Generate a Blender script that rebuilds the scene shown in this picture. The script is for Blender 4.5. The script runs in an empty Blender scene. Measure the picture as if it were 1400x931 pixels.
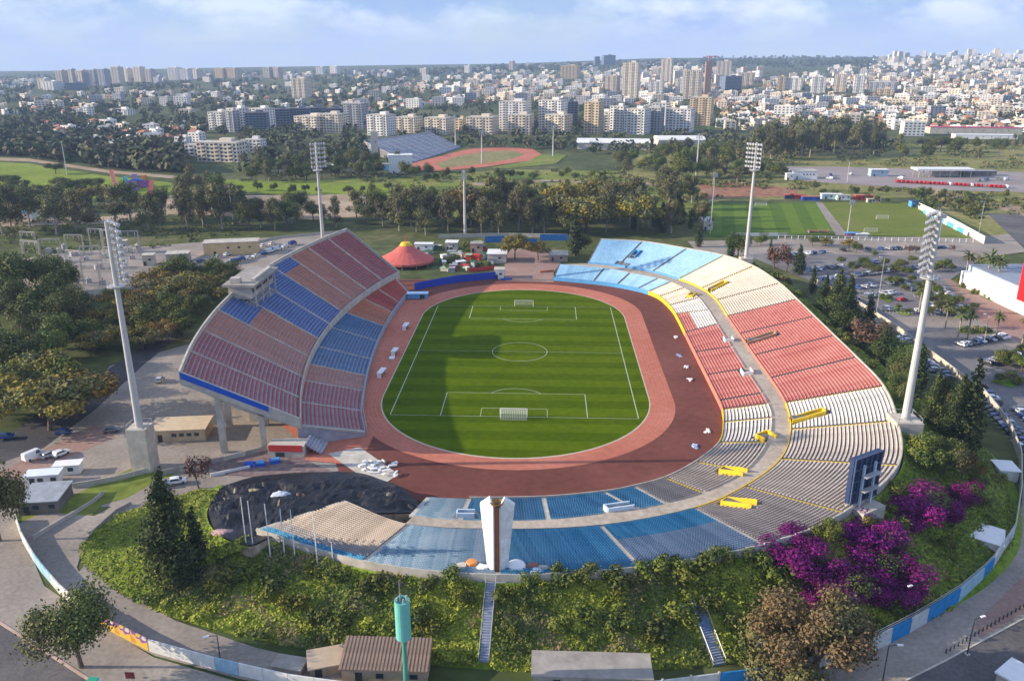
import bpy, math, random
from mathutils import Vector, noise
R = math.radians
scene = bpy.context.scene
COL = scene.collection
# ------------------------------------------------------------------ camera
CAM = Vector((7.816, -257.358, 93.123)); YAW = -.0404; PITCH = .3325; FPX = 1120.0
cd = bpy.data.cameras.new('camera'); cam = bpy.data.objects.new('camera', cd); COL.objects.link(cam)
cam.location = CAM; cam.rotation_euler = (math.pi/2-PITCH, 0, -YAW)
cd.sensor_width = 36; cd.sensor_fit = 'HORIZONTAL'; cd.lens = FPX/1400*36; cd.clip_end = 30000; cd.clip_start = 1
scene.camera = cam
# ------------------------------------------------------------------ light
SUN_EL = R(18.5); SUN_AZ = (-1.0, -.07)          # where the sun stands, seen from above
EXPOSURE = 0.68
world = bpy.data.worlds.new('World'); scene.world = world; world.use_nodes = True
nt = world.node_tree; nt.nodes.clear()
def N(tree, kind, **kw):
    n = tree.nodes.new(kind)
    for k, v in kw.items(): setattr(n, k, v)
    return n
wo = N(nt, 'ShaderNodeOutputWorld'); bg = N(nt, 'ShaderNodeBackground'); bg.inputs['Strength'].default_value = .118
sky = N(nt, 'ShaderNodeTexSky', sky_type='NISHITA'); sky.sun_disc = False; sky.sun_elevation = SUN_EL
sky.sun_rotation = math.atan2(SUN_AZ[0], SUN_AZ[1]); sky.altitude = 60; sky.air_density = 1.0; sky.dust_density = 0.2; sky.ozone_density = 4.0
tc = N(nt, 'ShaderNodeTexCoord'); sep = N(nt, 'ShaderNodeSeparateXYZ'); nt.links.new(tc.outputs['Generated'], sep.inputs[0])
# clouds: a flat layer, so direction / height
zz = N(nt, 'ShaderNodeMath', operation='MAXIMUM'); nt.links.new(sep.outputs['Z'], zz.inputs[0]); zz.inputs[1].default_value = 0.0
za = N(nt, 'ShaderNodeMath', operation='ADD'); nt.links.new(zz.outputs[0], za.inputs[0]); za.inputs[1].default_value = .42
dv = N(nt, 'ShaderNodeVectorMath', operation='DIVIDE'); nt.links.new(tc.outputs['Generated'], dv.inputs[0])
cz = N(nt, 'ShaderNodeCombineXYZ')
for i in range(3): nt.links.new(za.outputs[0], cz.inputs[i])
nt.links.new(cz.outputs[0], dv.inputs[1])
fl = N(nt, 'ShaderNodeVectorMath', operation='MULTIPLY'); nt.links.new(dv.outputs[0], fl.inputs[0]); fl.inputs[1].default_value = (.8, .8, 0)
cn = N(nt, 'ShaderNodeTexNoise'); cn.inputs['Scale'].default_value = 3.2; cn.inputs['Detail'].default_value = 9; cn.inputs['Roughness'].default_value = .6
nt.links.new(fl.outputs[0], cn.inputs['Vector'])
cr = N(nt, 'ShaderNodeMapRange'); cr.inputs['From Min'].default_value = .36; cr.inputs['From Max'].default_value = .60; cr.inputs['To Min'].default_value = .62; cr.inputs['To Max'].default_value = .97
nt.links.new(cn.outputs['Fac'], cr.inputs['Value'])
cn2 = N(nt, 'ShaderNodeTexNoise'); cn2.inputs['Scale'].default_value = 5.0; cn2.inputs['Detail'].default_value = 9; cn2.inputs['Roughness'].default_value = .58
mp = N(nt, 'ShaderNodeVectorMath', operation='ADD'); nt.links.new(fl.outputs[0], mp.inputs[0]); mp.inputs[1].default_value = (7.3, 2.1, 0)
nt.links.new(mp.outputs[0], cn2.inputs['Vector'])
cc = N(nt, 'ShaderNodeMapRange'); cc.inputs['From Min'].default_value = .44; cc.inputs['From Max'].default_value = .62
nt.links.new(cn2.outputs['Fac'], cc.inputs['Value'])
hzn = N(nt, 'ShaderNodeMapRange'); hzn.inputs['From Min'].default_value = .015; hzn.inputs['From Max'].default_value = .05; nt.links.new(sep.outputs['Z'], hzn.inputs['Value'])
cmix = N(nt, 'ShaderNodeMix', data_type='FLOAT'); cmix.inputs['A'].default_value = .42; nt.links.new(hzn.outputs[0], cmix.inputs['Factor']); nt.links.new(cc.outputs[0], cmix.inputs['B'])
ccol = N(nt, 'ShaderNodeMix', data_type='RGBA'); nt.links.new(cmix.outputs['Result'], ccol.inputs['Factor'])
ccol.inputs['A'].default_value = (2.0, 2.85, 5.0, 1); ccol.inputs['B'].default_value = (4.4, 4.9, 6.2, 1)
# the sky just above the horizon
lo = N(nt, 'ShaderNodeMath', operation='MAXIMUM'); nt.links.new(sep.outputs['Z'], lo.inputs[0]); lo.inputs[1].default_value = .02
cv = N(nt, 'ShaderNodeCombineXYZ'); nt.links.new(sep.outputs['X'], cv.inputs[0]); nt.links.new(sep.outputs['Y'], cv.inputs[1]); nt.links.new(lo.outputs[0], cv.inputs[2])
nt.links.new(cv.outputs[0], sky.inputs['Vector'])
mx = N(nt, 'ShaderNodeMix', data_type='RGBA'); nt.links.new(cr.outputs[0], mx.inputs['Factor'])
nt.links.new(sky.outputs[0], mx.inputs['A']); nt.links.new(ccol.outputs['Result'], mx.inputs['B'])
nt.links.new(mx.outputs['Result'], bg.inputs['Color']); nt.links.new(bg.outputs[0], wo.inputs['Surface'])
sl = bpy.data.lights.new('sun', 'SUN'); sl.energy = 5.0; sl.angle = R(.5); sl.color = (1, .86, .68)
so = bpy.data.objects.new('sun', sl); COL.objects.link(so)
sv = Vector((SUN_AZ[0], SUN_AZ[1], 0)).normalized()*math.cos(SUN_EL)+Vector((0, 0, math.sin(SUN_EL)))
so.rotation_euler = sv.to_track_quat('Z', 'Y').to_euler(); so.location = (-300, -20, 200)
scene.view_settings.view_transform = 'Standard'; scene.view_settings.look = 'None'
scene.view_settings.exposure = EXPOSURE; scene.view_settings.gamma = 1
scene.cycles.use_denoising = True
scene.cycles.max_bounces = 5; scene.cycles.diffuse_bounces = 2; scene.cycles.glossy_bounces = 2; scene.cycles.transparent_max_bounces = 6; scene.cycles.volume_bounces = 0
# ------------------------------------------------------------------ helpers
_cy, _sy, _cp, _sp = math.cos(YAW), math.sin(YAW), math.cos(PITCH), math.sin(PITCH)
VF = Vector((_sy*_cp, _cy*_cp, -_sp)); VR = Vector((_cy, -_sy, 0)); VU = VR.cross(VF)
def at(px, py, z=0.0):
    """the place on the level z that the photograph shows at a pixel (surveying the photograph)"""
    d = VF+VR*((px-700)/FPX)+VU*((465.5-py)/FPX)
    return CAM+d*((z-CAM.z)/d.z)
def pix(p):
    c = Vector(p)-CAM; w = c.dot(VF)
    return 700+FPX*c.dot(VR)/w, 465.5-FPX*c.dot(VU)/w
def scale_at(p): return FPX/((Vector(p)-CAM).dot(VF))
def height(base, ytop):
    lo, hi = 0.0, 160.0
    for _ in range(40):
        m = (lo+hi)/2
        if pix((base[0], base[1], base[2]+m))[1] > ytop: lo = m
        else: hi = m
    return lo
def sm(a, b, x):
    t = min(1, max(0, (x-a)/(b-a))); return t*t*(3-2*t)
HILL = [(-2000, 0), (0, 0), (120, 4), (260, 22), (540, 42), (700, 52), (820, 74), (900, 88), (1000, 90), (1200, 94), (1300, 106), (1400, 104), (4000, 100)]
def interp(tab, x):
    for (a, b), (c, d) in zip(tab, tab[1:]):
        if x <= c: return b+(d-b)*(x-a)/(c-a)
    return tab[-1][1]
def terrain(x, y):
    dx, dy = x-CAM.x, y-CAM.y; dist = math.hypot(dx, dy)
    if dist < 1100 or dy < 100: return 0.0
    ang = math.atan2(dx, dy)-YAW
    px = 700+FPX*math.tan(max(-1.2, min(1.2, ang)))/_cp
    t = min(1.0, (dist-1100)/4900)
    return interp(HILL, px)*t**1.35
def land(px, py):
    """the first place where the line of sight meets the rising land"""
    d = VF+VR*((px-700)/FPX)+VU*((465.5-py)/FPX); d = d/math.hypot(d.x, d.y)
    lo, s = 100.0, 100.0
    while s < 6100:
        p = CAM+d*s
        if p.z < terrain(p.x, p.y): break
        lo = s; s += 25+s*.02
    else: return None
    hi = s
    for _ in range(18):
        m = (lo+hi)/2; p = CAM+d*m
        if p.z < terrain(p.x, p.y): hi = m
        else: lo = m
    p = CAM+d*hi; p.z = terrain(p.x, p.y); return p
class MB:
    def __init__(s): s.v = []; s.f = []; s.m = []
    def add(s, vs, fs, m=0):
        o = len(s.v); s.v.extend([tuple(v) for v in vs])
        for f in fs: s.f.append(tuple(i+o for i in f)); s.m.append(m)
    def quad(s, a, b, c, d, m=0): s.add((a, b, c, d), ((0, 1, 2, 3),), m)
    def box(s, c, size, rz=0, m=0, bottom=True):
        x, y, z = size[0]/2, size[1]/2, size[2]/2; ca, sa = math.cos(rz), math.sin(rz)
        vs = []
        for dz in (-z, z):
            for dx, dy in ((-x, -y), (x, -y), (x, y), (-x, y)):
                vs.append((c[0]+dx*ca-dy*sa, c[1]+dx*sa+dy*ca, c[2]+dz))
        fs = [(4, 5, 6, 7), (0, 1, 5, 4), (1, 2, 6, 5), (2, 3, 7, 6), (3, 0, 4, 7)]
        if bottom: fs.append((3, 2, 1, 0))
        s.add(vs, fs, m)
    def tube(s, a, b, r0, r1=None, n=8, m=0, cap=True):
        a, b = Vector(a), Vector(b); r1 = r0 if r1 is None else r1
        d = (b-a).normalized(); t = d.cross(Vector((0, 0, 1)))
        if t.length < 1e-3: t = Vector((1, 0, 0))
        t.normalize(); w = d.cross(t); vs = []
        for p, r in ((a, r0), (b, r1)):
            for i in range(n):
                q = 2*math.pi*i/n; vs.append(p+t*(r*math.cos(q))+w*(r*math.sin(q)))
        fs = [(i, n+i, n+(i+1) % n, (i+1) % n) for i in range(n)]
        if cap: fs += [tuple(range(n)), tuple(range(2*n-1, n-1, -1))]
        s.add(vs, fs, m)
    def lathe(s, c, prof, n=24, m=0):
        vs = []; k = len(prof)
        for r, z in prof:
            for i in range(n):
                q = 2*math.pi*i/n; vs.append((c[0]+r*math.cos(q), c[1]+r*math.sin(q), c[2]+z))
        fs = [(j*n+i, j*n+(i+1) % n, (j+1)*n+(i+1) % n, (j+1)*n+i) for j in range(k-1) for i in range(n)]
        s.add(vs, fs, m)
    def prism(s, pts, z0, z1, m=0, mtop=None):
        n = len(pts)
        vs = [(p[0], p[1], z0) for p in pts]+[(p[0], p[1], z1) for p in pts]
        s.add(vs, [(i, (i+1) % n, n+(i+1) % n, n+i) for i in range(n)], m)
        s.add(vs, [tuple(range(n, 2*n))], m if mtop is None else mtop)
    def mesh(s, name, mats):
        me = bpy.data.meshes.new(name); me.from_pydata(s.v, [], s.f)
        if not isinstance(mats, (list, tuple)): mats = [mats]
        for m in mats: me.materials.append(m)
        if len(mats) > 1: me.polygons.foreach_set('material_index', s.m)
        me.update(); return me
    def build(s, name, mats, parent=None, loc=None, rz=0):
        return link(name, s.mesh(name, mats), parent, loc, rz)
def link(name, data, parent=None, loc=None, rz=0, sc=None):
    o = bpy.data.objects.new(name, data); COL.objects.link(o)
    if parent: o.parent = parent
    if loc is not None: o.location = loc
    if rz: o.rotation_euler = (0, 0, rz)
    if sc is not None: o.scale = sc if hasattr(sc, '__len__') else (sc, sc, sc)
    return o
def tag(o, label=None, cat=None, group=None, kind=None):
    if label: o['label'] = label
    if cat: o['category'] = cat
    if group: o['group'] = group
    if kind: o['kind'] = kind
    return o
def thing(name, loc, label, cat, group=None, rz=0, sc=None): return tag(link(name, None, None, loc, rz, sc), label, cat, group)
def copy_tree(o, parent=None, top=True):
    c = o.copy(); COL.objects.link(c); c.parent = parent
    for ch in list(o.children): copy_tree(ch, c)
    return c
# ------------------------------------------------------------------ materials
_mats = {}
def mat(name, col, rough=.85, var=.12, scale=.5, spec=.25, objrand=0.0, island=0.0, col2=None, bump=0.0, metal=0.0, detail=5, hue=0.0):
    if name in _mats: return _mats[name]
    m = bpy.data.materials.new(name); m.use_nodes = True; t = m.node_tree; b = t.nodes['Principled BSDF']
    b.inputs['Roughness'].default_value = rough; b.inputs['Specular IOR Level'].default_value = spec; b.inputs['Metallic'].default_value = metal
    c1 = tuple(max(0, c*(1-var)) for c in col)+(1,); c2 = tuple(min(1, c*(1+var)) for c in (col2 or col))+(1,)
    tcn = N(t, 'ShaderNodeTexCoord'); nz = N(t, 'ShaderNodeTexNoise'); nz.inputs['Scale'].default_value = scale; nz.inputs['Detail'].default_value = detail; nz.inputs['Roughness'].default_value = .62
    t.links.new(tcn.outputs['Object'], nz.inputs['Vector'])
    mr = N(t, 'ShaderNodeMapRange'); mr.inputs['From Min'].default_value = .3; mr.inputs['From Max'].default_value = .7; t.links.new(nz.outputs['Fac'], mr.inputs['Value'])
    fac = mr.outputs[0]
    if island:
        ge = N(t, 'ShaderNodeNewGeometry'); ad = N(t, 'ShaderNodeMix', data_type='FLOAT'); ad.inputs['Factor'].default_value = island
        t.links.new(fac, ad.inputs['A']); t.links.new(ge.outputs['Random Per Island'], ad.inputs['B']); fac = ad.outputs['Result']
    mxn = N(t, 'ShaderNodeMix', data_type='RGBA'); mxn.inputs['A'].default_value = c1; mxn.inputs['B'].default_value = c2; t.links.new(fac, mxn.inputs['Factor'])
    out = mxn.outputs['Result']
    if objrand or hue:
        oi = N(t, 'ShaderNodeObjectInfo'); hs = N(t, 'ShaderNodeHueSaturation')
        r1 = N(t, 'ShaderNodeMapRange'); r1.inputs['To Min'].default_value = 1-objrand; r1.inputs['To Max'].default_value = 1+objrand; t.links.new(oi.outputs['Random'], r1.inputs['Value'])
        t.links.new(r1.outputs[0], hs.inputs['Value'])
        if hue:
            ml = N(t, 'ShaderNodeMath', operation='MULTIPLY'); ml.inputs[1].default_value = 7.31; t.links.new(oi.outputs['Random'], ml.inputs[0])
            fr = N(t, 'ShaderNodeMath', operation='FRACT'); t.links.new(ml.outputs[0], fr.inputs[0])
            r2 = N(t, 'ShaderNodeMapRange'); r2.inputs['To Min'].default_value = .5-hue; r2.inputs['To Max'].default_value = .5+hue; t.links.new(fr.outputs[0], r2.inputs['Value'])
            t.links.new(r2.outputs[0], hs.inputs['Hue'])
        t.links.new(out, hs.inputs['Color']); out = hs.outputs['Color']
    t.links.new(out, b.inputs['Base Color'])
    if bump:
        bp = N(t, 'ShaderNodeBump'); bp.inputs['Strength'].default_value = bump; bp.inputs['Distance'].default_value = .3
        t.links.new(nz.outputs['Fac'], bp.inputs['Height']); t.links.new(bp.outputs[0], b.inputs['Normal'])
    _mats[name] = m; return m
def leafmat(name, c1, c2, objrand=.22, hue=.02):
    m = mat(name, c1, rough=.7, var=.1, scale=.25, spec=.15, objrand=objrand, island=.75, col2=c2, hue=hue)
    return m
def layered(name, cols, scale, rough=.95, fine=3.0, finevar=.35, spec=.15):
    """ground material: several real ground colours in patches, with fine grain"""
    if name in _mats: return _mats[name]
    m = bpy.data.materials.new(name); m.use_nodes = True; t = m.node_tree; b = t.nodes['Principled BSDF']
    b.inputs['Roughness'].default_value = rough; b.inputs['Specular IOR Level'].default_value = spec
    tcn = N(t, 'ShaderNodeTexCoord'); n1 = N(t, 'ShaderNodeTexNoise'); n1.inputs['Scale'].default_value = scale; n1.inputs['Detail'].default_value = 7; n1.inputs['Roughness'].default_value = .62
    t.links.new(tcn.outputs['Object'], n1.inputs['Vector'])
    rp = N(t, 'ShaderNodeValToRGB'); t.links.new(n1.outputs['Fac'], rp.inputs['Fac']); e = rp.color_ramp.elements
    k = len(cols)
    while len(e) < k: e.new(.5)
    for i, c in enumerate(cols): e[i].position = .30+.40*i/max(1, k-1); e[i].color = c+(1,)
    n2 = N(t, 'ShaderNodeTexNoise'); n2.inputs['Scale'].default_value = fine; n2.inputs['Detail'].default_value = 4; t.links.new(tcn.outputs['Object'], n2.inputs['Vector'])
    mr = N(t, 'ShaderNodeMapRange'); mr.inputs['From Min'].default_value = .3; mr.inputs['From Max'].default_value = .7; mr.inputs['To Min'].default_value = 1-finevar; mr.inputs['To Max'].default_value = 1+finevar
    t.links.new(n2.outputs['Fac'], mr.inputs['Value'])
    hs = N(t, 'ShaderNodeHueSaturation'); t.links.new(mr.outputs[0], hs.inputs['Value']); t.links.new(rp.outputs[0], hs.inputs['Color'])
    t.links.new(hs.outputs[0], b.inputs['Base Color']); _mats[name] = m; return m
def seatmat(name, c, c2=None): return mat(name, c, rough=.55, var=.12, scale=.12, spec=.35, island=.5, col2=c2)
M_conc = mat('concrete', (.33, .30, .26), var=.25, scale=.35)
M_concl = mat('pale_concrete', (.48, .44, .37), var=.22, scale=.4)
M_concd = mat('dark_concrete', (.16, .15, .14), var=.3, scale=.3)
M_step = mat('terrace_concrete', (.19, .17, .17), var=.25, scale=.5)
M_white = mat('white_paint', (.78, .77, .74), rough=.6, var=.08, scale=.7)
M_yellow = mat('yellow_paint', (.72, .50, .03), rough=.55, var=.12)
M_redp = mat('red_paint', (.55, .05, .04), rough=.6, var=.12)
M_bluep = mat('blue_paint', (.02, .10, .50), rough=.5, var=.12)
M_lblue = mat('light_blue_paint', (.10, .33, .62), rough=.55, var=.12)
M_steel = mat('galvanised_steel', (.45, .45, .45), rough=.45, var=.12, metal=.3)
M_mast = mat('mast_paint', (.50, .49, .47), rough=.5, var=.08)
M_dark = mat('dark_metal', (.04, .045, .05), rough=.5)
M_glass = mat('dark_glass', (.03, .045, .06), rough=.12, var=.3, spec=.6)
M_line = mat('line_paint', (.50, .56, .40), rough=.8, var=.05)
M_asph = layered('asphalt', [(.085, .08, .08), (.12, .112, .11), (.16, .148, .14)], .05, fine=1.5, finevar=.18)
M_asphd = layered('dark_asphalt', [(.05, .05, .055), (.075, .072, .075), (.10, .095, .095)], .05, fine=1.5, finevar=.18)
M_pave = layered('paving', [(.22, .19, .16), (.29, .25, .21), (.36, .31, .26)], .06, fine=1.2, finevar=.15)
M_pinkpave = layered('pink_paving', [(.24, .15, .12), (.31, .20, .16), (.36, .25, .20)], .06, fine=1.2, finevar=.15)
M_dirt = layered('dirt', [(.26, .19, .12), (.36, .27, .18), (.45, .36, .26)], .05, fine=.8)
M_lawn = layered('lawn', [(.07, .15, .02), (.10, .22, .025), (.15, .26, .04)], .02, fine=.5, finevar=.2)
M_wild = layered('wild_grass', [(.08, .12, .018), (.15, .19, .03), (.22, .23, .05), (.25, .21, .09)], .02, fine=.35, finevar=.3)
M_bankg = layered('bank_grass', [(.08, .13, .012), (.13, .20, .018), (.19, .26, .03), (.19, .19, .06)], .05, fine=.9, finevar=.3)
M_track = layered('running_track', [(.40, .125, .075), (.47, .16, .10), (.51, .19, .13)], .05, fine=.6, finevar=.12)
M_apron = layered('brown_apron', [(.115, .040, .028), (.155, .053, .039), (.20, .075, .055)], .03, fine=.5, finevar=.12)
M_tarp = mat('black_tarpaulin', (.008, .008, .011), rough=.5, var=.5, scale=.3, bump=.9, spec=.4)
# ------------------------------------------------------------------ the ground
M_ground = layered('open_ground', [(.035, .055, .015), (.06, .08, .022), (.10, .11, .04), (.17, .14, .09)], .008, fine=.12, finevar=.4)
def ground_sheet():
    xs = sorted(set([-400, -300, -200, -100, 0, 100, 200, 300, 400]+[s*v for v in (520, 680, 860, 1060, 1300, 1600, 1900, 2250, 2650, 3100, 3600, 4200, 4900, 5700, 6500) for s in (1, -1)]))
    ys = [-420, -340]+list(range(-300, 801, 100))+[920, 1060, 1220, 1400, 1600, 1850, 2100, 2400, 2750, 3100, 3500, 3900, 4300, 4700, 5100, 5450, 5700]
    v = []; f = []
    for y in ys:
        for x in xs: v.append((x, y, terrain(x, y)))
    n = len(xs)
    for j in range(len(ys)-1):
        for i in range(n-1):
            f.append((j*n+i, j*n+i+1, (j+1)*n+i+1, (j+1)*n+i))
    me = bpy.data.meshes.new('ground'); me.from_pydata(v, [], f); me.materials.append(M_ground); me.update()
    for p in me.polygons: p.use_smooth = True
    return tag(link('ground', me), 'open ground reaching to the horizon', None, None, 'structure')
ground_sheet()
sb = MB(); sb.quad((-6500, 3900, .5), (-1250, 4600, .5), (-900, 5650, .5), (-6500, 5690, .5))
sb.build('sea', mat('sea_water', (.05, .12, .22), rough=.3, var=.1, scale=.01)); tag(bpy.data.objects['sea'], 'strip of blue sea on the far left horizon', None, None, 'structure')
_z = [0.0]
def sheet(name, pts, m, z=None, world=False, parent=None):
    """a flat ground surface, each a few millimetres above the one before"""
    if z is None: _z[0] += .006; z = .01+_z[0]
    ps = [(p[0], p[1], z) if world else tuple(at(p[0], p[1], z)) for p in pts]
    mb = MB(); mb.add(ps, [tuple(range(len(ps)))]); o = mb.build(name, m, parent)
    if o.data.polygons[0].normal.z < 0: o.data.flip_normals()
    if not parent: o['kind'] = 'structure'
    return o
M_field = layered('field_grass', [(.13, .18, .015), (.18, .24, .02), (.24, .28, .04)], .012, fine=.2, finevar=.2)
M_olive = layered('olive_scrub', [(.10, .115, .03), (.17, .18, .045), (.24, .22, .07), (.28, .23, .11)], .02, fine=.25, finevar=.35)
M_forest = layered('woodland_floor', [(.05, .065, .018), (.08, .095, .025), (.14, .13, .06)], .02, fine=.2)
M_redsoil = layered('red_soil', [(.22, .09, .05), (.30, .14, .08), (.28, .18, .11)], .03, fine=.2)
# west and north-west
sheet('woodland_ground', [(-150, 300), (960, 300), (960, 345), (700, 345), (520, 330), (330, 350), (330, 420), (240, 500), (-150, 640)], M_forest)
sheet('green_field', [(-120, 216), (40, 224), (140, 240), (235, 250), (240, 262), (150, 272), (60, 270), (-120, 280)], M_field)
sheet('green_field', [(280, 246), (420, 246), (560, 242), (700, 232), (960, 236), (1000, 258), (960, 300), (560, 300), (540, 270), (300, 262)], M_wild)
sheet('green_field', [(295, 246), (420, 248), (500, 252), (560, 250), (560, 266), (400, 268), (300, 260)], M_field)
sheet('scrub_land', [(940, 190), (1400, 176), (1560, 200), (1560, 300), (1330, 330), (1250, 270), (960, 275), (850, 245), (880, 200)], M_olive)
sheet('dirt_track', [(-120, 217), (40, 221), (150, 237), (280, 248), (280, 244), (150, 233), (40, 217), (-120, 212)], M_dirt)
sheet('dirt_track', [(220, 268), (500, 266), (560, 274), (560, 292), (430, 300), (200, 292)], M_dirt)
sheet('red_soil_strip', [(955, 252), (1000, 250), (1090, 258), (1090, 268), (960, 272)], M_redsoil)
sheet('dirt_track', [(640, 250), (740, 246), (905, 250), (905, 253), (740, 249), (650, 254)], M_dirt)
sheet('dirt_track', [(-100, 300), (150, 296), (225, 286), (230, 294), (150, 306), (-100, 312)], M_dirt)
# west car yard, roads, substation yard
sheet('substation_yard', [(22, 355), (95, 345), (290, 330), (470, 318), (470, 345), (330, 372), (215, 400), (60, 408), (30, 392)], M_pave)
sheet('dirt_patch', [(28, 362), (80, 352), (90, 385), (40, 398)], M_dirt)
sheet('west_yard', [(150, 500), (260, 470), (360, 470), (480, 640), (330, 660), (190, 690), (20, 700), (-160, 760), (-160, 610), (40, 600), (120, 545)], M_pave)
sheet('west_road', [(-160, 640), (10, 595), (80, 550), (170, 490), (230, 450), (250, 455), (195, 500), (130, 560), (60, 612), (-160, 690)], M_asphd)
sheet('red_path', [(105, 592), (130, 580), (160, 597), (60, 640), (-20, 668), (-30, 660)], M_pinkpave)
sheet('dry_grass_strip', [(70, 690), (180, 640), (250, 650), (205, 672), (140, 690), (90, 740), (30, 735), (30, 705)], M_wild)
sheet('access_path', [(60, 700), (130, 705), (220, 655), (360, 625), (480, 610), (500, 640), (345, 656), (260, 678), (160, 705), (118, 735), (105, 775), (130, 826), (84, 812), (50, 772), (24, 716)], M_pave)
sheet('perimeter_path', [(118, 770), (86, 806), (140, 860), (212, 896), (330, 928), (480, 955), (480, 915), (350, 885), (240, 848), (190, 820)], M_pave)
sheet('street_pavement', [(-200, 690), (18, 700), (60, 800), (150, 862), (210, 898), (320, 930), (470, 960), (700, 985), (700, 1160), (-200, 1160)], M_pave)
sheet('street_road', [(-200, 800), (0, 852), (60, 890), (130, 935), (260, 1010), (700, 1130), (700, 1300), (-200, 1300)], M_asph)
sheet('east_street', [(700, 985), (900, 945), (1060, 935), (1190, 895), (1310, 820), (1360, 770), (1395, 710), (1405, 600), (1600, 650), (1600, 1300), (700, 1300)], M_pave)
sheet('east_street_road', [(1180, 960), (1290, 905), (1420, 835), (1600, 740), (1600, 1300), (900, 1300), (1000, 1020)], M_asph)
sheet('red_paving_patch', [(1330, 855), (1395, 790), (1480, 740), (1480, 800), (1400, 838), (1340, 872)], M_pinkpave)
# east car park and streets
sheet('car_park', [(1010, 345), (1060, 330), (1320, 328), (1345, 352), (1300, 382), (1420, 450), (1600, 540), (1600, 720), (1402, 612), (1345, 540), (1255, 470), (1110, 385)], layered('car_park_asphalt', [(.14, .13, .13), (.18, .168, .165), (.23, .215, .205)], .05, fine=1.5, finevar=.2))
sheet('car_park_pavement', [(1170, 436), (1330, 430), (1420, 470), (1420, 490), (1330, 452), (1175, 452)], M_pave)
sheet('forecourt', [(1290, 380), (1330, 392), (1420, 432), (1500, 480), (1500, 510), (1395, 470), (1330, 432)], M_pinkpave)
sheet('north_street', [(940, 330), (1350, 322), (1420, 318), (1420, 342), (1345, 352), (1060, 346), (960, 352)], M_pave)
M_yard = layered('yard_concrete', [(.24, .20, .19), (.29, .25, .235), (.34, .30, .28)], .03, fine=.6, finevar=.12)
sheet('bus_yard', [(1075, 228), (1140, 228), (1270, 232), (1560, 240), (1560, 268), (1290, 260), (1140, 251), (1078, 245)], M_yard)
sheet('bus_yard', [(1350, 292), (1560, 290), (1560, 345), (1400, 340)], M_asph)
for pts in ([(1268, 262), (1270, 256), (1420, 290), (1420, 300)], [(1310, 272), (1330, 270), (1440, 292), (1440, 300)]): sheet('dirt_track', pts, M_dirt)
# the training pitches
M_turf = layered('training_turf', [(.07, .125, .008), (.09, .155, .012)], .03, fine=.3, finevar=.12)
M_turfl = layered('light_turf', [(.10, .165, .012), (.125, .19, .018)], .03, fine=.3, finevar=.12)
M_turf2 = layered('worn_turf', [(.11, .145, .015), (.14, .17, .02), (.18, .18, .045)], .03, fine=.3, finevar=.12)
sheet('training_pitch', [(970, 277), (1115, 277), (1143, 320), (966, 324)], M_turf)
za = _z[0]+.016
for k in range(0, 9, 2):
    a, b = k/9, (k+1)/9
    _z[0] += .0001
    sheet('mowing_stripe', [(970+145*a, 278), (970+145*b, 278), (968+172*b, 319), (968+172*a, 319)], M_turfl)
sheet('training_pitch', [(1124, 277), (1250, 277), (1330, 326), (1160, 321)], M_turf2)
sheet('dividing_path', [(1115, 277), (1124, 277), (1160, 322), (1143, 322)], M_pave)
# ------------------------------------------------------------------ stadium floor
def oval(rx, sy_, n=40, ry=None):
    ry = ry or rx; pts = []
    for i in range(n+1):
        q = -math.pi/2+math.pi*i/n
        pts.append((rx*math.cos(q), (sy_ if math.sin(q) > 0 else -sy_)+ry*math.sin(q)))
    return pts+[(-x, -y) for x, y in pts]
def oval2(rx, sy_, ry, n=60):
    right = [(rx*math.cos(-math.pi/2+math.pi*i/n), (1 if i > n/2 else -1)*sy_+ry*math.sin(-math.pi/2+math.pi*i/n)) for i in range(n+1)]
    left = [(-x, y) for x, y in reversed(right)]
    return right+left
sheet('brown_apron', [(12, 95), (-60, 92), (-62, 60), (-62, -60), (-46, -72), (-40, -86), (-28, -96), (-17, -99), (0, -99.3), (12, -98), (22, -95), (29, -92.6), (37, -88), (45.5, -79.5), (53, -69), (56.5, -56), (58, -42), (58, 41), (57, 52), (55, 65), (51, 72), (47, 77), (39, 83), (29, 88)], M_apron, world=True)
sheet('west_apron', [(-36, 60), (-62, 60), (-62, -60), (-52, -72), (-50, -80), (-36, -82)], M_track, world=True)
sheet('west_forecourt', [(-52, -72), (-60, -72), (-76, -82), (-66, -88), (-48, -90), (-38, -88), (-50, -80)], layered('reddish_grey_paving', [(.15, .10, .095), (.20, .14, .13), (.25, .19, .17)], .06, fine=.8), world=True)
sheet('entry_plaza', [(690, 384), (690, 352), (700, 340), (770, 342), (772, 352), (757, 372), (757, 386)], M_pinkpave)
M_kerb = mat('kerb_stone', (.5, .42, .3), var=.1)
sheet('running_track', [(x, y+(4 if y > 0 else 0)) for x, y in oval2(45.4, 39.5, 43.6)], M_track, world=True)
sheet('track_kerb', oval2(38.6, 38.5, 38.9), M_kerb, world=True)
M_pitch = layered('pitch_turf', [(.054, .090, .001), (.063, .103, .001), (.074, .112, .002)], .05, fine=.5, finevar=.12, spec=0)
M_pitch2 = layered('pitch_turf_light', [(.075, .115, .001), (.086, .131, .002), (.098, .140, .003)], .05, fine=.5, finevar=.12, spec=0)
field = oval2(38.25, 38.3, 38.5)
sheet('grass_pitch', field, M_pitch, world=True)
zs = .02+_z[0]
def chord(y):
    ay = abs(y)
    return 38.1 if ay <= 38.3 else 38.1*math.sqrt(max(0, 1-((ay-38.3)/38.5)**2))
mb = MB()
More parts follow.
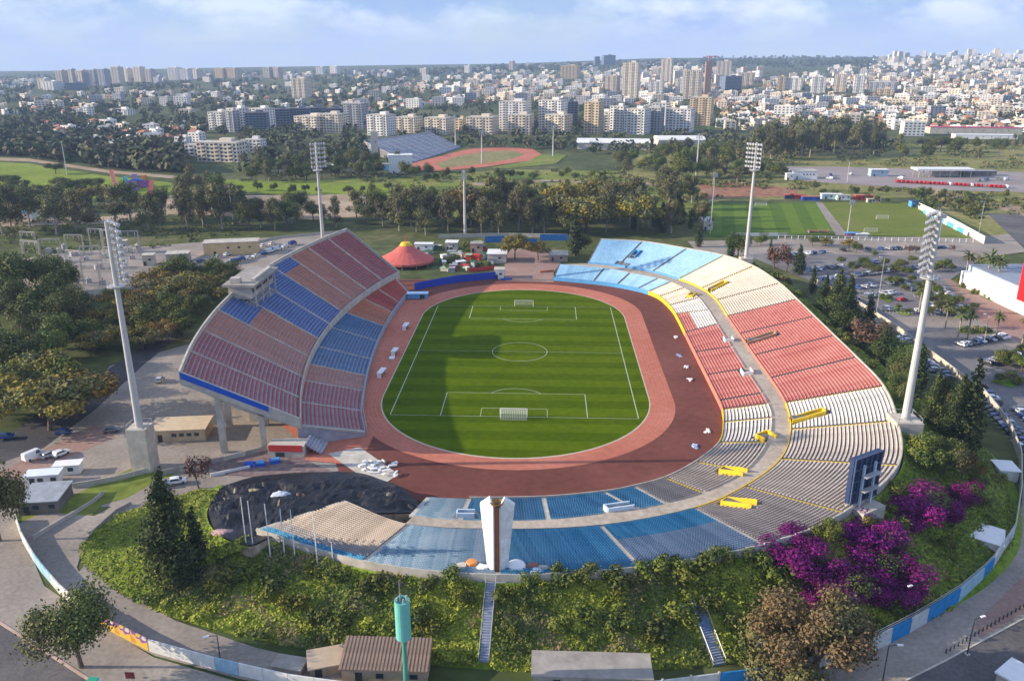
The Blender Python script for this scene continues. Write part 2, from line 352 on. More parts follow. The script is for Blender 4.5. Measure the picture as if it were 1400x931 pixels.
for k in range(-14, 14, 2):
    y0 = k*5.25+1.2; y1 = y0+5.25
    n = 6
    for i in range(n):
        a = y0+(y1-y0)*i/n; b = y0+(y1-y0)*(i+1)/n
        if max(abs(a), abs(b)) > 76: continue
        mb.quad((-chord(a), a, zs), (chord(a), a, zs), (chord(b), b, zs), (-chord(b), b, zs))
o = mb.build('mowing_stripes', M_pitch2); o['kind'] = 'structure'; o.name = 'mown_band'
zs += .008
ml = MB(); lw = .13
def seg(x0, y0, x1, y1, w=lw):
    d = Vector((x1-x0, y1-y0)); d.normalize(); p = Vector((-d.y, d.x))*w/2
    ml.quad((x0-p.x, y0-p.y, zs), (x1-p.x, y1-p.y, zs), (x1+p.x, y1+p.y, zs), (x0+p.x, y0+p.y, zs))
def arc(cx, cy, r, a0, a1, n=40):
    for i in range(n):
        a = a0+(a1-a0)*i/n; b = a0+(a1-a0)*(i+1)/n
        ml.quad(*[(cx+q*math.cos(t), cy+q*math.sin(t), zs) for q, t in ((r-.08, a), (r+.08, a), (r+.08, b), (r-.08, b))])
for s in (-1, 1):
    seg(s*34, -52.5, s*34, 52.5, .22); seg(-33.9, s*52.5, 33.9, s*52.5)
    seg(-20.16, s*36, 20.16, s*36); seg(-9.16, s*47, 9.16, s*47)
    for q in (-1, 1): seg(q*20.16, s*36.1, q*20.16, s*52.4, .2); seg(q*9.16, s*47.1, q*9.16, s*52.4)
    c = math.acos(5.5/9.15)
    arc(0, s*41.5, 9.15, -s*math.pi/2-c, -s*math.pi/2+c, 16)
seg(-33.9, 0, 33.9, 0); arc(0, 0, 9.15, 0, 2*math.pi)
tag(ml.build('pitch_line', M_line), None, None, None, 'structure')
# lane lines of the track
zs += .004
def ring(rx, sy_, ry, w, n=60):
    a = oval2(rx, sy_, ry, n); b = oval2(rx-w, sy_, ry-w, n); m = MB(); k = len(a)
    for i in range(k):
        j = (i+1) % k; up = lambda p: (p[0], p[1]+(4*sm(0, 40, p[1])), zs)
        m.quad(up(a[i]), up(a[j]), up(b[j]), up(b[i]))
    return m
lm = MB()
for k in range(1, 6):
    r = ring(38.9+k*1.08, 39, 39.2+k*.9, .07); lm.add(r.v, r.f)
tag(lm.build('lane_line', mat('lane_paint', (.60, .25, .19), var=.05)), None, None, None, 'structure')
# goals
M_net = mat('net_cord', (.75, .75, .72), rough=.8, var=.05)
def goal(y, s, label):
    g = thing('football_goal', (0, y, zs), label, 'goal', 'goals on the stadium pitch', math.pi if s > 0 else 0)
    for q in (-1, 1):
        p = MB(); p.tube((q*3.66, 0, 0), (q*3.66, 0, 2.44), .09); p.build('post', M_white, g)
    p = MB(); p.tube((-3.7, 0, 2.44), (3.7, 0, 2.44), .09); p.build('crossbar', M_white, g)
    n = MB()
    D = 2.1
    for i in range(16):
        x = -3.6+7.2*i/15
        n.tube((x, -D, 0), (x, -D, 1.8), .035, n=3, cap=False); n.tube((x, -.05, 2.42), (x, -D, 1.8), .035, n=3, cap=False)
    for j in range(6):
        z = 1.8*j/5; n.tube((-3.6, -D, z), (3.6, -D, z), .035, n=3, cap=False)
        for q in (-1, 1): n.tube((q*3.6, 0, z*1.25), (q*3.6, -D, z), .035, n=3, cap=False)
    for j in range(5): n.tube((-3.6, -D*j/5, 2.44-.64*j/5), (3.6, -D*j/5, 2.44-.64*j/5), .035, n=3, cap=False)
    n.build('net', M_net, g)
goal(-52.5, -1, 'white football goal at the near end of the pitch'); goal(52.5, 1, 'white football goal at the far end of the pitch')
# ------------------------------------------------------------------ the stands
def catmull(pts, t):
    n = len(pts); i = max(0, min(n-2, int(math.floor(t)))); u = t-i
    p1, p2 = Vector(pts[i]), Vector(pts[i+1])
    p0 = Vector(pts[i-1]) if i > 0 else p1*2-p2
    p3 = Vector(pts[i+2]) if i+2 < n else p2*2-p1
    return .5*((2*p1)+(p2-p0)*u+(2*p0-5*p1+4*p2-p3)*u*u+(3*p1-p0-3*p2+p3)*u**3)
S_lb = seatmat('light_blue_seat', (.20, .42, .62), (.30, .52, .72))
S_b = seatmat('blue_seat', (.03, .25, .46), (.13, .41, .60))
S_bw = seatmat('faded_blue_seat', (.18, .38, .52), (.46, .55, .62))
S_db = seatmat('deep_blue_seat', (.015, .085, .34), (.05, .15, .44))
S_cr = seatmat('cream_seat', (.62, .52, .42), (.74, .64, .54))
S_pk = seatmat('faded_red_seat', (.46, .125, .11), (.60, .24, .20))
S_wh = seatmat('white_seat', (.70, .66, .60), (.80, .77, .72))
S_gr = seatmat('grey_seat', (.36, .33, .31), (.46, .42, .40))
S_bg = seatmat('blue_grey_seat', (.20, .32, .46), (.38, .46, .56))
S_gw = seatmat('shade_toned_white_seat', (.58, .50, .42), (.70, .62, .53))  # white seats turned from the sun, their shade put into the colour
S_g2 = seatmat('deep_shade_white_seat', (.44, .38, .34), (.56, .50, .45))  # the same white seats, with deeper shade painted into the colour
S_rd = seatmat('red_seat', (.38, .045, .03), (.50, .10, .065))
S_or = seatmat('orange_seat', (.52, .145, .05), (.62, .22, .09))
S_bl = seatmat('bleached_bench', (.48, .40, .32), (.62, .53, .44))
srng = random.Random(4)
def seat_row(mb, P, v, dz, m=0, skip=None, pitch=.52, gap=.5, hs=.36):
    """every seat of one row: pan, front edge and back rest"""
    n = 24; ps = [P(i/n, v) for i in range(n+1)]; L = [0]
    for a, b in zip(ps, ps[1:]): L.append(L[-1]+(Vector(b)-Vector(a)).length)
    tot = L[-1]; k = int((tot-2*gap)/pitch); j = 0
    for i in range(k):
        s = gap+(i+.5)*(tot-2*gap)/max(1, k)
        while j < n-1 and L[j+1] < s: j += 1
        f = (s-L[j])/max(1e-6, L[j+1]-L[j]); c = Vector(ps[j]).lerp(Vector(ps[j+1]), f)
        if skip and skip(c): continue
        t = (Vector(ps[j+1])-Vector(ps[j])); t.z = 0; t.normalize()
        fr = Vector(P((j+.5)/n, max(0, v-.02)))-Vector(P((j+.5)/n, v)); fr.z = 0
        nrm = Vector((-t.y, t.x, 0)); nrm = nrm if nrm.dot(fr) > 0 else -nrm   # towards the pitch
        z = c.z+.40; h = t*.22; a = nrm*.2
        b0, b1, f0, f1 = c-h-a, c+h-a, c-h+a, c+h+a
        U = lambda p, q: (p.x, p.y, q)
        r0, r1 = b0-nrm*.10, b1-nrm*.10
        o = len(mb.v)
        mb.v.extend((U(f0, z), U(f1, z), U(b1, z), U(b0, z), U(f0, z-.16), U(f1, z-.16), U(r0, z+hs), U(r1, z+hs), U(r0-nrm*.03, z-.1), U(r1-nrm*.03, z-.1)))
        mb.f.extend(((o, o+1, o+2, o+3), (o+4, o+5, o+1, o), (o+3, o+2, o+7, o+6), (o+6, o+7, o+9, o+8))); mb.m.extend((m,)*4)
def terrace(P, rows, seg, base, sides=True, back=None):
    """concrete steps under a block; P(u, v) gives the raked surface"""
    mb = MB()
    for k in range(rows):
        v0, v1 = k/rows, (k+1)/rows
        for i in range(seg):
            u0, u1 = i/seg, (i+1)/seg
            a, b, c, d = P(u0, v0), P(u1, v0), P(u1, v1), P(u0, v1)
            z = a[2]; zl = P(u0, max(0, v0-1/rows))[2] if k else (base if base is not None else z-.6)
            zu0, zu1 = a[2], b[2]
            mb.quad((a[0], a[1], zu0), (b[0], b[1], zu1), (c[0], c[1], zu1), (d[0], d[1], zu0))
            mb.quad((a[0], a[1], zl), (b[0], b[1], zl if not k else P(u1, v0-1/rows)[2]), (b[0], b[1], zu1), (a[0], a[1], zu0))
    if sides:
        for u in (0, 1):
            for k in range(rows):
                a, d = P(u, k/rows), P(u, (k+1)/rows); bz = base if base is not None else a[2]-1.2
                mb.quad((a[0], a[1], bz), (d[0], d[1], bz), (d[0], d[1], a[2]), (a[0], a[1], a[2]))
    return mb
LOW_A = [(12, 93), (29.2, 87), (39, 82.2), (47, 76), (51, 71.5), (54.5, 64.5), (56.8, 52), (57.6, 41), (57.7, 19), (57.7, -1.5), (57.7, -22), (57.7, -41.8), (57.4, -48), (56, -56.2), (52.5, -68.5), (44.9, -79.3), (36.5, -87.6), (28.8, -92), (21.9, -94.8), (8.3, -97.8), (-8, -98.9), (-17, -98.6)]
LOW_B = [(14.4, 103), (34.3, 96.6), (44.7, 88.4), (55.5, 79.5), (60, 73.8), (64.2, 65), (67.6, 51), (68.4, 35), (68.4, 18), (68.4, -5.6), (68.4, -25.4), (68.6, -44.3), (68.4, -51.6), (67.2, -60.6), (62.6, -75.1), (54, -89.8), (42.5, -100.3), (33.7, -105.2), (27.2, -107.7), (9.3, -112.6), (-8.5, -113.5), (-18.6, -112.2)]
LOW_C = ['lb', 'lb', 'lb', 'bb', 'cr', 'cr', 'wh', 'wp', 'pk', 'pk', 'pk', 'pk', 'wh', 'wh', 'gw', 'gw', 'gr', 'b', 'b', 'b', 'bw']
UP_C = [(27.6, 106), (41, 100.6), (54.8, 90.4), (64.4, 78), (71.2, 63.8), (73.9, 47), (73.7, 26.5), (73.6, 6.5), (73.6, -14.5), (73.7, -33.7), (73.2, -51.6), (69.9, -68.4), (63.2, -84.6), (51.9, -98), (39.5, -107.6), (19.7, -115.1), (0, -117.4), (-18.3, -116.2), (-33.2, -107.5)]
UP_D = [(34, 122), (53, 117), (71, 102), (84.6, 88.5), (92.6, 70), (96, 43.5), (96.3, 22), (96.3, 2), (96.3, -17.5), (96.3, -36.5), (95.6, -58), (90.5, -79.5), (82, -101.5), (64.8, -120), (47.4, -130.2), (25, -136), (0.5, -138.6), (-23.3, -134.8), (-46, -124.2)]
UP_Z = [12.5, 12.7, 12.9, 13, 13, 13, 13, 13, 13, 13, 13, 13, 12.8, 12.2, 11.3, 10, 9.5, 9, 8.3]
UP_K = ['lb', 'lb', 'lb', 'cr', 'cr', 'cg', 'pk', 'pk', 'pk', 'pk', 'wh', 'gw', 'gw', 'gr2', 'bg', 'b', 'bw', 'bl']
KIND = {'lb': (S_lb, 'light blue'), 'bb': (S_lb, 'light blue'), 'cr': (S_cr, 'cream'), 'cg': (S_cr, 'cream'), 'wh': (S_wh, 'white'), 'wp': (S_wh, 'white'), 'pk': (S_pk, 'faded red'), 'gw': (S_gw, 'shade-toned white'), 'gr': (S_gr, 'grey'), 'gr2': (S_g2, 'deeper shade-toned white'), 'b': (S_b, 'blue'), 'bw': (S_bw, 'faded blue'), 'bg': (S_bg, 'blue grey'), 'bl': (S_bl, 'beige')}
ZA, ZB, ZC = 1.3, 4.8, 5.2
lowA = [(x, y, ZA) for x, y in LOW_A]; lowB = [(x, y, ZB) for x, y in LOW_B]
upC = [(x, y, ZC) for x, y in UP_C]; upD = [(x, y, z) for (x, y), z in zip(UP_D, UP_Z)]
def patch(A, B, i0, i1):
    def P(u, v):
        t = i0+(i1-i0)*u; a = catmull(A, t); b = catmull(B, t); p = a.lerp(b, v); return (p.x, p.y, p.z)
    return P
VOMS = []   # openings in the seating: (centre, half length along the row, half depth, colour)
def vom_rect(px, py, z, ax, w, d): 
    c = at(px, py, z); VOMS.append((c, ax, w, d)); return c
def in_vom(c):
    for p, ax, w, d in VOMS:
        dx, dy = c.x-p.x, c.y-p.y; a = dx*math.cos(ax)+dy*math.sin(ax); b = -dx*math.sin(ax)+dy*math.cos(ax)
        if abs(a) < w/2+.3 and abs(b) < d/2+.3: return True
    return False
# (pixel, z, angle of its long axis, length, width, colour, label, tier)
VL = [((1104, 566), 7.6, R(2), 10, 3.0, 'y', 'U'), ((1047, 598), 4.6, R(-70), 4.6, 4.0, 'y', 'L'), ((1002, 647), 4.2, R(-38), 7.0, 2.8, 'y', 'L'), ((1010, 688), 7.0, R(142), 8.0, 3.2, 'y', 'U'),
      ((996, 466), 4.6, R(90), 4.0, 3.4, 'r', 'L'), ((1021, 510), 4.6, R(90), 4.6, 3.4, 'r', 'L'), ((1040, 461), 7.6, R(3), 11, 3.0, 't', 'U'), ((981, 391), 7.4, R(24), 9, 3.0, 'y', 'U'), ((946, 404), 4.6, R(55), 4.5, 3.0, 'y', 'L'),
      ((846, 695), 4.6, R(16), 7.0, 3.2, 'w', 'L'), ((637, 702), 4.6, R(2), 4.4, 3.0, 'w', 'L'), ((868, 354), 7.0, R(55), 6, 3.0, 'd', 'U'), ((850, 366), 4.4, R(-38), 6.5, 3.0, 'd', 'L')]
for (p, z, ax, w, d, c, t) in VL: vom_rect(p[0], p[1], z, ax, w, d)
railmat = {'lb': M_lblue, 'bb': M_lblue, 'cr': M_yellow, 'cg': M_yellow, 'wh': M_yellow, 'wp': M_yellow, 'pk': mat('salmon_paint', (.60, .20, .14), var=.1), 'gw': M_yellow, 'gr': M_conc, 'gr2': M_yellow, 'b': M_conc, 'bw': M_conc, 'bg': M_concl, 'bl': M_concl}
def tier(name, loc, label, A, B, kinds, rows, base, limit=300, low=False):
    root = thing(name, (0, 0, 0), label, 'stand')
    count = 0; n = len(kinds); far = {}
    for i in reversed(range(n)):
        P = patch(A, B, i, i+1); k = kinds[i]; sm_, word = KIND[k]
        blk = terrace(P, rows, 6, base).build('seating_block', M_step, root); blk['label'] = '%s seating block' % word
        for r in range(rows):
            v = (r+.62)/rows; z = P(0, r/rows)[2]; z2 = P(1, r/rows)[2]; m_ = sm_
            if k == 'bg' and r < rows*.34: m_ = S_b
            if k == 'bl' and r > rows*.72: m_ = S_gr if r < rows*.86 else S_b
            if k == 'wp' and r < 5: m_ = S_pk
            if k == 'bb' and r < rows-4 and low: m_ = S_lb
            mb = MB(); zz_ = P(.5, r/rows)[2]
            seat_row(mb, P, v, 0, 0, in_vom)
            # the seats stand on the step, so take the step's height instead of the rake's
            off = P(.5, r/rows)[2]-P(.5, v)[2]
            mb.v = [(x, y, zq+off) for x, y, zq in mb.v]
            if not mb.v: continue
            runs = [[0]]
            for q in range(1, len(mb.v)//10):
                a_, b_ = mb.v[q*10-10], mb.v[q*10]
                if math.hypot(a_[0]-b_[0], a_[1]-b_[1]) > 1.6: runs.append([q])
                else: runs[-1].append(q)
            if count < limit:
                for rn in runs:
                    if len(runs) == 1: part_ = mb
                    else:
                        part_ = MB(); q0, q1 = rn[0], rn[-1]+1; part_.v = mb.v[q0*10:q1*10]; part_.f = [tuple(i-q0*10 for i in f) for f in mb.f[q0*4:q1*4]]; part_.m = [0]*len(part_.f)
                    part_.build('seat_row', m_, blk); count += 1
            else:
                f = far.setdefault(m_.name, (MB(), m_))[0]; f.add(mb.v, mb.f)
    if far:
        big = MB(); ms = []
        for q, (mb, m_) in far.items(): ms.append(m_); big.add(mb.v, mb.f, 0); big.m[-len(mb.f):] = [len(ms)-1]*len(mb.f)
        o = big.build('seating', ms, root); o['kind'] = 'stuff'
    # stairs between the blocks
    for i in range(n+1):
        k = kinds[min(i, n-1)]; kk = kinds[max(0, i-1)]
        yel = 'wh' in (k, kk) or k in ('gw', 'cr', 'gr2') or kk in ('gw',)
        m_ = M_yellow if (yel and k not in ('b', 'bg')) else (M_concl if (k in ('b', 'bw', 'bg', 'bl', 'gr') or kk in ('bg', 'gr')) else M_concd)
        wide = .55 if m_ is not M_concl else 1.1
        a, b = catmull(A, i), catmull(B, i); t = catmull(A, min(n, i+.05))-catmull(A, max(0, i-.05)); t.z = 0; t.normalize()
        mb = MB(); st = rows*2
        for s in range(st):
            p = a.lerp(b, (s+.5)/st); d = (b-a)/st; L = Vector((d.x, d.y)).length
            mb.box((p.x, p.y, p.z-.12), (wide, L*.72, .36), math.atan2(d.y, d.x)-math.pi/2)
        o = mb.build('stair', m_, root)
    return root
upper = tier('upper_terrace', 0, 'upper tier of the open stand above the curved walkway', upC, upD, UP_K, 27, None, 300)
lower = tier('lower_terrace', 0, 'lower tier of the open stand between running track and walkway', lowA, lowB, LOW_C, 13, -.05, 300, True)
# parapet walls: front of the lower tier and rim of the upper tier
def ribbon(curve, i0, i1, h, th, mats, name, parent, dz=0.0, n=6, down=0.0, kinds=None):
    for i in range(int(i0), int(i1)):
        mb = MB()
        for j in range(n):
            a, b = catmull(curve, i+j/n), catmull(curve, i+(j+1)/n); d = b-a; rz = math.atan2(d.y, d.x); c = (a+b)/2
            mb.box((c.x, c.y, c.z+dz+(h-down)/2), (Vector((d.x, d.y)).length+.02, th, h+down), rz)
        mb.build(name, mats[i] if isinstance(mats, list) else mats, parent)
ribbon(lowA, 0, 20, .65, .2, [railmat[k] if k in ('lb', 'bb', 'cr', 'wh', 'wp', 'pk') else M_concl for k in LOW_C], 'front_wall', lower, 0, down=1.2)
ribbon(upC, 0, 17, .5, .16, [railmat[k] if k not in ('gw',) else M_yellow for k in UP_K], 'tier_wall', upper, 0, down=.3)
ribbon(upD, 0, 18, .5, .3, M_concl, 'rim_wall', upper, 0, down=2.0)
# the walkway between the tiers
wk = MB(); nn = 140
def walk(t, s):
    a = catmull(lowB, t*20.95); 
    # nearest matching place on the upper tier's front line
    best = None
    for q in range(0, 190):
        c = UPS[q]; dd = (c[0]-a.x)**2+(c[1]-a.y)**2
        if best is None or dd < best[0]: best = (dd, c)
    return a, Vector(best[1])
UPS = [tuple(catmull(upC, q/10.6)) for q in range(190)]
prev = None
for q in range(nn+1):
    a, c = walk(q/nn, 0); a = Vector((a.x, a.y, 4.95)); c = Vector((c.x, c.y, 4.95))
    c += (c-a).normalized()*.5; a -= (c-a).normalized()*.3
    if prev: wk.quad(prev[0], prev[1], c, a)
    prev = (a, c)
o = wk.build('stand_walkway', layered('walkway_concrete', [(.36, .30, .23), (.44, .37, .29), (.5, .43, .35)], .1, fine=.8, finevar=.15)); tag(o, None, None, None, 'structure')
if o.data.polygons[0].normal.z < 0: o.data.flip_normals()
SG = {'U': [], 'L': []}
for key_, A_, B_, n_ in (('U', upC, upD, 18), ('L', lowA, lowB, 21)):
    for i_ in range(n_*8+1):
        a_, b_ = catmull(A_, i_/8), catmull(B_, i_/8)
        for j_ in range(21): SG[key_].append(a_.lerp(b_, j_/20))
def surf_z(x, y, key):
    ps = sorted(((p.x-x)**2+(p.y-y)**2+.01, p.z) for p in SG[key])[:6]; ws = [1/d for d, z in ps]
    return sum(w*z for w, (d, z) in zip(ws, ps))/sum(ws)
VM = {'y': M_yellow, 'r': M_white, 't': mat('tan_paint', (.42, .26, .16), var=.15), 'w': mat('pale_blue_paint', (.55, .68, .78), var=.1), 'd': M_lblue}
for (p, z, ax, w, d, c, t) in VL:
    cc_ = at(p[0], p[1], z); root = upper if t == 'U' else lower
    mb = MB(); ca, sa = math.cos(ax), math.sin(ax); w *= .82; d *= .82
    G = lambda a, b, zz: (cc_.x+a*ca-b*sa, cc_.y+a*sa+b*ca, zz)
    def side(a0, b0, a1, b1, th=.15, n=5):
        # a parapet that follows the rake
        for k in range(n):
            pts_ = []
            for u in (k/n, (k+1)/n):
                q = G(a0+(a1-a0)*u, b0+(b1-b0)*u, 0); zs_ = surf_z(q[0], q[1], t); pts_.append(Vector((q[0], q[1], zs_)))
            e = pts_[1]-pts_[0]; nn_ = Vector((-e.y, e.x, 0)).normalized()*th
            vs = [p_+s_*nn_+Vector((0, 0, h_)) for h_ in (-1.0, 1.15) for p_ in pts_ for s_ in (-1, 1)]
            mb.add(vs, [(4, 5, 7, 6), (0, 4, 6, 2), (1, 3, 7, 5), (0, 1, 5, 4), (2, 6, 7, 3)])
    side(-w/2, d/2, w/2, d/2); side(-w/2, -d/2, w/2, -d/2); e_ = w/2 if t == 'U' else -w/2; side(e_, -d/2+.16, e_, d/2-.16, n=2)
    zm_ = surf_z(cc_.x, cc_.y, t)
    v_ = mb.build('vomitory_wall', VM[c], root)
    fl_ = MB(); q = G(0, 0, 0); fl_.box((q[0], q[1], zm_+.05), (w-.6, d-.5, .5), ax); fl_.build('stair_opening', M_concd, v_)
    if c == 'r': rb_ = MB(); q = G(0, -d/2-.2, 0); rb_.box((q[0], q[1], zm_+.6), (w*.9, .12, 1.0), ax); rb_.build('red_panel', M_redp, v_)
# ------------------------------------------------------------------ the main stand in the west
def w_rim(y): return -91.5+.00175*(y-7)**2
def w_in(y): return -64.2+.0021*(y-2)**2
WY_R = [-79, -62, -45, -26, -7, 11, 28, 44, 60, 77, 93]
WY_I = [-73+(y+79)/172*148 for y in WY_R]
ZR, ZI = 21.6, 7.4
w_front = [(w_in(y), y, ZI) for y in WY_I]; w_back = [(w_rim(y), y, ZR) for y in WY_R]
WK = ['rd', 'rd', 'or', 'om', 'bl2', 'bl2', 'om', 'or', 'rd', 'rd']
WS = {'rd': (S_rd, 'red'), 'or': (S_or, 'orange'), 'om': (S_or, 'orange and blue'), 'bl2': (S_db, 'deep blue')}
wu = thing('main_stand', (0, 0, 0), 'tall concrete main stand with a raised deck of red, orange and blue seats', 'stand')
BOX0, BOX1 = -12, 11      # the press box sits on the rim between these
RW = 27; cnt = 0
M_bars = mat('bluish_step', (.35, .35, .39), var=.2, scale=.4)
for i in range(10):
    P = patch(w_front, w_back, i, i+1); k = WK[i]
    mb = terrace(P, RW, 5, None, False)
    blk = mb.build('seating_block', M_bars, wu); blk['label'] = '%s seating block of the raised deck' % WS[k][1]
    big = MB()
    for r in range(RW):
        v = (r+.62)/RW; m_ = WS[k][0]
        if k == 'om' and r > (17 if i == 3 else 21): m_ = S_db
        mb = MB(); off = P(.5, r/RW)[2]-P(.5, v)[2]
        skip = (lambda c: BOX0+1 < c.y < BOX1-1 and c.x < -84) if 3 <= i <= 5 else None
        seat_row(mb, P, v, 0, 0, skip, pitch=.58)
        mb.v = [(x, y, z+off) for x, y, z in mb.v]
        if mb.v: mb.build('seat_row', m_, blk)
for i in range(11):
    a, b = Vector(w_front[i]), Vector(w_back[i]); d = b-a; mb = MB(); st = 50; L = Vector((d.x, d.y)).length
    for s in range(st):
        p = a.lerp(b, (s+.5)/st); mb.box((p.x, p.y, p.z-.1), (.9, L/st*.8, .4), math.atan2(d.y, d.x)-math.pi/2)
    mb.build('stair', M_concl, wu)
ribbon(w_back, 0, 10, 1.2, .5, M_concl, 'rim_wall', wu, 0, down=1.0, n=4)
ribbon(w_front, 0, 10, 1.0, .3, M_concl, 'deck_front_wall', wu, 0, down=1.3, n=4)
# underside of the deck, end walls, raking beams and columns
un = MB()
for i in range(10):
    P = patch(w_front, w_back, i, i+1)
    for j in range(4):
        a, b, c, d = P(j/4, 0), P((j+1)/4, 0), P((j+1)/4, 1), P(j/4, 1); dn = lambda p, h: (p[0], p[1], p[2]-h)
        un.quad(dn(a, 1.3), dn(d, 1.3), dn(c, 1.3), dn(b, 1.3))
un.build('deck_underside', M_conc, wu)
for e, s in ((0, -1), (10, 1)):
    a, b = Vector(w_front[e]), Vector(w_back[e]); t = Vector((0, s, 0))
    q = MB(); n_ = 1
    lo_a, lo_b = a-Vector((0, 0, 1.9)), b-Vector((0, 0, 2.2))
    up_a, up_b = a+Vector((0, 0, .9)), b+Vector((0, 0, 1.2))
    vs = [lo_a, lo_b, up_b, up_a]; vs += [p+t*.5 for p in vs]
    q.add(vs, [(0, 1, 2, 3), (7, 6, 5, 4), (0, 4, 5, 1), (1, 5, 6, 2), (2, 6, 7, 3), (3, 7, 4, 0)])
    q.build('end_wall', M_concl, wu)
    if e == 0:
        q = MB(); d0, d1 = a.lerp(b, .27), a.lerp(b, .99); o_ = t*.53
        vs = [d0+o_-Vector((0, 0, .5)), d1+o_-Vector((0, 0, .5)), d1+o_+Vector((0, 0, 1.15)), d0+o_+Vector((0, 0, .9))]; vs += [p+t*.06 for p in vs]
        q.add(vs, [(0, 1, 2, 3), (7, 6, 5, 4), (0, 4, 5, 1), (1, 5, 6, 2), (2, 6, 7, 3), (3, 7, 4, 0)])
        q.build('banner', M_bluep, wu)['label'] = 'long blue banner along the end wall'
for i in range(11):
    a, b = Vector(w_front[i]), Vector(w_back[i])
    if i == 0: a, b = a+Vector((0, 1.0, 0)), b+Vector((0, 1.0, 0))
    d = (b-a); rz = math.atan2(d.y, d.x); hl = Vector((d.x, d.y)).length
    q = MB(); w = Vector((-d.y, d.x, 0)).normalized()*.4
    def rake(u0, u1, h0, h1):
        p0, p1 = a.lerp(b, u0), a.lerp(b, u1)
        vs = [p0-Vector((0, 0, 1.35)), p1-Vector((0, 0, 1.35)), p1-Vector((0, 0, 1.35+h1)), p0-Vector((0, 0, 1.35+h0))]
        vs = [v-w for v in vs]+[v+w for v in vs]
        q.add(vs, [(0, 1, 2, 3), (7, 6, 5, 4), (0, 4, 5, 1), (1, 5, 6, 2), (2, 6, 7, 3), (3, 7, 4, 0)])
    rake(0, .55, 1.2, 2.4); rake(.55, 1, 2.4, .9); q.build('raking_beam', M_concl, wu)
    for u, r in ((.72, 1.0), (.36, .8)):
        p = a.lerp(b, u); top = p.z-2.0
        c = MB(); c.box((p.x, p.y, top/2-.03), (r*1.6, r, top+.05), rz); c.build('column', M_concl, wu)
# rooms under the deck and the press box on the rim
for i in range(1, 10):
    a0, a1 = Vector(w_front[i]), Vector(w_front[i+1 if i < 10 else i]); 
    y0, y1 = WY_I[i]+.4, (WY_I[i+1] if i < 10 else WY_I[i]+10)-.4
    mb = MB(); x0, x1 = w_in((y0+y1)/2)-13, w_in((y0+y1)/2)-1.5
    mb.box(((x0+x1)/2, (y0+y1)/2, 2.4), (x1-x0, y1-y0, 4.9)); rm = mb.build('under_stand_room', M_concl, wu)
    w_ = MB()
    for q in range(4): w_.box((x0-.02, y0+(y1-y0)*(q+.5)/4, 2.6), (.1, 1.6, 1.4))
    w_.build('window', M_glass, rm)
pb = thing('press_box', (-88.3, -.5, -.8), 'long flat roofed press box on the rim of the main stand', 'press box')
mb = MB(); mb.box((0, 0, 23.5), (7.4, BOX1-BOX0-2, 4.0)); bd = mb.build('cabin', M_concl, pb)
mb = MB(); mb.box((.2, 0, 26.0), (10.4, BOX1-BOX0+1, .8)); rf = mb.build('roof', M_conc, pb)
mb = MB(); mb.box((3.2, 1.5, 26.8), (1.2, 17, .8)); mb.build('roof_rail', M_concl, rf)
mb = MB()
for q in range(9): mb.box((3.72, -8.8+q*2.2, 24.0), (.1, 1.8, 1.5))
mb.build('window', M_glass, bd)
for y in (-9.6, 9.6, -3.2, 3.2): mb = MB(); mb.box((4.6, y, 22.0), (.4, .4, 7.2)); mb.build('support_post', M_concl, pb)
cb = MB(); cb.box((-1.5, -9, 27.3), (3, 2.2, 1.6)); cb.build('roof_hut', M_concl, rf)
# lower tier of the main stand
def wl_f(y): return -49.4+.0011*(y-30)**2
WL_Y = [-66, -53, -39, -27, -12.5, 5, 21, 38, 51, 66]
wl_front = [(wl_f(y)+(1.2 if y < -60 else 0), y, 1.5) for y in WL_Y]
wl_back = [(w_in(y*1.1)-1.0, y*1.1, 6.2) for y in WL_Y]
WLK = ['rd', 'rd', 'or', 'bl2', 'bl2', 'bl2', 'or', 'rd', 'rd']
wl = thing('main_stand_lower_tier', (0, 0, 0), 'low seating tier in front of the main stand beside the track', 'stand')
RL = 16; S_lowb = seatmat('teal_blue_seat', (.012, .11, .26), (.03, .17, .36))
for i in range(9):
    P = patch(wl_front, wl_back, i, i+1); k = WLK[i]
    blk = terrace(P, RL, 4, -.05).build('seating_block', M_bars, wl); blk['label'] = '%s seating block of the low tier' % WS[k][1]
    for r in range(RL):
        v = (r+.62)/RL; m_ = WS[k][0] if k != 'bl2' else S_lowb
        mb = MB(); off = P(.5, r/RL)[2]-P(.5, v)[2]; seat_row(mb, P, v, 0, 0, None, .56)
        mb.v = [(x, y, z+off) for x, y, z in mb.v]; mb.build('seat_row', m_, blk)
for i in range(10):
    a, b = Vector(wl_front[i]), Vector(wl_back[i]); d = b-a; mb = MB(); st = 30; L = Vector((d.x, d.y)).length
    for s in range(st):
        p = a.lerp(b, (s+.5)/st); mb.box((p.x, p.y, p.z-.1), (1.0, L/st*.8, .4), math.atan2(d.y, d.x)-math.pi/2)
    mb.build('stair', M_concl, wl)
ribbon(wl_front, 0, 9, .7, .2, mat('grey_blue_paint', (.30, .36, .45), var=.15), 'front_wall', wl, 0, down=1.5, n=4)
rl = MB()
for i in range(9):
    for j in range(6):
        p = catmull(wl_front, i+j/6); q = catmull(wl_front, i+(j+1)/6); u_ = Vector((.5, 0, 1.6))
        rl.tube(p+u_, q+u_, .06, n=5); rl.tube(p+Vector((.5, 0, -1.4)), p+u_, .06, n=5)
rl.build('railing', M_steel, wl)
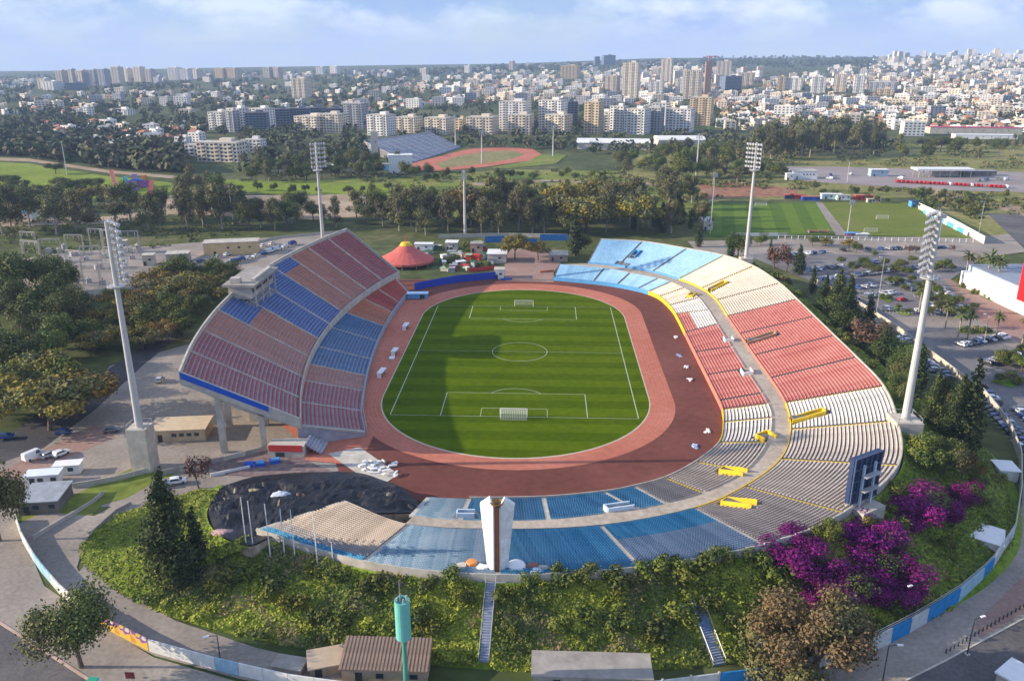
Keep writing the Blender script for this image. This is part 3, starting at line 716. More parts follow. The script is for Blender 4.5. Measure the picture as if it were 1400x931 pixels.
# red walled stair wing at the near end
mb = MB(); mb.box((-55, -76.3, 1.6), (9, 4.5, 3.2)); wg = thing('stair_wing', (0, 0, 0), 'concrete stair wing with a red wall at the near end of the main stand', 'stair block')
mb.build('wing_wall', M_concl, wg)
mb = MB(); mb.box((-55, -78.62, 2.6), (8.4, .12, 1.7)); mb.build('red_panel', M_redp, wg)
for q in range(6): mb = MB(); mb.box((-50.6+q*.75, -74.0, 2.9-q*.45), (.7, 6.0, .5)); mb.build('step', M_bars, wg)
mb = MB(); mb.box((-56.5, -78.62, .75), (2.2, .14, 1.4)); mb.build('doorway', M_dark, wg)
# ------------------------------------------------------------------ floodlight towers
def flood(loc, h, base_h, base, label, aim, nrows=6, ncols=5, lw_=6.0, lh=9.0, r0=.88, plain=False, group='floodlight towers'):
    t = thing('floodlight_tower', loc, label, 'floodlight', group)
    if base_h:
        mb = MB(); w = base
        mb.prism([(-w/2, -w/2), (w/2, -w/2), (w/2, w/2), (-w/2, w/2)], -1.5, base_h); mb.build('base_block', M_concl, t)
        mb = MB()
        for a, b in ((-1, -1), (1, -1), (1, 1), (-1, 1)): mb.box((a*w*.45, b*w*.45, base_h+.6), (.15, .15, 1.2))
        for a, b, l1, l2 in ((0, -1, w*.9, .08), (0, 1, w*.9, .08), (1, 0, .08, w*.9), (-1, 0, .08, w*.9)): mb.box((a*w*.45, b*w*.45, base_h+1.15), (l1, l2, .08))
        mb.build('guard_rail', M_steel, t)
    mb = MB(); mb.tube((0, 0, base_h), (0, 0, h), r0, r0*.45, 14); mb.build('mast', M_mast, t)
    ux, uy = math.cos(aim), math.sin(aim); px, py = -uy, ux
    zt = h-lh
    if not plain:
        mb = MB(); mb.lathe((0, 0, zt-1.6), [(.5, 0), (2.0, .1), (2.0, .35), (.5, .35)], 12)
        for i in range(12):
            q = 2*math.pi*i/12; mb.tube((1.9*math.cos(q), 1.9*math.sin(q), zt-1.3), (1.9*math.cos(q), 1.9*math.sin(q), zt-.2), .05, n=4)
        mb.build('platform', M_steel, t)
    fr = MB()
    for i in range(nrows):
        z = zt+.4+(lh-.8)*i/(nrows-1); f0 = 1.0
        fr.tube((-px*lw_/2+ux*f0, -py*lw_/2+uy*f0, z), (px*lw_/2+ux*f0, py*lw_/2+uy*f0, z), .09, n=5)
    for s in (-1, -.34, .34, 1): fr.tube((s*px*lw_/2+ux*.9, s*py*lw_/2+uy*.9, zt), (s*px*lw_/2+ux*.9, s*py*lw_/2+uy*.9, h), .09, n=5)
    for i in range(nrows): z = zt+.4+(lh-.8)*i/(nrows-1); fr.tube((0, 0, z), (ux, uy, z), .1, n=5)
    fo = fr.build('lamp_frame', M_steel, t)
    pr_ = MB(); pr_.tube((0, 0, 0), (.5, 0, -.2), .30, .54, 8); pr_.tube((.5, 0, -.2), (.56, 0, -.22), .5, .5, 8, 1)
    me = pr_.mesh('lamp', [M_steel, mat('lamp_glass', (.5, .52, .55), rough=.15, var=.05)])
    for i in range(nrows):
        for j in range(ncols):
            z = zt+.4+(lh-.8)*i/(nrows-1); s = -1+2*j/(ncols-1)
            link('lamp', me, fo, (s*px*lw_/2+ux*1.1, s*py*lw_/2+uy*1.1, z-.05), aim)
    return t
p = at(200, 641, 0); hh = height(p, 303)
flood(p, hh, 11.2, 4.6, 'near west floodlight tower on a tall grey concrete block, front left of the main stand', math.atan2(-p.y, -p.x), 9, 6, 6.0, 13.0)
p = at(1238, 572, 14.0); p.z = 0; q = Vector((p.x, p.y, 14)); hh = 14+height(q, 290)
flood(p, hh, 14.0, 6.0, 'near east floodlight tower standing on a pale block at the stand rim', math.atan2(-p.y, -p.x), 9, 6, 6.0, 13.0, .95)
p = at(1020, 352, 13.4); p.z = 0; hh = 13.4+height(Vector((p.x, p.y, 13.4)), 195)
flood(p, hh, 13.4, 5.0, 'far east floodlight tower behind the cream seats, seen against the training pitch', math.atan2(-p.y, -p.x), 6, 6, 6.4, 9.6)
p = Vector((-88, 92, 0)); p = at(446, 386, 0); hh = height(p, 195)
flood(p, hh, 8, 4.6, 'far west floodlight tower rising behind the back of the main stand', math.atan2(-p.y, -p.x), 6, 6, 6.4, 10)
p = at(636, 323, 0); hh = height(p, 233)
flood(p, hh, 0, 0, 'slim grey mast among the trees behind the north end', -math.pi/2, 5, 2, 1.4, 5, .9, True, 'slim masts')
# ------------------------------------------------------------------ vegetation prototypes
L_dark = leafmat('dark_green_leaf', (.05, .075, .018), (.115, .14, .036))
L_mid = leafmat('green_leaf', (.075, .10, .012), (.17, .18, .032))
L_bright = leafmat('bright_leaf', (.16, .185, .014), (.32, .32, .045))
L_dry = leafmat('dry_stalk', (.15, .115, .05), (.27, .21, .10))
L_olive = leafmat('olive_leaf', (.08, .085, .026), (.18, .17, .062))
L_euc = leafmat('grey_green_leaf', (.085, .09, .034), (.185, .175, .078), .3, .025)
L_yel = leafmat('yellow_leaf', (.12, .095, .016), (.27, .19, .038), .25, .03)
L_brown = leafmat('brown_leaf', (.085, .065, .03), (.19, .14, .06))
L_cyp = leafmat('cypress_leaf', (.020, .036, .013), (.054, .074, .024))
L_red = leafmat('reddish_leaf', (.09, .045, .035), (.18, .10, .07))
L_bou = leafmat('magenta_bract', (.06, .002, .055), (.22, .012, .165), .15, .012)
L_palm = leafmat('palm_leaf', (.06, .075, .02), (.14, .15, .05))
M_bark = mat('bark', (.13, .10, .075), var=.3, scale=3)
M_barkl = mat('pale_bark', (.34, .29, .23), var=.3, scale=2)
rng = random.Random(11)
def leaf(mb, rg, p, d, s, m=0):
    n = Vector((d.x+rg.uniform(-.8, .8), d.y+rg.uniform(-.8, .8), d.z+rg.uniform(-.5, .9)))
    if n.length < .05: n = Vector((0, 0, 1))
    n.normalize(); t = n.orthogonal().normalized(); w = n.cross(t); q = rg.uniform(0, 6.28)
    a = t*math.cos(q)+w*math.sin(q); b = n.cross(a); s *= rg.uniform(.6, 1.35); a *= s*.5; b *= s*.36
    o = len(mb.v); mb.v.extend((tuple(p-a-b*.4), tuple(p+a*.2-b), tuple(p+a), tuple(p+a*.1+b))); mb.f.append((o, o+1, o+2, o+3)); mb.m.append(m)
def rdir(rg):
    z = rg.uniform(-1, 1); q = rg.uniform(0, 6.2832); r = math.sqrt(1-z*z); return Vector((r*math.cos(q), r*math.sin(q), z))
def cloud(mb, rg, blobs, n, size, m=0, m2=None, f2=0):
    w = [b[1]*b[1] if not hasattr(b[1], '__len__') else b[1][0]*b[1][2] for b in blobs]; tot = sum(w)
    for (c, r), ww in zip(blobs, w):
        rr = Vector(r) if hasattr(r, '__len__') else Vector((r, r, r))
        mm = m2 if (m2 is not None and rg.random() < f2) else m
        for i in range(int(n*ww/tot)):
            d = rdir(rg); k = min(1.45, abs(rg.gauss(.86, .24)))
            leaf(mb, rg, Vector((c[0]+d.x*rr.x*k, c[1]+d.y*rr.y*k, c[2]+d.z*rr.z*k)), d, size, mm)
PROTO = {}
def proto(kind, H, trunk_mb, bark, crown_mb, leaves): PROTO.setdefault(kind, []).append((H, trunk_mb.mesh('trunk', bark), crown_mb.mesh('crown', leaves)))
def limb_tree(rg, H, tr, r0, spread, nb=5):
    t = MB(); lean = Vector((rg.uniform(-.4, .4), rg.uniform(-.4, .4), tr)); t.tube((0, 0, -.3), lean*.55, r0, r0*.8, 7, cap=False); t.tube(lean*.55, lean, r0*.8, r0*.6, 7, cap=False)
    for i in range(nb):
        q = 6.28*i/nb+rg.uniform(-.4, .4); e = lean+Vector((math.cos(q)*spread*.6, math.sin(q)*spread*.6, (H-tr)*rg.uniform(.35, .75)))
        t.tube(lean, lean.lerp(e, .5)+Vector((0, 0, .3)), r0*.5, r0*.3, 5, cap=False); t.tube(lean.lerp(e, .5)+Vector((0, 0, .3)), e, r0*.3, r0*.1, 5, cap=False)
    return t
for k in range(3):      # broad round tree
    rg = random.Random(100+k); H = 10; bl = []
    for i in range(17): q = rg.uniform(0, 6.28); rr = 3.7*math.sqrt(rg.random()); z = 4.9+rg.uniform(0, 3.9)*(1-(rr/5)**2); bl.append(((rr*math.cos(q), rr*math.sin(q), z), rg.uniform(1.1, 1.9)))
    c = MB(); cloud(c, rg, bl, 9000, .32, 0, 1, .35); proto('broad', H, limb_tree(rg, H, 3.0, .28, 4), M_bark, c, [L_dark, L_olive])
for k in range(3):      # green garden tree, fuller
    rg = random.Random(130+k); H = 9; bl = []
    for i in range(14): q = rg.uniform(0, 6.28); rr = 3.0*math.sqrt(rg.random()); bl.append(((rr*math.cos(q), rr*math.sin(q), 3+rg.uniform(0, 4.6)*(1-(rr/4.2)**2)), rg.uniform(1.1, 1.8)))
    c = MB(); cloud(c, rg, bl, 3600, .46, 0, 1, .4); proto('green', H, limb_tree(rg, H, 2.2, .25, 3), M_bark, c, [L_mid, L_dark])
for k in range(4):      # eucalyptus
    rg = random.Random(200+k); H = 19; bl = []
    for i in range(15):
        q = rg.uniform(0, 6.28); z = rg.uniform(6.0, 16.6); rr = (4.2 if z < 13 else 2.6)*math.sqrt(rg.random()); bl.append(((rr*math.cos(q), rr*math.sin(q), z), (rg.uniform(1.5, 2.5), rg.uniform(1.5, 2.5), rg.uniform(1.6, 2.8))))
    c = MB(); cloud(c, rg, bl, 3000, .72, 0, 1, .3); proto('eucalyptus', H, limb_tree(rg, H, 7.5, .42, 4.5, 4), M_barkl, c, [L_euc, L_olive])
for k in range(3):      # cypress
    rg = random.Random(300+k); H = 12; bl = []
    for i in range(26): z = .9+10.6*i/25; r = 1.25*(1-(i/25.0)**1.7)*min(1, .55+i*.12)+.16; bl.append(((rg.uniform(-.25, .25), rg.uniform(-.25, .25), z), (r, r, .8)))
    c = MB(); cloud(c, rg, bl, 1500, .42); t = MB(); t.tube((0, 0, -.3), (0, 0, 2.4), .22, .16, 6); proto('cypress', H, t, M_bark, c, [L_cyp])
for k in range(3):      # wide conifer
    rg = random.Random(330+k); H = 16; bl = []
    for i in range(46):
        u = i/45.0; z = 1.2+14.2*u; r = 3.7*(1-u**1.5)*min(1, .75+u)+.25; q = rg.uniform(0, 6.28); s = r*rg.uniform(.25, .75)
        bl.append(((s*math.cos(q), s*math.sin(q), z), (r*.52+.2, r*.52+.2, 1.2)))
    c = MB(); cloud(c, rg, bl, 7500, .42, 0, 1, .25); t = MB(); t.tube((0, 0, -.3), (0, 0, 12), .34, .1, 6); proto('conifer', H, t, M_bark, c, [L_cyp, L_dark])
for k in range(3):      # wide tree in yellow flush
    rg = random.Random(400+k); H = 8; bl = []
    for i in range(18): q = rg.uniform(0, 6.28); rr = 4.4*math.sqrt(rg.random()); bl.append(((rr*math.cos(q), rr*math.sin(q), 3.6+rg.uniform(0, 3.2)*(1-(rr/5.2)**2)), (1.6, 1.6, .9)))
    c = MB(); cloud(c, rg, bl, 3600, .44, 0, 1, .45); proto('yellow', H, limb_tree(rg, H, 2.6, .26, 4.5, 6), M_bark, c, [L_yel, L_olive])
for k in range(2):      # olive brown round tree
    rg = random.Random(430+k); H = 9; bl = []
    for i in range(26): q = rg.uniform(0, 6.28); rr = 3.9*math.sqrt(rg.random()); bl.append(((rr*math.cos(q), rr*math.sin(q), 1.6+rg.uniform(0, 6.3)*(1-(rr/5.0)**2)), rg.uniform(.9, 1.7)))
    c = MB(); cloud(c, rg, bl, 22000, .25, 0, 1, .35); proto('brown', H, limb_tree(rg, H, 1.6, .35, 3.5, 6), M_bark, c, [L_brown, L_olive])
for k in range(2):      # reddish thin tree
    rg = random.Random(450+k); H = 7; bl = []
    for i in range(12): q = rg.uniform(0, 6.28); rr = 2.5*math.sqrt(rg.random()); bl.append(((rr*math.cos(q), rr*math.sin(q), 2.4+rg.uniform(0, 3.4)), rg.uniform(.8, 1.3)))
    c = MB(); cloud(c, rg, bl, 800, .45); proto('reddish', H, limb_tree(rg, H, 2.0, .2, 2.6, 6), M_bark, c, [L_red])
for k in range(2):      # palm
    rg = random.Random(500+k); H = 11; c = MB()
    for i in range(34):
        q = 6.28*i/34+rg.uniform(-.1, .1); up = rg.uniform(-.5, 1.3); Ln = rg.uniform(2.6, 3.4); p = Vector((0, 0, 9.2)); dr = Vector((math.cos(q)*math.cos(up), math.sin(q)*math.cos(up), math.sin(up))); w = Vector((-math.sin(q), math.cos(q), 0))
        for s in range(4):
            nx = p+dr*(Ln/4); wd0 = .34*math.sin(math.pi*(s+.6)/4.9); wd1 = .34*math.sin(math.pi*(s+1.6)/4.9)
            for sd in (-1, 1): c.quad(p, nx, nx+w*sd*wd1-Vector((0, 0, wd1*.5)), p+w*sd*wd0-Vector((0, 0, wd0*.5)))
            p = nx; dr = (dr-Vector((0, 0, .33))).normalized()
    t = MB(); t.tube((0, 0, -.3), (.15, 0, 4.5), .3, .24, 8); t.tube((.15, 0, 4.5), (0, 0, 9.3), .24, .26, 8); proto('palm', H, t, M_barkl, c, [L_palm])
for k in range(3):      # low shrub
    rg = random.Random(530+k); H = 2.6; bl = [((rg.uniform(-1.2, 1.2), rg.uniform(-1.2, 1.2), rg.uniform(.5, 1.6)), rg.uniform(.6, 1.0)) for i in range(8)]
    c = MB(); cloud(c, rg, bl, 700, .38, 0, 1, .4); t = MB(); t.tube((0, 0, -.2), (0, 0, 1.2), .1, .06, 5); proto('shrub', H, t, M_bark, c, [L_mid, L_dark])
for k in range(2):      # bougainvillea mound
    rg = random.Random(560+k); H = 5; bl = [((rg.uniform(-3.4, 3.4), rg.uniform(-2.6, 2.6), rg.uniform(.6, 3.9)), (rg.uniform(.9, 1.6), rg.uniform(.9, 1.6), rg.uniform(.8, 1.3))) for i in range(22)]
    c = MB(); cloud(c, rg, bl, 8000, .27, 0, 1, .2); t = MB(); t.tube((0, 0, -.3), (0, 0, 2.2), .15, .08, 5); proto('bougainvillea', H, t, M_bark, c, [L_bou, L_dark])
NAMES = {'broad': ('broad_tree', 'tree'), 'green': ('green_tree', 'tree'), 'eucalyptus': ('eucalyptus_tree', 'tree'), 'cypress': ('cypress_tree', 'tree'), 'conifer': ('conifer_tree', 'tree'), 'yellow': ('yellow_tree', 'tree'), 'brown': ('olive_brown_tree', 'tree'), 'reddish': ('reddish_tree', 'tree'), 'palm': ('palm_tree', 'palm tree'), 'shrub': ('shrub', 'shrub'), 'bougainvillea': ('bougainvillea', 'bush')}
def tree(kind, loc, h, label, group=None, wide=1.0, v=None):
    H, tm, cm = PROTO[kind][rng.randrange(len(PROTO[kind])) if v is None else v]; s = h/H
    nm, cat = NAMES[kind]; t = thing(nm, loc, label, cat, group, rng.uniform(0, 6.28), (s*wide, s*wide, s))
    link('trunk', tm, t); link('crown', cm, t); return t
def tree_px(kind, x, yb, yt, label, group=None, wide=1.0, z=0.0, v=None):
    p = at(x, yb, z); return tree(kind, p, height(p, yt), label, group, wide, v)
# ------------------------------------------------------------------ the banks round the open stand
BT = []
for i in range(19):
    a_, b_ = Vector(upD[max(0, i-1)]), Vector(upD[min(18, i+1)]); d_ = b_-a_; n_ = Vector((-d_.y, d_.x, 0)).normalized()
    BT.append(tuple(Vector(upD[i])+n_*.5-Vector((0, 0, .9))))
BT += [tuple(at(338, 746, 7.8)), tuple(at(299, 731, 6.9)), tuple(at(283, 700, 3.9)), tuple(at(304, 664, .5))]
BE = [(46, 140, 0), (70, 133, 0), (94, 117, 0), (107, 97, 0), (113, 68, 0), (113, 42, .0), (113, 20, 0), (113, 2, 0), (114, -16, 0), (116, -38, 0), (119, -60, 0), (118, -82, 0), (104, -112, 0), (82, -131.5, 0), (57, -143, 0), (27, -149.2, 0), (0, -150.2, 0), (-28, -147.2, 0), (-54, -140.5, 0), (-73, -131, 0), (-85, -118.5, 0), (-82, -105, 0), (-66, -92, 0)]
NB = len(BT)-1
def bank(t, v):
    a, b = catmull(BT, t), catmull(BE, t); p = a.lerp(b, v)
    p.z = a.z+(b.z-a.z)*(v**(1.6-.78*sm(9.6, 11.6, t)))+(.25*noise.noise(Vector((p.x*.12, p.y*.12, 3))) if 0 < v < 1 else 0)-.03
    return p
bm_ = MB(); nu, nv = 160, 10
for i in range(nu):
    for j in range(nv):
        t0, t1 = NB*i/nu, NB*(i+1)/nu
        bm_.quad(bank(t0, j/nv), bank(t0, (j+1)/nv), bank(t1, (j+1)/nv), bank(t1, j/nv))
bo = bm_.build('grass_bank', M_bankg); tag(bo, 'grassy earth bank outside the open stand', None, None, 'structure')
if bo.data.polygons[5].normal.z < 0: bo.data.flip_normals()
for p in bo.data.polygons: p.use_smooth = True
# south-west mound under the tarpaulin and the earth in front of it
TF = [at(575, 690, 1.5), at(552, 668, .6), at(520, 655, .35), at(490, 646, .3), at(440, 645, .3), at(390, 647, .3), at(345, 652, .4), at(305, 664, .6)]
TR = [at(563, 700, 4.2), at(520, 701, 5.7), at(459, 698, 6.0), at(410, 715, 7.2), at(366, 735, 8.4), at(338, 745, 7.9), at(300, 729, 7.0), at(284, 700, 4.0)]
tp = MB(); nu, nv = 90, 34
def tarp(t, v):
    a, b = catmull(TF, t), catmull(TR, t); p = a.lerp(b, v); q = Vector((p.x*.16, p.y*.2, 1.7))
    e = min(1, 5*v, 5*(1-v)); p.z += e*(1.3*noise.fractal(q, .8, 2.1, 5)+.8*math.sin(v*math.pi)+.5*abs(noise.noise(q*3.3))+.3*noise.noise(q*8))
    return p
for i in range(nu):
    for j in range(nv):
        t0, t1 = 7*i/nu, 7*(i+1)/nu
        tp.quad(tarp(t0, j/nv), tarp(t0, (j+1)/nv), tarp(t1, (j+1)/nv), tarp(t1, j/nv))
to = tp.build('black_tarpaulin', M_tarp); tag(to, 'rumpled black tarpaulin over the earth mound beside the beige seats', 'tarpaulin')
if to.data.polygons[5].normal.z < 0: to.data.flip_normals()
for p in to.data.polygons: p.use_smooth = True
sk = MB()
for i in range(40):
    t0, t1 = 7*i/40, 7*(i+1)/40
    a, b, c, d = catmull(TR, t0), catmull(TR, t1), catmull(TF, t1), catmull(TF, t0)
    sk.quad(a-Vector((0, 0, .3)), b-Vector((0, 0, .3)), (b.x, b.y, -.1), (a.x, a.y, -.1))
    sk.quad(d, c, (c.x, c.y, -.1), (d.x, d.y, -.1))
sk.build('earth_edge', M_dirt)['kind'] = 'structure'
def heap(px, py, z, w, d, h, m, name, label, cat, seed):
    c = at(px, py, z); mb = MB(); n = 14; rg = random.Random(seed); ring_ = []
    for k, (r, hh) in enumerate(((1, -.3), (.8, .45), (.5, .8), (.18, 1))):
        for i in range(n):
            q = 6.28*i/n; f = rg.uniform(.8, 1.15); mb.v.append((c.x+math.cos(q)*w/2*r*f, c.y+math.sin(q)*d/2*r*f, c.z+h*hh*rg.uniform(.85, 1.1)))
    for k in range(3):
        for i in range(n): j = (i+1) % n; mb.f.append((k*n+i, k*n+j, (k+1)*n+j, (k+1)*n+i)); mb.m.append(0)
    mb.f.append(tuple(range(3*n, 4*n))); mb.m.append(0)
    return tag(mb.build(name, m), label, cat)
heap(385, 678, 3.6, 5, 3, 1.1, mat('pale_sheet', (.42, .47, .55), var=.3, scale=.8), 'plastic_sheet_heap', 'pale blue heap of plastic sheeting on the black tarpaulin', 'heap', 3)
heap(410, 679, 3.6, 4, 2, .9, mat('rust_rubble', (.30, .15, .09), var=.4, scale=1), 'rubble_heap', 'rusty red heap of rubble beside the pale sheeting', 'heap', 4)
heap(347, 672, 3.2, 4, 2, .7, mat('straw', (.34, .30, .17), var=.4, scale=1), 'straw_heap', 'dry straw coloured heap at the far left of the tarpaulin', 'heap', 5)
heap(305, 728, 6.9, 5, 2, .7, mat('pinkish_rubble', (.45, .30, .28), var=.5, scale=1.5), 'debris_heap', 'pale pink debris heap left of the flagpoles', 'heap', 6)
# undergrowth on the south and east banks
def field(mb, n, t0, t1, v0, v1, size, hmax, seed, mats_fn, keep=None):
    rg = random.Random(seed)
    for i in range(n):
        t = rg.uniform(t0, t1); v = rg.uniform(v0, v1); p = bank(t, v)
        if keep and not keep(p, v): continue
        b = noise.noise(Vector((p.x*.21, p.y*.21, 9.1)))+.5*noise.noise(Vector((p.x*.55, p.y*.55, 2.2)))
        hh = max(.08, hmax*(.32+1.1*b)); z = hh*rg.uniform(.45, 1.0)
        d = Vector((noise.noise(Vector((p.x*.6, p.y*.6, 5)))*1.2, -.35+noise.noise(Vector((p.x*.6, p.y*.6, 8)))*1.2, .8))
        leaf(mb, rg, p+Vector((rg.uniform(-.3, .3), rg.uniform(-.3, .3), z)), d, size*rg.uniform(.7, 1.3), mats_fn(p, b, rg))
def shade(p, b, rg):
    if noise.noise(Vector((p.x*.16, p.y*.2, 33))) > .30 and rg.random() < .65: return 4
    k = noise.noise(Vector((p.x*.085, p.y*.11, 21)))+.35*noise.noise(Vector((p.x*.4, p.y*.4, 4)))+rg.uniform(-.16, .16)
    return 0 if k > .02 else (1 if k > -.20 else (2 if k > -.32 else 3))
def bank_at(px, py):
    best = None
    for i in range(240):
        t = NB*i/240
        for j in range(13):
            p = bank(t, j/12); q = pix(p); e = (q[0]-px)**2+(q[1]-py)**2
            if best is None or e < best[0]: best = (e, p)
    return best[1]
STAIRS = [(bank_at(664, 796), bank_at(655, 912)), (bank_at(951, 824), bank_at(983, 908))]
def clear_of_paths(p, v):
    for a, b in STAIRS:
        d = b-a; u = ((p.x-a.x)*d.x+(p.y-a.y)*d.y)/(d.x*d.x+d.y*d.y)
        if -.05 < u < 1.05 and (Vector((p.x, p.y))-Vector((a.x+d.x*u, a.y+d.y*u))).length < 1.15: return False
    return True
ug = MB()
field(ug, 66000, 13.0, 18.6, .02, 1.0, .50, 1.5, 1, shade, clear_of_paths)
field(ug, 15000, 18.6, 21.8, .02, 1.0, .42, .7, 2, lambda p, b, rg: 0 if rg.random() < .55 else 1)
field(ug, 17000, 10.2, 13.0, .02, .92, .5, .9, 3, lambda p, b, rg: 1 if rg.random() < .5 else (2 if rg.random() < .6 else 0))
field(ug, 17000, 1, 10.2, .02, .92, .6, 1.1, 4, lambda p, b, rg: 0 if rg.random() < .6 else (1 if rg.random() < .5 else 3))
tag(ug.build('undergrowth', [L_bright, L_mid, L_dark, L_olive, L_dry]), 'tangled green and yellow undergrowth covering the banks round the stand', None, None, 'stuff')
rg = random.Random(77)
# shrubs along the rim of the south bank
for i, (x, y, s) in enumerate([(470, 795, 9), (505, 800, 10), (535, 805, 12), (575, 800, 13), (610, 797, 13), (625, 815, 12), (720, 800, 11), (755, 797, 13), (790, 795, 13), (830, 790, 14), (860, 800, 13), (885, 790, 12), (915, 787, 14), (945, 785, 13), (975, 770, 14), (1005, 770, 15), (1035, 765, 16), (1060, 790, 15), (440, 850, 13), (475, 845, 14), (470, 870, 12), (425, 785, 9), (380, 800, 9), (560, 850, 13), (590, 860, 10), (700, 860, 10), (760, 855, 14), (810, 850, 16), (845, 855, 14), (730, 830, 12), (930, 840, 13), (1010, 850, 14), (900, 870, 10), (1040, 830, 15), (975, 830, 12), (1020, 890, 12), (345, 790, 8), (300, 800, 8), (405, 830, 10), (690, 815, 10)]):
    p = bank_at(x, y); t = tree('shrub', p-Vector((0, 0, .2)), rng.uniform(2.4, 3.9), 'dark green bush growing on the south bank among the undergrowth', 'bushes on the south bank', rng.uniform(.9, 1.3))
for x, y, h, w, lab, v in ((1095, 765, 6.0, 1.15, 'bright magenta bougainvillea below the rim, leftmost of the large near mass', 0), (1145, 790, 6.5, 1.15, 'magenta bougainvillea in the middle of the near mass, above the olive brown tree', 1), (1185, 735, 6.5, 1.05, 'deep purple bougainvillea directly below the scoreboard block', 0), (1215, 770, 6.5, 1.1, 'deep purple bougainvillea at the right end of the near mass', 1), (1225, 810, 5.0, .8, 'pinkish bougainvillea lowest on the bank near the street wall', 0), (1180, 800, 5.5, .9, 'dull magenta bougainvillea just right of the olive brown tree', 1),
    (1250, 685, 6.5, 1.1, 'magenta bougainvillea right of the scoreboard, left of the far pair', 1), (1285, 690, 5.5, .8, 'dark magenta bougainvillea behind the far pair', 0), (1318, 675, 6.0, .65, 'tall pinkish bougainvillea at the far right of the bank', 1)):
    tree('bougainvillea', bank_at(x, y+12)-Vector((0, 0, .5)), h*.9, lab, None, w*1.45, v)
p = at(1108, 925, 0); tree('brown', p, height(p, 797), 'big olive brown tree in front of the purple bougainvillea', None, 1.15, 0)
p = at(112, 912, 0); tree('broad', p, height(p, 796), 'dark spreading street tree on the pavement at the lower left', None, .92, 0)
p = bank_at(236, 800); tree('conifer', p, height(p, 643), 'tall dark conifer on the green mound left of the flagpoles', None, 1.05, 0)
p = bank_at(272, 762); tree('cypress', p, height(p, 690), 'small cypress right beside the tall dark conifer', None, 1.3, 1)
p = at(0, 740, 0); tree('broad', p, height(p, 632), 'dark tree cut off by the left edge beside the grey hut', None, .8, 1)
p = at(272, 668, 0); tree('reddish', p, height(p, 622), 'thin reddish tree beside the path behind the tall conifer', None, .9, 0)
def ground_at(px, py):
    p = at(px, py, 0)
    if p.y < 150 and -80 < p.x < 125:
        b = bank_at(px, py); q = pix(b)
        if (q[0]-px)**2+(q[1]-py)**2 < 60: return b
    return p
# ------------------------------------------------------------------ torch monument and other things at the south rim
p = at(680, 781, 8.9); T = thing('torch_monument', p, 'white two finned torch monument with a brown column and bronze bowl', 'monument')
H = height(p, 681)
for s, nm in ((-1, 'fin'), (1, 'fin')):
    mb = MB(); prof = [(.62, 0, -.7), (1.75, 0, .5), (2.95, H*.87, .9), (1.25, H, -.2), (.62, H*.94, -.75)]
    fr = [Vector((s*x, y, z)) for x, z, y in prof]; bk = [Vector((s*x, y+1.0, z)) for x, z, y in prof]
    n = 5; vs = fr+bk; fs = [(0, 1, 2), (0, 2, 4), (2, 3, 4), (5, 7, 6), (5, 9, 7), (7, 9, 8)]+[(i, n+i, n+(i+1) % n, (i+1) % n) for i in range(n)]
    mb.add(vs, fs); mb.build('fin', mat('weathered_white', (.74, .73, .70), rough=.7, var=.2, scale=.9, detail=9), T)
    mb = MB(); mb.box((s*.52, -.55, H*.45), (.16, .5, H*.9)); mb.build('edge_frame', mat('grey_white', (.5, .5, .5), var=.1), T)
mb = MB(); mb.box((0, -.3, H*.45), (.84, .5, H*.9)); mb.build('column', mat('brown_column', (.30, .11, .06), var=.2), T)
mb = MB(); mb.lathe((0, -.3, H*.9), [(.35, 0), (.75, .25), (1.15, .75), (1.2, .95), (1.0, .95), (.5, .5), (0, .45)], 18); bw = mb.build('bowl', mat('bronze', (.32, .17, .05), rough=.4, metal=.6), T)
mb = MB(); mb.lathe((0, -.3, H*.9+.5), [(0, .35), (.3, .15), (.32, 0)], 12); mb.build('burner', M_dark, bw)
mb = MB(); mb.box((0, 0, -.4), (7.4, 4.0, .9)); mb.build('plinth', M_white, T)
mb = MB(); mb.box((0, -1.6, -1.0), (3, 2.2, 1.0)); mb.build('step', M_white, T)
q = at(706, 777, 8.8); mb = MB(); mb.lathe(q, [(1.7, -.8), (1.7, .5), (1.5, .9), (.9, 1.2), (0, 1.3)], 18); tag(mb.build('domed_drum', M_white), 'white domed drum right of the torch monument', 'drum')
q = at(645, 774, 8.8); mb = MB(); mb.lathe(q, [(1.0, -.8), (1.0, .9), (.85, 1.1), (0, 1.15)], 14); tag(mb.build('orange_drum', mat('orange_paint', (.62, .25, .08), var=.2)), 'orange drum left of the torch monument', 'drum')
rgq = random.Random(5)
for i, (x, y, c_, lab) in enumerate(((630, 778, M_concl, 'beige boulder at the far left of the torch plinth'), (660, 780, M_white, 'white block between the orange drum and the torch'), (728, 778, M_redp, 'dark red stone right of the white domed drum'), (742, 781, M_concl, 'pale boulder at the far right of the torch plinth'), (735, 786, M_white, 'small white upright stone near the right boulder'))):
    q = at(x, y, 8.6); mb = MB(); n = 9
    for r_, z_ in ((1.0, -.6), (1.15, .3), (.8, 1.0)):
        for k in range(n): a = 6.28*k/n; f = rgq.uniform(.75, 1.1); mb.v.append((q.x+1.4*r_*f*math.cos(a), q.y+r_*f*math.sin(a), q.z+z_*rgq.uniform(.85, 1.1)))
    mb.f += [(j*n+k, j*n+(k+1) % n, (j+1)*n+(k+1) % n, (j+1)*n+k) for j in range(2) for k in range(n)]+[tuple(range(2*n, 3*n))]; mb.m += [0]*(2*n+1)
    tag(mb.build('boulder', mat('dull_red_stone', (.25, .12, .10), var=.2) if c_ is M_redp else c_), lab, 'stone')
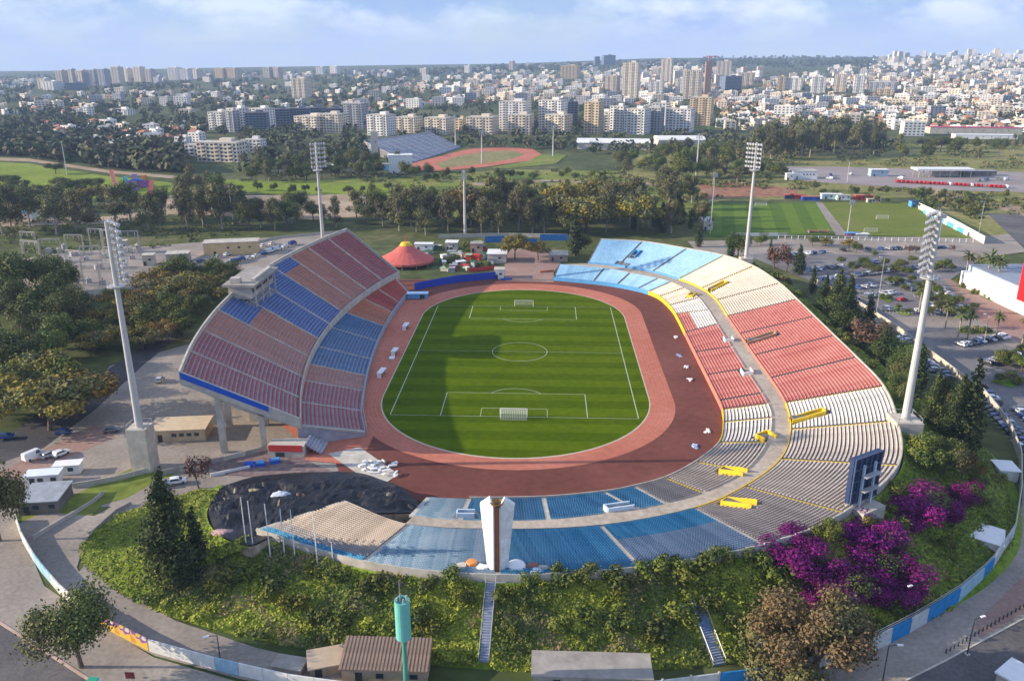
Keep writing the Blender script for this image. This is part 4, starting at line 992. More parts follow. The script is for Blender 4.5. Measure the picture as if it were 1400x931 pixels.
# stairways down the bank
def bank_stair(x0, y0, x1, y1, n, w, m, label):
    a, b = bank_at(x0, y0), bank_at(x1, y1); t = thing('bank_stair', (0, 0, 0), label, 'stairway'); d = b-a; rz = math.atan2(d.y, d.x)-math.pi/2
    L = Vector((d.x, d.y)).length/n; me = MB(); me.box((0, 0, 0), (w, L, .7)); me = me.mesh('step', m)
    for i in range(n):
        u = (i+.5)/n; q = a.lerp(b, u); zq = bank_at(*pix(q)).z if i % 4 == 0 else None
        zf = q.z; link('step', me, t, (q.x, q.y, zf-.02), rz)
    for s in (-1, 1):
        r_ = MB(); off = Vector((math.cos(rz), math.sin(rz), 0))*s*(w/2+.12)
        r_.tube(a+off+Vector((0, 0, 1.3)), b+off+Vector((0, 0, 1.3)), .06, n=5)
        for i in range(7): q = a.lerp(b, i/6)+off; r_.tube(q, q+Vector((0, 0, 1.3)), .05, n=5)
        r_.build('handrail', M_steel, t)
M_bstep = mat('blue_grey_step', (.28, .32, .40), var=.3, scale=1)
bank_stair(664, 800, 655, 908, 30, 1.45, M_bstep, 'straight blue grey stairway down the bank below the torch monument')
bank_stair(952, 828, 968, 862, 14, 2.0, mat('blue_step', (.18, .26, .42), var=.4, scale=1), 'upper flight of the blue stairway among bushes right of the grey roof')
bank_stair(970, 868, 982, 905, 12, 2.0, M_bstep, 'lower flight of the blue stairway reaching the wall right of the grey roof')
# flagpoles
for i, (xb, yb, xt, yt) in enumerate(((336, 751, 327, 681), (352.5, 757, 343, 686), (371, 761, 364.5, 690), (390, 765, 383, 697), (410, 768, 403.5, 698), (432.5, 770, 426, 700), (456.5, 774, 452, 742))):
    q = bank_at(xb, yb); h = height(q, yt); mb = MB(); mb.tube((0, 0, -.3), (0, 0, h), .13, .07, 8)
    f = thing('flagpole', q, ['bare white flagpole, leftmost of the row', 'bare white flagpole, second from the left of the row', 'bare white flagpole, third from the left of the row', 'bare white flagpole in the middle of the row', 'bare white flagpole, third from the right of the row', 'bare white flagpole, second from the right of the row', 'short white flagpole at the right end of the row'][i], 'flagpole', 'flagpoles on the south bank')
    mb.build('pole', M_white, f); b_ = MB(); b_.lathe((0, 0, h), [(0, .25), (.15, .12), (.07, 0)], 8); b_.build('finial', M_steel, f); b_ = MB(); b_.box((0, 0, .1), (.7, .7, .5)); b_.build('footing', M_conc, f)
# scoreboard
p = at(1178, 719, 7.6); hb = height(p, 690)
S = thing('scoreboard', p, 'dark blue scoreboard seen from behind on a pale stone block', 'scoreboard', None, R(33))
mb = MB(); mb.box((0, 0, hb/2-1.2), (6.4, 4.4, hb+2.4)); mb.build('base_block', M_concl, S)
z0 = hb+.9; h2 = height(p, 624)-hb-.9
mb = MB(); mb.box((0, 1.3, z0+h2/2), (8.0, .9, h2)); mb.build('screen_panel', mat('navy_panel', (.03, .05, .12), rough=.5), S)
fr = MB()
for k in range(6): x = -3.8+7.6*k/5; fr.box((x, .6, z0+h2/2), (.22, .22, h2+.3))
for k in range(5): z = z0+h2*k/4; fr.box((0, .55, z), (8.0, .3, .22))
for k in range(5): x = -3.8+7.6*k/5; fr.tube((x, .55, z0), (x+1.76, .55, z0+h2), .07, n=4)
fr.build('back_frame', mat('navy_steel', (.07, .10, .17), rough=.5), S)
for x in (-1.6, 1.6): q = MB(); q.box((x, .2, hb+h2*.42), (.4, .4, h2*.85+1.6)); q.build('support_post', mat('pale_blue_steel', (.45, .55, .62), var=.1), S)
for z in (.3, .62): q = MB(); q.box((0, -.5, z0+h2*z), (4.6, 1.3, .15)); q.build('service_platform', M_steel, S)
# ------------------------------------------------------------------ perimeter walls
M_wall = mat('wall_panel_white', (.66, .66, .62), var=.16, scale=.6)
M_wallp = mat('wall_panel_pale', (.50, .53, .52), var=.2, scale=.6)
M_wallb = mat('wall_panel_pale_blue', (.30, .48, .58), var=.25, scale=.6)
M_wallB = mat('wall_panel_blue', (.02, .22, .50), var=.25, scale=.6)
def mural():
    if 'mural' in _mats: return _mats['mural']
    m = bpy.data.materials.new('mural'); m.use_nodes = True; t = m.node_tree; b = t.nodes['Principled BSDF']; b.inputs['Roughness'].default_value = .7
    tcn = N(t, 'ShaderNodeTexCoord'); vo = N(t, 'ShaderNodeTexNoise'); vo.inputs['Scale'].default_value = .28; vo.inputs['Detail'].default_value = 1.5; t.links.new(tcn.outputs['Object'], vo.inputs['Vector'])
    rp = N(t, 'ShaderNodeValToRGB'); rp.color_ramp.interpolation = 'CONSTANT'; e = rp.color_ramp.elements
    cols = [(.55, .22, .03), (.60, .40, .05), (.22, .07, .28), (.55, .50, .42), (.45, .08, .06), (.05, .05, .12)]
    while len(e) < 6: e.new(.5)
    for i, c in enumerate(cols): e[i].position = [0, .42, .49, .55, .61, .68][i]; e[i].color = c+(1,)
    t.links.new(vo.outputs['Fac'], rp.inputs['Fac']); t.links.new(rp.outputs[0], b.inputs['Base Color']); _mats['mural'] = m; return m
def wall(name, pts, h, label, panel, cols, th=.22, posts=None, rail=False, cat='wall', labels=None):
    """a run of separate panels along a line on the ground"""
    t = thing(name, (0, 0, 0), label, cat); k = 0; P_ = [Vector(p) for p in pts]
    tot = 0
    for a, b in zip(P_, P_[1:]): tot += (b-a).length
    n = max(1, int(tot/panel)); step = tot/n
    def along(s):
        for a, b in zip(P_, P_[1:]):
            L = (b-a).length
            if s <= L+1e-6: return a.lerp(b, s/L)
            s -= L
        return P_[-1]
    pm = None
    for i in range(n):
        a, b = along(i*step), along((i+1)*step); d = b-a; rz = math.atan2(d.y, d.x); L = d.length
        mb = MB(); mb.box((0, 0, h/2-.1), (L-.06, th, h+.2)); m = cols[i % len(cols)] if isinstance(cols, list) else cols((i+.5)/n)
        o = mb.build('wall_panel', m, t, (a+b)/2, rz)
        if posts:
            if pm is None: q = MB(); q.box((0, 0, (h+posts)/2), (.3, .34, h+posts)); pm = q.mesh('post', M_concl)
            link('post', pm, t, a, rz)
        if rail:
            q = MB(); q.box((0, 0, h+.9), (L, .08, .08)); q.box((0, 0, h+.45), (L, .08, .08)); q.build('rail', M_steel, t, (a+b)/2, rz)
    return t
def G0(l): return [at(x, y, 0) for x, y in l]
wall('street_wall', G0([(22, 712), (32, 742), (52, 776), (88, 818), (120, 842)]), 2.3, 'pale curving street wall with faded blue patches at the far left', 4.5, lambda u: M_wallb if .45 < u < .62 else (M_wall if u > .75 or u < .3 else M_wallp))
wall('street_wall', G0([(120, 842), (150, 862), (204, 890)]), 2.5, 'street wall with an orange and purple mural behind the spreading tree', 3.5, lambda u: mural())
wall('street_wall', G0([(205, 890.5), (300, 917), (400, 940), (520, 956), (700, 962)]), 2.5, 'white panelled street wall along the lower left bank', 4.2, lambda u: M_wallb if .20 < u < .27 else M_wall)
sgn = at(313, 921, 0)
wall('street_wall', G0([(702, 962), (890, 950), (1060, 928), (1188, 895)]), 2.6, 'grey street wall with bright blue panels below the south bank', 4.6, lambda u: M_wallB if (.52 < u < .60 or .61 < u < .66) else M_wallp, posts=.25)
wall('street_wall', G0([(1190, 893), (1250, 862), (1310, 824), (1352, 787), (1384, 738)]), 3.2, 'grey and blue street wall with a railing curving up the right side', 4.6, lambda u: M_wallB if (.06 < u < .16 or .28 < u < .44 or .60 < u < .72) else (M_wallb if .44 < u < .60 else M_wallp), rail=True)
wall('retaining_wall', G0([(1385, 736), (1394, 680), (1394, 630), (1378, 588), (1342, 543)]), 3.0, 'pale retaining wall between the bank and the street at the right edge', 5, [M_concl])
wall('car_park_wall', G0([(1340, 542), (1286, 500), (1222, 452), (1170, 418), (1112, 388)]), 2.6, 'cream car park wall along the foot of the east bank', 5, [mat('cream_wall', (.62, .52, .38), var=.15), M_concl])
# ------------------------------------------------------------------ sheds and huts near the street
def hut(name, loc, w, d, h, rz, wallm, roofm, label, cat='building', pitch=0.0, over=.35, door=True, win=2, corr=0):
    t = thing(name, loc, label, cat, None, rz)
    mb = MB(); mb.prism([(-w/2, -d/2), (w/2, -d/2), (w/2, d/2), (-w/2, d/2)], -.1, h); wl_ = mb.build('wall', wallm, t)
    mb = MB(); z0, z1 = h+.02, h+.02+pitch
    vs = [(-w/2-over, -d/2-over, z0), (w/2+over, -d/2-over, z0), (w/2+over, d/2+over, z1), (-w/2-over, d/2+over, z1)]
    vs += [(x, y, z+.22) for x, y, z in vs]
    mb.add(vs, [(3, 2, 1, 0), (4, 5, 6, 7), (0, 1, 5, 4), (1, 2, 6, 5), (2, 3, 7, 6), (3, 0, 4, 7)]); rf = mb.build('roof', roofm, t)
    if pitch: mb = MB(); mb.prism([(-w/2, d/2-.1), (w/2, d/2-.1), (w/2, d/2), (-w/2, d/2)], h, h+pitch*.95); mb.build('gable_wall', wallm, t)
    if corr:
        m0 = MB(); L = math.hypot(d+2*over, pitch); m0.box((0, 0, 0), ((w+2*over)/corr*.55, L, .14)); me = m0.mesh('roof_sheet', roofm)
        for i in range(corr):
            o = link('roof_sheet', me, t, (-(w+2*over)/2+(w+2*over)*(i+.5)/corr, 0, (z0+z1)/2+.25)); o.rotation_euler = (math.atan2(pitch, d+2*over), 0, 0)
    if door: mb = MB(); mb.box((-w*.3, -d/2-.03, 1.05), (1.1, .1, 2.1)); mb.build('door', M_dark, t)
    for i in range(win): mb = MB(); mb.box((-w*.05+w*.4*i/max(1, win-1) if win > 1 else w*.15, -d/2-.03, h*.6), (1.2, .1, .9)); f = mb.build('window', M_glass, t)
    return t
M_brownroof = mat('brown_sheet_roof', (.26, .18, .13), var=.25, scale=.6)
M_shedw = mat('tan_wall', (.42, .32, .22), var=.2, scale=.5)
p = at(526, 933, 0); hut('corrugated_shed', (p.x, p.y+2.4, 0), 13.4, 5.4, 2.6, 0, M_shedw, M_brownroof, 'brown shed with a ribbed sloping roof beside the green mast', pitch=1.5, corr=24, win=2)
p = at(448, 925, 0); hut('small_shed', (p.x, p.y+2, 0), 6.5, 3.5, 1.9, R(18), M_shedw, mat('sand_roof', (.50, .38, .26), var=.15), 'low sand coloured lean-to left of the brown ribbed shed', pitch=.5, win=0)
p = at(393, 925, 0); hut('stone_slab_shelter', (p.x, p.y+1.5, 0), 4.6, 2.4, 1.4, R(-10), M_concl, M_conc, 'small grey concrete box behind the white wall panels', win=0, door=False)
p = at(809, 945, 0); hut('flat_roofed_shed', (p.x, p.y+2.6, 0), 18.2, 5.2, 2.7, 0, M_concl, M_conc, 'long flat roofed grey shed at the foot of the south bank', win=4)
p = at(40, 706, 0); hut('grey_hut', (p.x+1, p.y+5, 0), 8, 8.5, 3, R(10), M_concd, mat('grey_sheet_roof', (.30, .33, .36), var=.2), 'dark grey flat hut beside the far left street wall')
p = at(62, 660, 0); hut('site_office', (p.x, p.y, 0), 7, 3, 2.6, R(12), M_white, mat('white_sheet_roof', (.7, .75, .8), var=.1), 'white cabin with a pale blue roof behind the grey hut')
p = at(95, 646, 0); hut('site_canopy', (p.x, p.y, 0), 5.5, 2.6, 2.4, R(12), M_white, M_white, 'small bright white cabin at the right end of the pale blue roof', win=1)
p = at(240, 604, 0); hut('guard_building', (p.x, p.y+4, 0), 14, 8, 3.2, R(8), mat('sandstone_wall', (.50, .38, .24), var=.2), mat('sand_flat_roof', (.58, .46, .31), var=.12), 'sandy flat roofed building behind the near west floodlight block', win=4)
# low walls of the west yard
wall('yard_wall', G0([(100, 668), (150, 660), (212, 644)]), 1.4, 'low white topped wall left of the near west floodlight block', 4, [M_concl])
wall('yard_wall', G0([(215, 652), (270, 640), (360, 618), (420, 606)]), 1.5, 'low concrete wall running from the floodlight block towards the main stand', 4.5, [M_conc, M_concl])
wall('garden_wall', G0([(45, 738), (85, 714), (125, 690), (142, 676)]), 1.0, 'low pale garden wall along the path at the far left', 3.5, [M_concl])
wall('mound_wall', G0([(118, 742), (135, 722), (160, 700), (180, 690)]), .9, 'low concrete kerb wall along the foot of the green mound', 3.5, [M_conc])
wall('path_barrier', G0([(288, 652), (330, 643), (352, 638)]), .9, 'low white barrier beside the path under the thin reddish tree', 3, [M_white])
# ------------------------------------------------------------------ green mast, street lamps, signs
p = at(556, 948, 0); p0 = at(552, 940, 0)
mz = thing('antenna_mast', p, 'turquoise green mast with a drum shaped shroud and thin aerial', 'mast')
hm = height(p, 820); hbot = height(p, 872)
M_turq = mat('turquoise_paint', (.16, .50, .42), rough=.5, var=.1)
mb = MB(); mb.tube((0, 0, -.3), (0, 0, hbot+.2), .42, .33, 12); mb.build('pole', mat('green_paint', (.08, .30, .22), rough=.5, var=.1), mz)
mb = MB(); mb.lathe((0, 0, hbot), [(.2, -.35), (1.0, 0), (1.15, .2), (1.15, hm-hbot), (1.0, hm-hbot), (1.0, hm-hbot-.8), (0, hm-hbot-.8)], 22); sh = mb.build('shroud', M_turq, mz)
mb = MB(); mb.tube((-.3, .1, hm-.6), (-.3, .1, hm+3.2), .05, n=6); mb.build('aerial', M_steel, mz)
for i in range(4): a = i*1.57+.5; mb = MB(); mb.box((.75*math.cos(a), .75*math.sin(a), hm+.1), (.22, .22, 1.0), a); mb.build('antenna_panel', M_steel, mz)
def lamp_post(base, h, label, rz=0, arm=1.4, group=None, m=None):
    t = thing('street_lamp', base, label, 'street lamp', group, rz); m = m or M_dark
    mb = MB(); mb.tube((0, 0, -.2), (0, 0, h), .12, .07, 8); mb.tube((0, 0, h-.1), (arm, 0, h+.15), .06, .05, 6); mb.build('pole', m, t)
    mb = MB(); mb.box((arm+.25, 0, h+.13), (.9, .36, .16)); mb.build('lamp_head', M_white, t)
    mb = MB(); mb.box((0, 0, .12), (.7, .7, .34)); mb.build('footing', M_concl, t); return t
for x, yb, yt, lab, rz in ((303, 914, 868, 'dark street lamp behind the white wall at lower left', R(200)), (1322, 895, 846, 'dark street lamp on the pavement at the lower right', R(20)), (1246, 846, 799, 'pale double lamp inside the railed wall on the right', R(200)), (1204, 945, 882, 'dark lamp post cut by the bottom edge at the right', R(0))):
    q = at(x, yb, 0); lamp_post(q, height(q, yt), lab, rz)
for x, yb, yt, lab in ((1195, 448, 352, 'tall white lamp post in the car park behind the east bank'), (1345, 470, 430, 'short lamp post by the palms in the car park'), (1336, 330, 276, 'thin lamp post beyond the white training ground wall')):
    q = at(x, yb, 0); lamp_post(q, height(q, yt), lab, R(180), 1.2, None, M_mast)
q = at(180, 936, 0); t = thing('street_sign', q, 'small dark red street sign on a post at the bottom left', 'sign')
mb = MB(); mb.tube((-.4, 0, -.1), (-.4, 0, 2.6), .05, n=6); mb.tube((.4, 0, -.1), (.4, 0, 2.6), .05, n=6); mb.build('post', M_steel, t)
for i in range(3): mb = MB(); mb.box((.05, -.08, 1.5+i*.42), (1.5, .06, .36)); mb.build('sign_board', mat('maroon_paint', (.20, .04, .04), var=.15), t)
q = at(130, 940, 0); t = thing('recycling_bin', q, 'green and white recycling bin on the pavement at bottom left', 'bin')
mb = MB(); mb.box((0, 0, .7), (2.0, 1.1, 1.4)); mb.build('body', M_white, t); mb = MB(); mb.box((-.2, 0, 1.5), (1.5, 1.15, .25)); mb.build('lid', mat('bin_green', (.03, .35, .22), var=.1), t)
# bus stop roof at the lower right and white container sheds on the right
q = at(1385, 938, 0); t = thing('white_kiosk', q, 'white roofed kiosk cut by the bottom right corner', 'kiosk', None, R(38))
mb = MB(); mb.box((0, 0, 1.3), (5, 3.4, 2.6)); mb.build('wall', M_concl, t); mb = MB(); mb.box((0, 0, 2.75), (5.6, 4, .3)); mb.build('roof', M_white, t)
for x, y, w, d, rz, lab in ((1360, 752, 6.5, 5.5, R(62), 'large white roofed shed inside the wall at the right edge'), (1308, 610, 6, 5, R(58), 'white roofed cabin below the cypress by the car park wall'), (1384, 655, 5, 4, R(84), 'open white walled enclosure against the right retaining wall'), (1342, 684, 4, 3.4, R(70), 'cream cabin beside the far right bougainvillea'), (1268, 812, 3.2, 2, R(38), 'small cream block behind the railed street wall')):
    q = at(x, y, 0); q = Vector((q.x-1.5, q.y+1, 0)); hut('white_shed', q, w, d, 2.8, rz, M_white, M_white, lab, pitch=.5 if 'roofed' in lab else 0, win=1)
q = at(1047, 905, 0); hut('wall_kiosk', (q.x, q.y+1, 0), 2.6, 2.2, 3.2, 0, M_white, M_white, 'small white kiosk left of the olive brown tree', win=0)
# ------------------------------------------------------------------ beside the track
def box_thing(name, loc, label, cat, parts, rz=0, group=None):
    t = thing(name, loc, label, cat, group, rz)
    for nm, c, sz, m in parts: mb = MB(); mb.box(c, sz); mb.build(nm, m, t)
    return t
for x, y, L, lab in ((523, 514, 5, 'white dugout nearest the camera on the west side of the track'), (541, 485, 4, 'small white bench in the middle of the west side of the track'), (556, 450, 4.5, 'white dugout farthest up the west side of the track')):
    p = at(x, y, .05); box_thing('dugout', p, lab, 'dugout', [('back_wall', (-.9, 0, .9), (.12, L, 1.8), M_white), ('roof', (-.2, 0, 1.85), (1.7, L, .12), M_white), ('bench', (-.4, 0, .45), (.5, L*.9, .12), M_concl), ('side_wall', (-.3, -L/2, .9), (1.3, .1, 1.7), M_white), ('side_wall', (-.3, L/2, .9), (1.3, .1, 1.7), M_white)], R(-6))
p = at(536, 492, .05); box_thing('equipment_box', p, 'low pale box beside the small white bench by the track', 'box', [('body', (0, 0, .4), (1.6, 2.2, .8), M_concl), ('lid', (0, 0, .84), (1.7, 2.3, .08), M_white)])
p = at(571, 408, .05); box_thing('track_shelter', p, 'blue shelter with a pale roof at the north end of the main stand', 'shelter', [('wall', (0, 0, 1.1), (8.2, 2.6, 2.2), M_lblue), ('roof', (0, 0, 2.35), (8.8, 3.2, .25), mat('pale_blue_roof', (.55, .75, .9), var=.1)), ('doorway', (2, -1.32, 1), (2, .08, 1.6), M_dark)], R(4))
for i, (x, y, c) in enumerate(((923, 462, 'w'), (928, 487, 'b'), (938, 503, 'w'), (944, 520, 'w'), (966, 590, 'w'), (951, 612, 'b'))):
    p = at(x, y, .05); m_ = M_white if c == 'w' else mat('faded_blue_cloth', (.35, .45, .65), var=.3, scale=1.5); mb = MB(); rq = random.Random(i)
    for k in range(5): mb.box((rq.uniform(-.5, .5), rq.uniform(-1.0, 1.0), .2+rq.uniform(0, .2)), (rq.uniform(.3, .8), rq.uniform(.5, 1.3), .4), rq.uniform(0, 3))
    tag(mb.build('folded_banner', m_, None, p), '%s folded banner pile by the east front wall, %s' % ('white' if c == 'w' else 'faded blue', ['northernmost of the row', 'second from the north', 'third from the north', 'next to the red seat stairs', 'beside the white seating', 'nearest the camera'][i]), 'banner', 'banner piles along the east front wall')
# concrete slab with broken white boards at the south-west corner of the track
sheet('concrete_slab', [(448, 620), (492, 611), (545, 648), (527, 660), (490, 648)], M_concl, z=.32)
rq = random.Random(8); bw_ = MB()
for k in range(26):
    u, v = rq.random(), rq.random(); x = 495+48*u; y = 631+24*v*(.5+.5*u); q = at(x, y, .4); bw_.box((q.x, q.y, .45+rq.uniform(0, .5)), (rq.uniform(.6, 2.2), rq.uniform(.3, .9), rq.uniform(.1, .5)), rq.uniform(0, 3))
tag(bw_.build('broken_boards', M_white), 'scattered heap of broken white boards on the concrete slab', 'debris', None, 'stuff')
for i, (x, y, lab) in enumerate(((341, 638, 'blue tarpaulin bundle nearest the thin reddish tree'), (356, 637, 'bright blue crate pile in the middle of the path edge'), (376, 633, 'blue and white crate at the right end of the path edge'))):
    p = at(x, y, .05); box_thing('blue_crate', p, lab, 'crate', [('body', (0, 0, .5), (2.4, 1.6, 1.0), M_bluep), ('lid', (.1, 0, 1.08), (2.0, 1.5, .16), M_lblue if i else M_bluep)], .2*i)
# ------------------------------------------------------------------ north end
def pxwall(name, pts, h, label, cols, panel=4, cat='wall', **k): return wall(name, G0(pts), h, label, panel, cols if callable(cols) else (cols if isinstance(cols, list) else [cols]), cat=cat, **k)
M_bscreen = mat('blue_screen', (.012, .05, .42), rough=.5, var=.2, scale=.7)
pxwall('blue_screen_fence', [(567, 398), (590, 393), (625, 387), (660, 383.5), (681, 381.5)], 3.4, 'long deep blue screen fence curving round the north west end of the track', M_bscreen, 4, 'fence')
p = at(556, 361, 0); tt = thing('circus_tent', p, 'large faded red peaked tent with a yellow collar behind the main stand', 'tent')
M_tent = mat('faded_red_canvas', (.52, .12, .10), rough=.8, var=.15, scale=.4)
hT = height(p, 326); rT = 13.2; n = 24
for i in range(12):
    mb = MB()
    for j in range(2):
        a0, a1 = 2*math.pi*(2*i+j)/24, 2*math.pi*(2*i+j+1)/24
        pr_ = [(rT, 2.6), (rT*.72, hT*.36), (rT*.45, hT*.52), (rT*.22, hT*.74)]
        for (ra, za_), (rb, zb_) in zip(pr_, pr_[1:]): mb.quad((ra*math.cos(a0), ra*math.sin(a0), za_), (ra*math.cos(a1), ra*math.sin(a1), za_), (rb*math.cos(a1), rb*math.sin(a1), zb_), (rb*math.cos(a0), rb*math.sin(a0), zb_))
        mb.quad((rT*math.cos(a0), rT*math.sin(a0), 1.6), (rT*math.cos(a1), rT*math.sin(a1), 1.6), (rT*math.cos(a1), rT*math.sin(a1), 2.6), (rT*math.cos(a0), rT*math.sin(a0), 2.6))
    mb.build('canvas_panel', M_tent, tt)
mb = MB(); mb.lathe((0, 0, hT*.74), [(rT*.23, 0), (rT*.2, .5), (rT*.16, 1.3), (0, 1.5)], 18); mb.build('collar', M_yellow, tt)
mb = MB(); mb.tube((0, 0, hT*.74), (0, 0, hT+1.4), .25, .12, 8); mb.build('king_pole', M_redp, tt)
for i in range(12): a = 2*math.pi*i/12; mb = MB(); mb.tube((rT*.97*math.cos(a), rT*.97*math.sin(a), 0), (rT*.97*math.cos(a), rT*.97*math.sin(a), 2.6), .12, n=6); mb.build('side_pole', M_steel, tt)
# fairground clutter between the tent and the entry
rq = random.Random(21)
CL = [M_white, mat('grey_awning', (.35, .37, .40), var=.2), mat('dark_green_awning', (.05, .13, .08), var=.2), M_concl, mat('pale_green_awning', (.35, .45, .30), var=.2), M_redp, mat('slate', (.14, .15, .18), var=.2)]
WD = ['white', 'grey', 'dark green', 'beige', 'pale green', 'red', 'slate grey']
for i in range(46):
    x = rq.uniform(583, 672); y = rq.uniform(336, 372) if x < 640 else rq.uniform(336, 366)
    if x < 602 and y > 350: x += 22
    k = rq.choice((0, 0, 1, 1, 2, 3, 4, 4, 6, 5)); p = at(x, y, 0); w, d, h = rq.uniform(1.5, 4.5), rq.uniform(1.5, 4), rq.uniform(1.2, 3.2)
    if i % 3 == 0: tree('shrub', p, rq.uniform(1.8, 3.4), 'small green shrub among the stalls of the fairground', 'shrubs among the fairground stalls'); continue
    box_thing('fair_stall', p, 'small %s roofed stall in the fairground beside the red tent' % WD[k], 'stall', [('body', (0, 0, h*.45), (w*.9, d*.9, h*.9), CL[rq.randrange(7)]), ('roof', (0, 0, h), (w*1.05, d*1.05, .22), CL[k])], rq.uniform(-.6, .6), 'stalls of the fairground')
pxwall('red_hoarding', [(640, 372), (678, 368)], 1.6, 'low red hoarding behind the blue screen fence', M_redp, 4)
for x, y, w, d, h, m, lab, roof in ((680, 357, 9, 10, 4.5, M_concl, 'concrete terrace block with a white top left of the entry plaza', M_white), (580, 342, 9, 4, 3.4, M_white, 'long white container beside the red tent', M_white), (618, 341, 6, 6, 4, M_concl, 'cream pavilion with a pale roof among the stalls', M_white), (652, 344, 6, 5, 4.4, mat('pinkish_wall', (.5, .32, .26), var=.15), 'pinkish kiosk left of the entry terrace', M_conc), (763, 355, 9, 9, 3.2, mat('dusty_wall', (.42, .32, .26), var=.15), 'low dusty concrete terrace right of the entry plaza', M_concl), (683, 380, 4, 5, 4.2, M_white, 'white ticket booth at the end of the blue screen fence', M_concl)):
    hut('terrace_block' if 'terrace' in lab else 'kiosk', at(x, y, 0), w, d, h, 0, m, roof, lab, win=1)
for pts, lab in (([(663, 332), (690, 331)], 'blue painted wall at the back of the north entry, left of the orange tree'), ([(712, 336), (734, 335)], 'blue wall panel between the two trees of the north entry'), ([(738, 329), (778, 329)], 'long blue wall at the back of the north entry, right side')):
    pxwall('entry_wall', pts, 3.4, lab, mat('entry_blue', (.03, .17, .46), var=.15), 5)
pxwall('pale_rear_wall', [(600, 326), (690, 324), (790, 326)], 2.2, 'long pale wall behind the north entry along the trees', M_concl, 6)
pxwall('orange_hoarding', [(738, 374), (757, 372)], 1.2, 'small orange hoarding at the right of the entry plaza', mat('orange_board', (.6, .2, .08), var=.15), 3)
pxwall('blue_barrier', [(684, 384), (700, 383)], 1.0, 'low blue barrier at the left of the entry plaza', M_bluep, 3)
for x, yb, yt, kind, lab, w in ((704, 356, 316, 'yellow', 'rounded orange green tree left in the north entry', .9), (736, 356, 326, 'yellow', 'smaller orange green tree right in the north entry', .85), (786, 350, 280, 'cypress', 'tall dark cypress beside the light blue seats at the north entry', 1.5), (795, 347, 318, 'green', 'low dark green tree at the foot of the tall cypress', 1.1)):
    tree_px(kind, x, yb, yt, lab, None, w)
# ------------------------------------------------------------------ west: substation, cars, trees
M_subst = mat('substation_steel', (.42, .40, .38), rough=.6, var=.15)
rq = random.Random(31)
def gantry(loc, w, h, rz, label):
    t = thing('substation_gantry', loc, label, 'gantry', 'gantries of the substation', rz)
    for s in (-1, 1):
        mb = MB()
        for a, b in ((-.35, -.35), (.35, -.35), (.35, .35), (-.35, .35)): mb.tube((s*w/2+a, b, 0), (s*w/2+a*.5, b*.5, h), .07, n=4)
        for k in range(6): z = h*k/6; mb.tube((s*w/2-.33, -.33, z), (s*w/2+.3, -.3, z+h/6), .05, n=4)
        mb.build('lattice_post', M_subst, t)
    mb = MB(); mb.tube((-w/2, -.2, h), (w/2, -.2, h), .09, n=4); mb.tube((-w/2, .2, h), (w/2, .2, h), .09, n=4); mb.tube((-w/2, 0, h-.6), (w/2, 0, h-.6), .08, n=4)
    mb.build('beam', M_subst, t)
    for k in range(3): mb = MB(); mb.lathe((-w/3+w/3*k, 0, h-2.4), [(.02, 1.8), (.18, 1.5), (.12, 1.3), (.18, 1.0), (.12, .8), (.18, .5), (.05, 0)], 6); mb.build('insulator', M_steel, t)
for i in range(17):
    x = 48+(i % 6)*27+rq.uniform(-6, 6); y = 350+(i//6)*19+rq.uniform(-4, 4); gantry(at(x, y, 0), rq.uniform(7, 11), rq.uniform(7, 13), rq.uniform(-.3, .3), 'grey lattice gantry with insulators in the substation yard')
for i in range(22):
    x = rq.uniform(60, 215); y = rq.uniform(338, 398); p = at(x, y, 0)
    t = box_thing('transformer', p, 'grey transformer cabinet in the substation yard', 'transformer', [('body', (0, 0, 1.1), (rq.uniform(1.4, 3), 1.6, 2.2), M_subst), ('radiator', (0, 1.0, 1.0), (1.3, .4, 1.6), M_concd), ('bushing', (0, 0, 2.6), (.3, .3, 1.0), M_redp if i % 4 == 0 else M_steel)], rq.uniform(0, 3), 'transformer cabinets of the substation')
for x, y, w, d, h, m, lab in ((318, 346, 26, 9, 6.2, mat('sunny_yellow_wall', (.62, .46, .24), var=.12), 'long yellow walled flat roofed hall behind the main stand'), (205, 362, 5, 5, 5, M_concl, 'small cream transformer house in the substation yard'), (245, 358, 10, 7, 4.5, M_conc, 'grey block right of the cream transformer house'), (170, 345, 4, 4, 6, M_concl, 'pale tower like block at the back of the substation')):
    p = at(x, y, 0); hut('substation_building', p, w, d, h, R(14), m, M_concl, lab, win=3 if w > 9 else 1)
def wbar(pts, lab, m, h): pxwall('yard_fence', pts, h, lab, m, 6)
wbar([(150, 425), (190, 408), (240, 385), (290, 362)], 'pale blue grey wall between the substation and the tree belt', mat('grey_blue_wall', (.48, .48, .52), var=.15), 2.4)
wbar([(232, 372), (290, 346), (380, 326), (470, 318)], 'long pale kerb wall behind the row of parked vans', M_concl, 1.2)
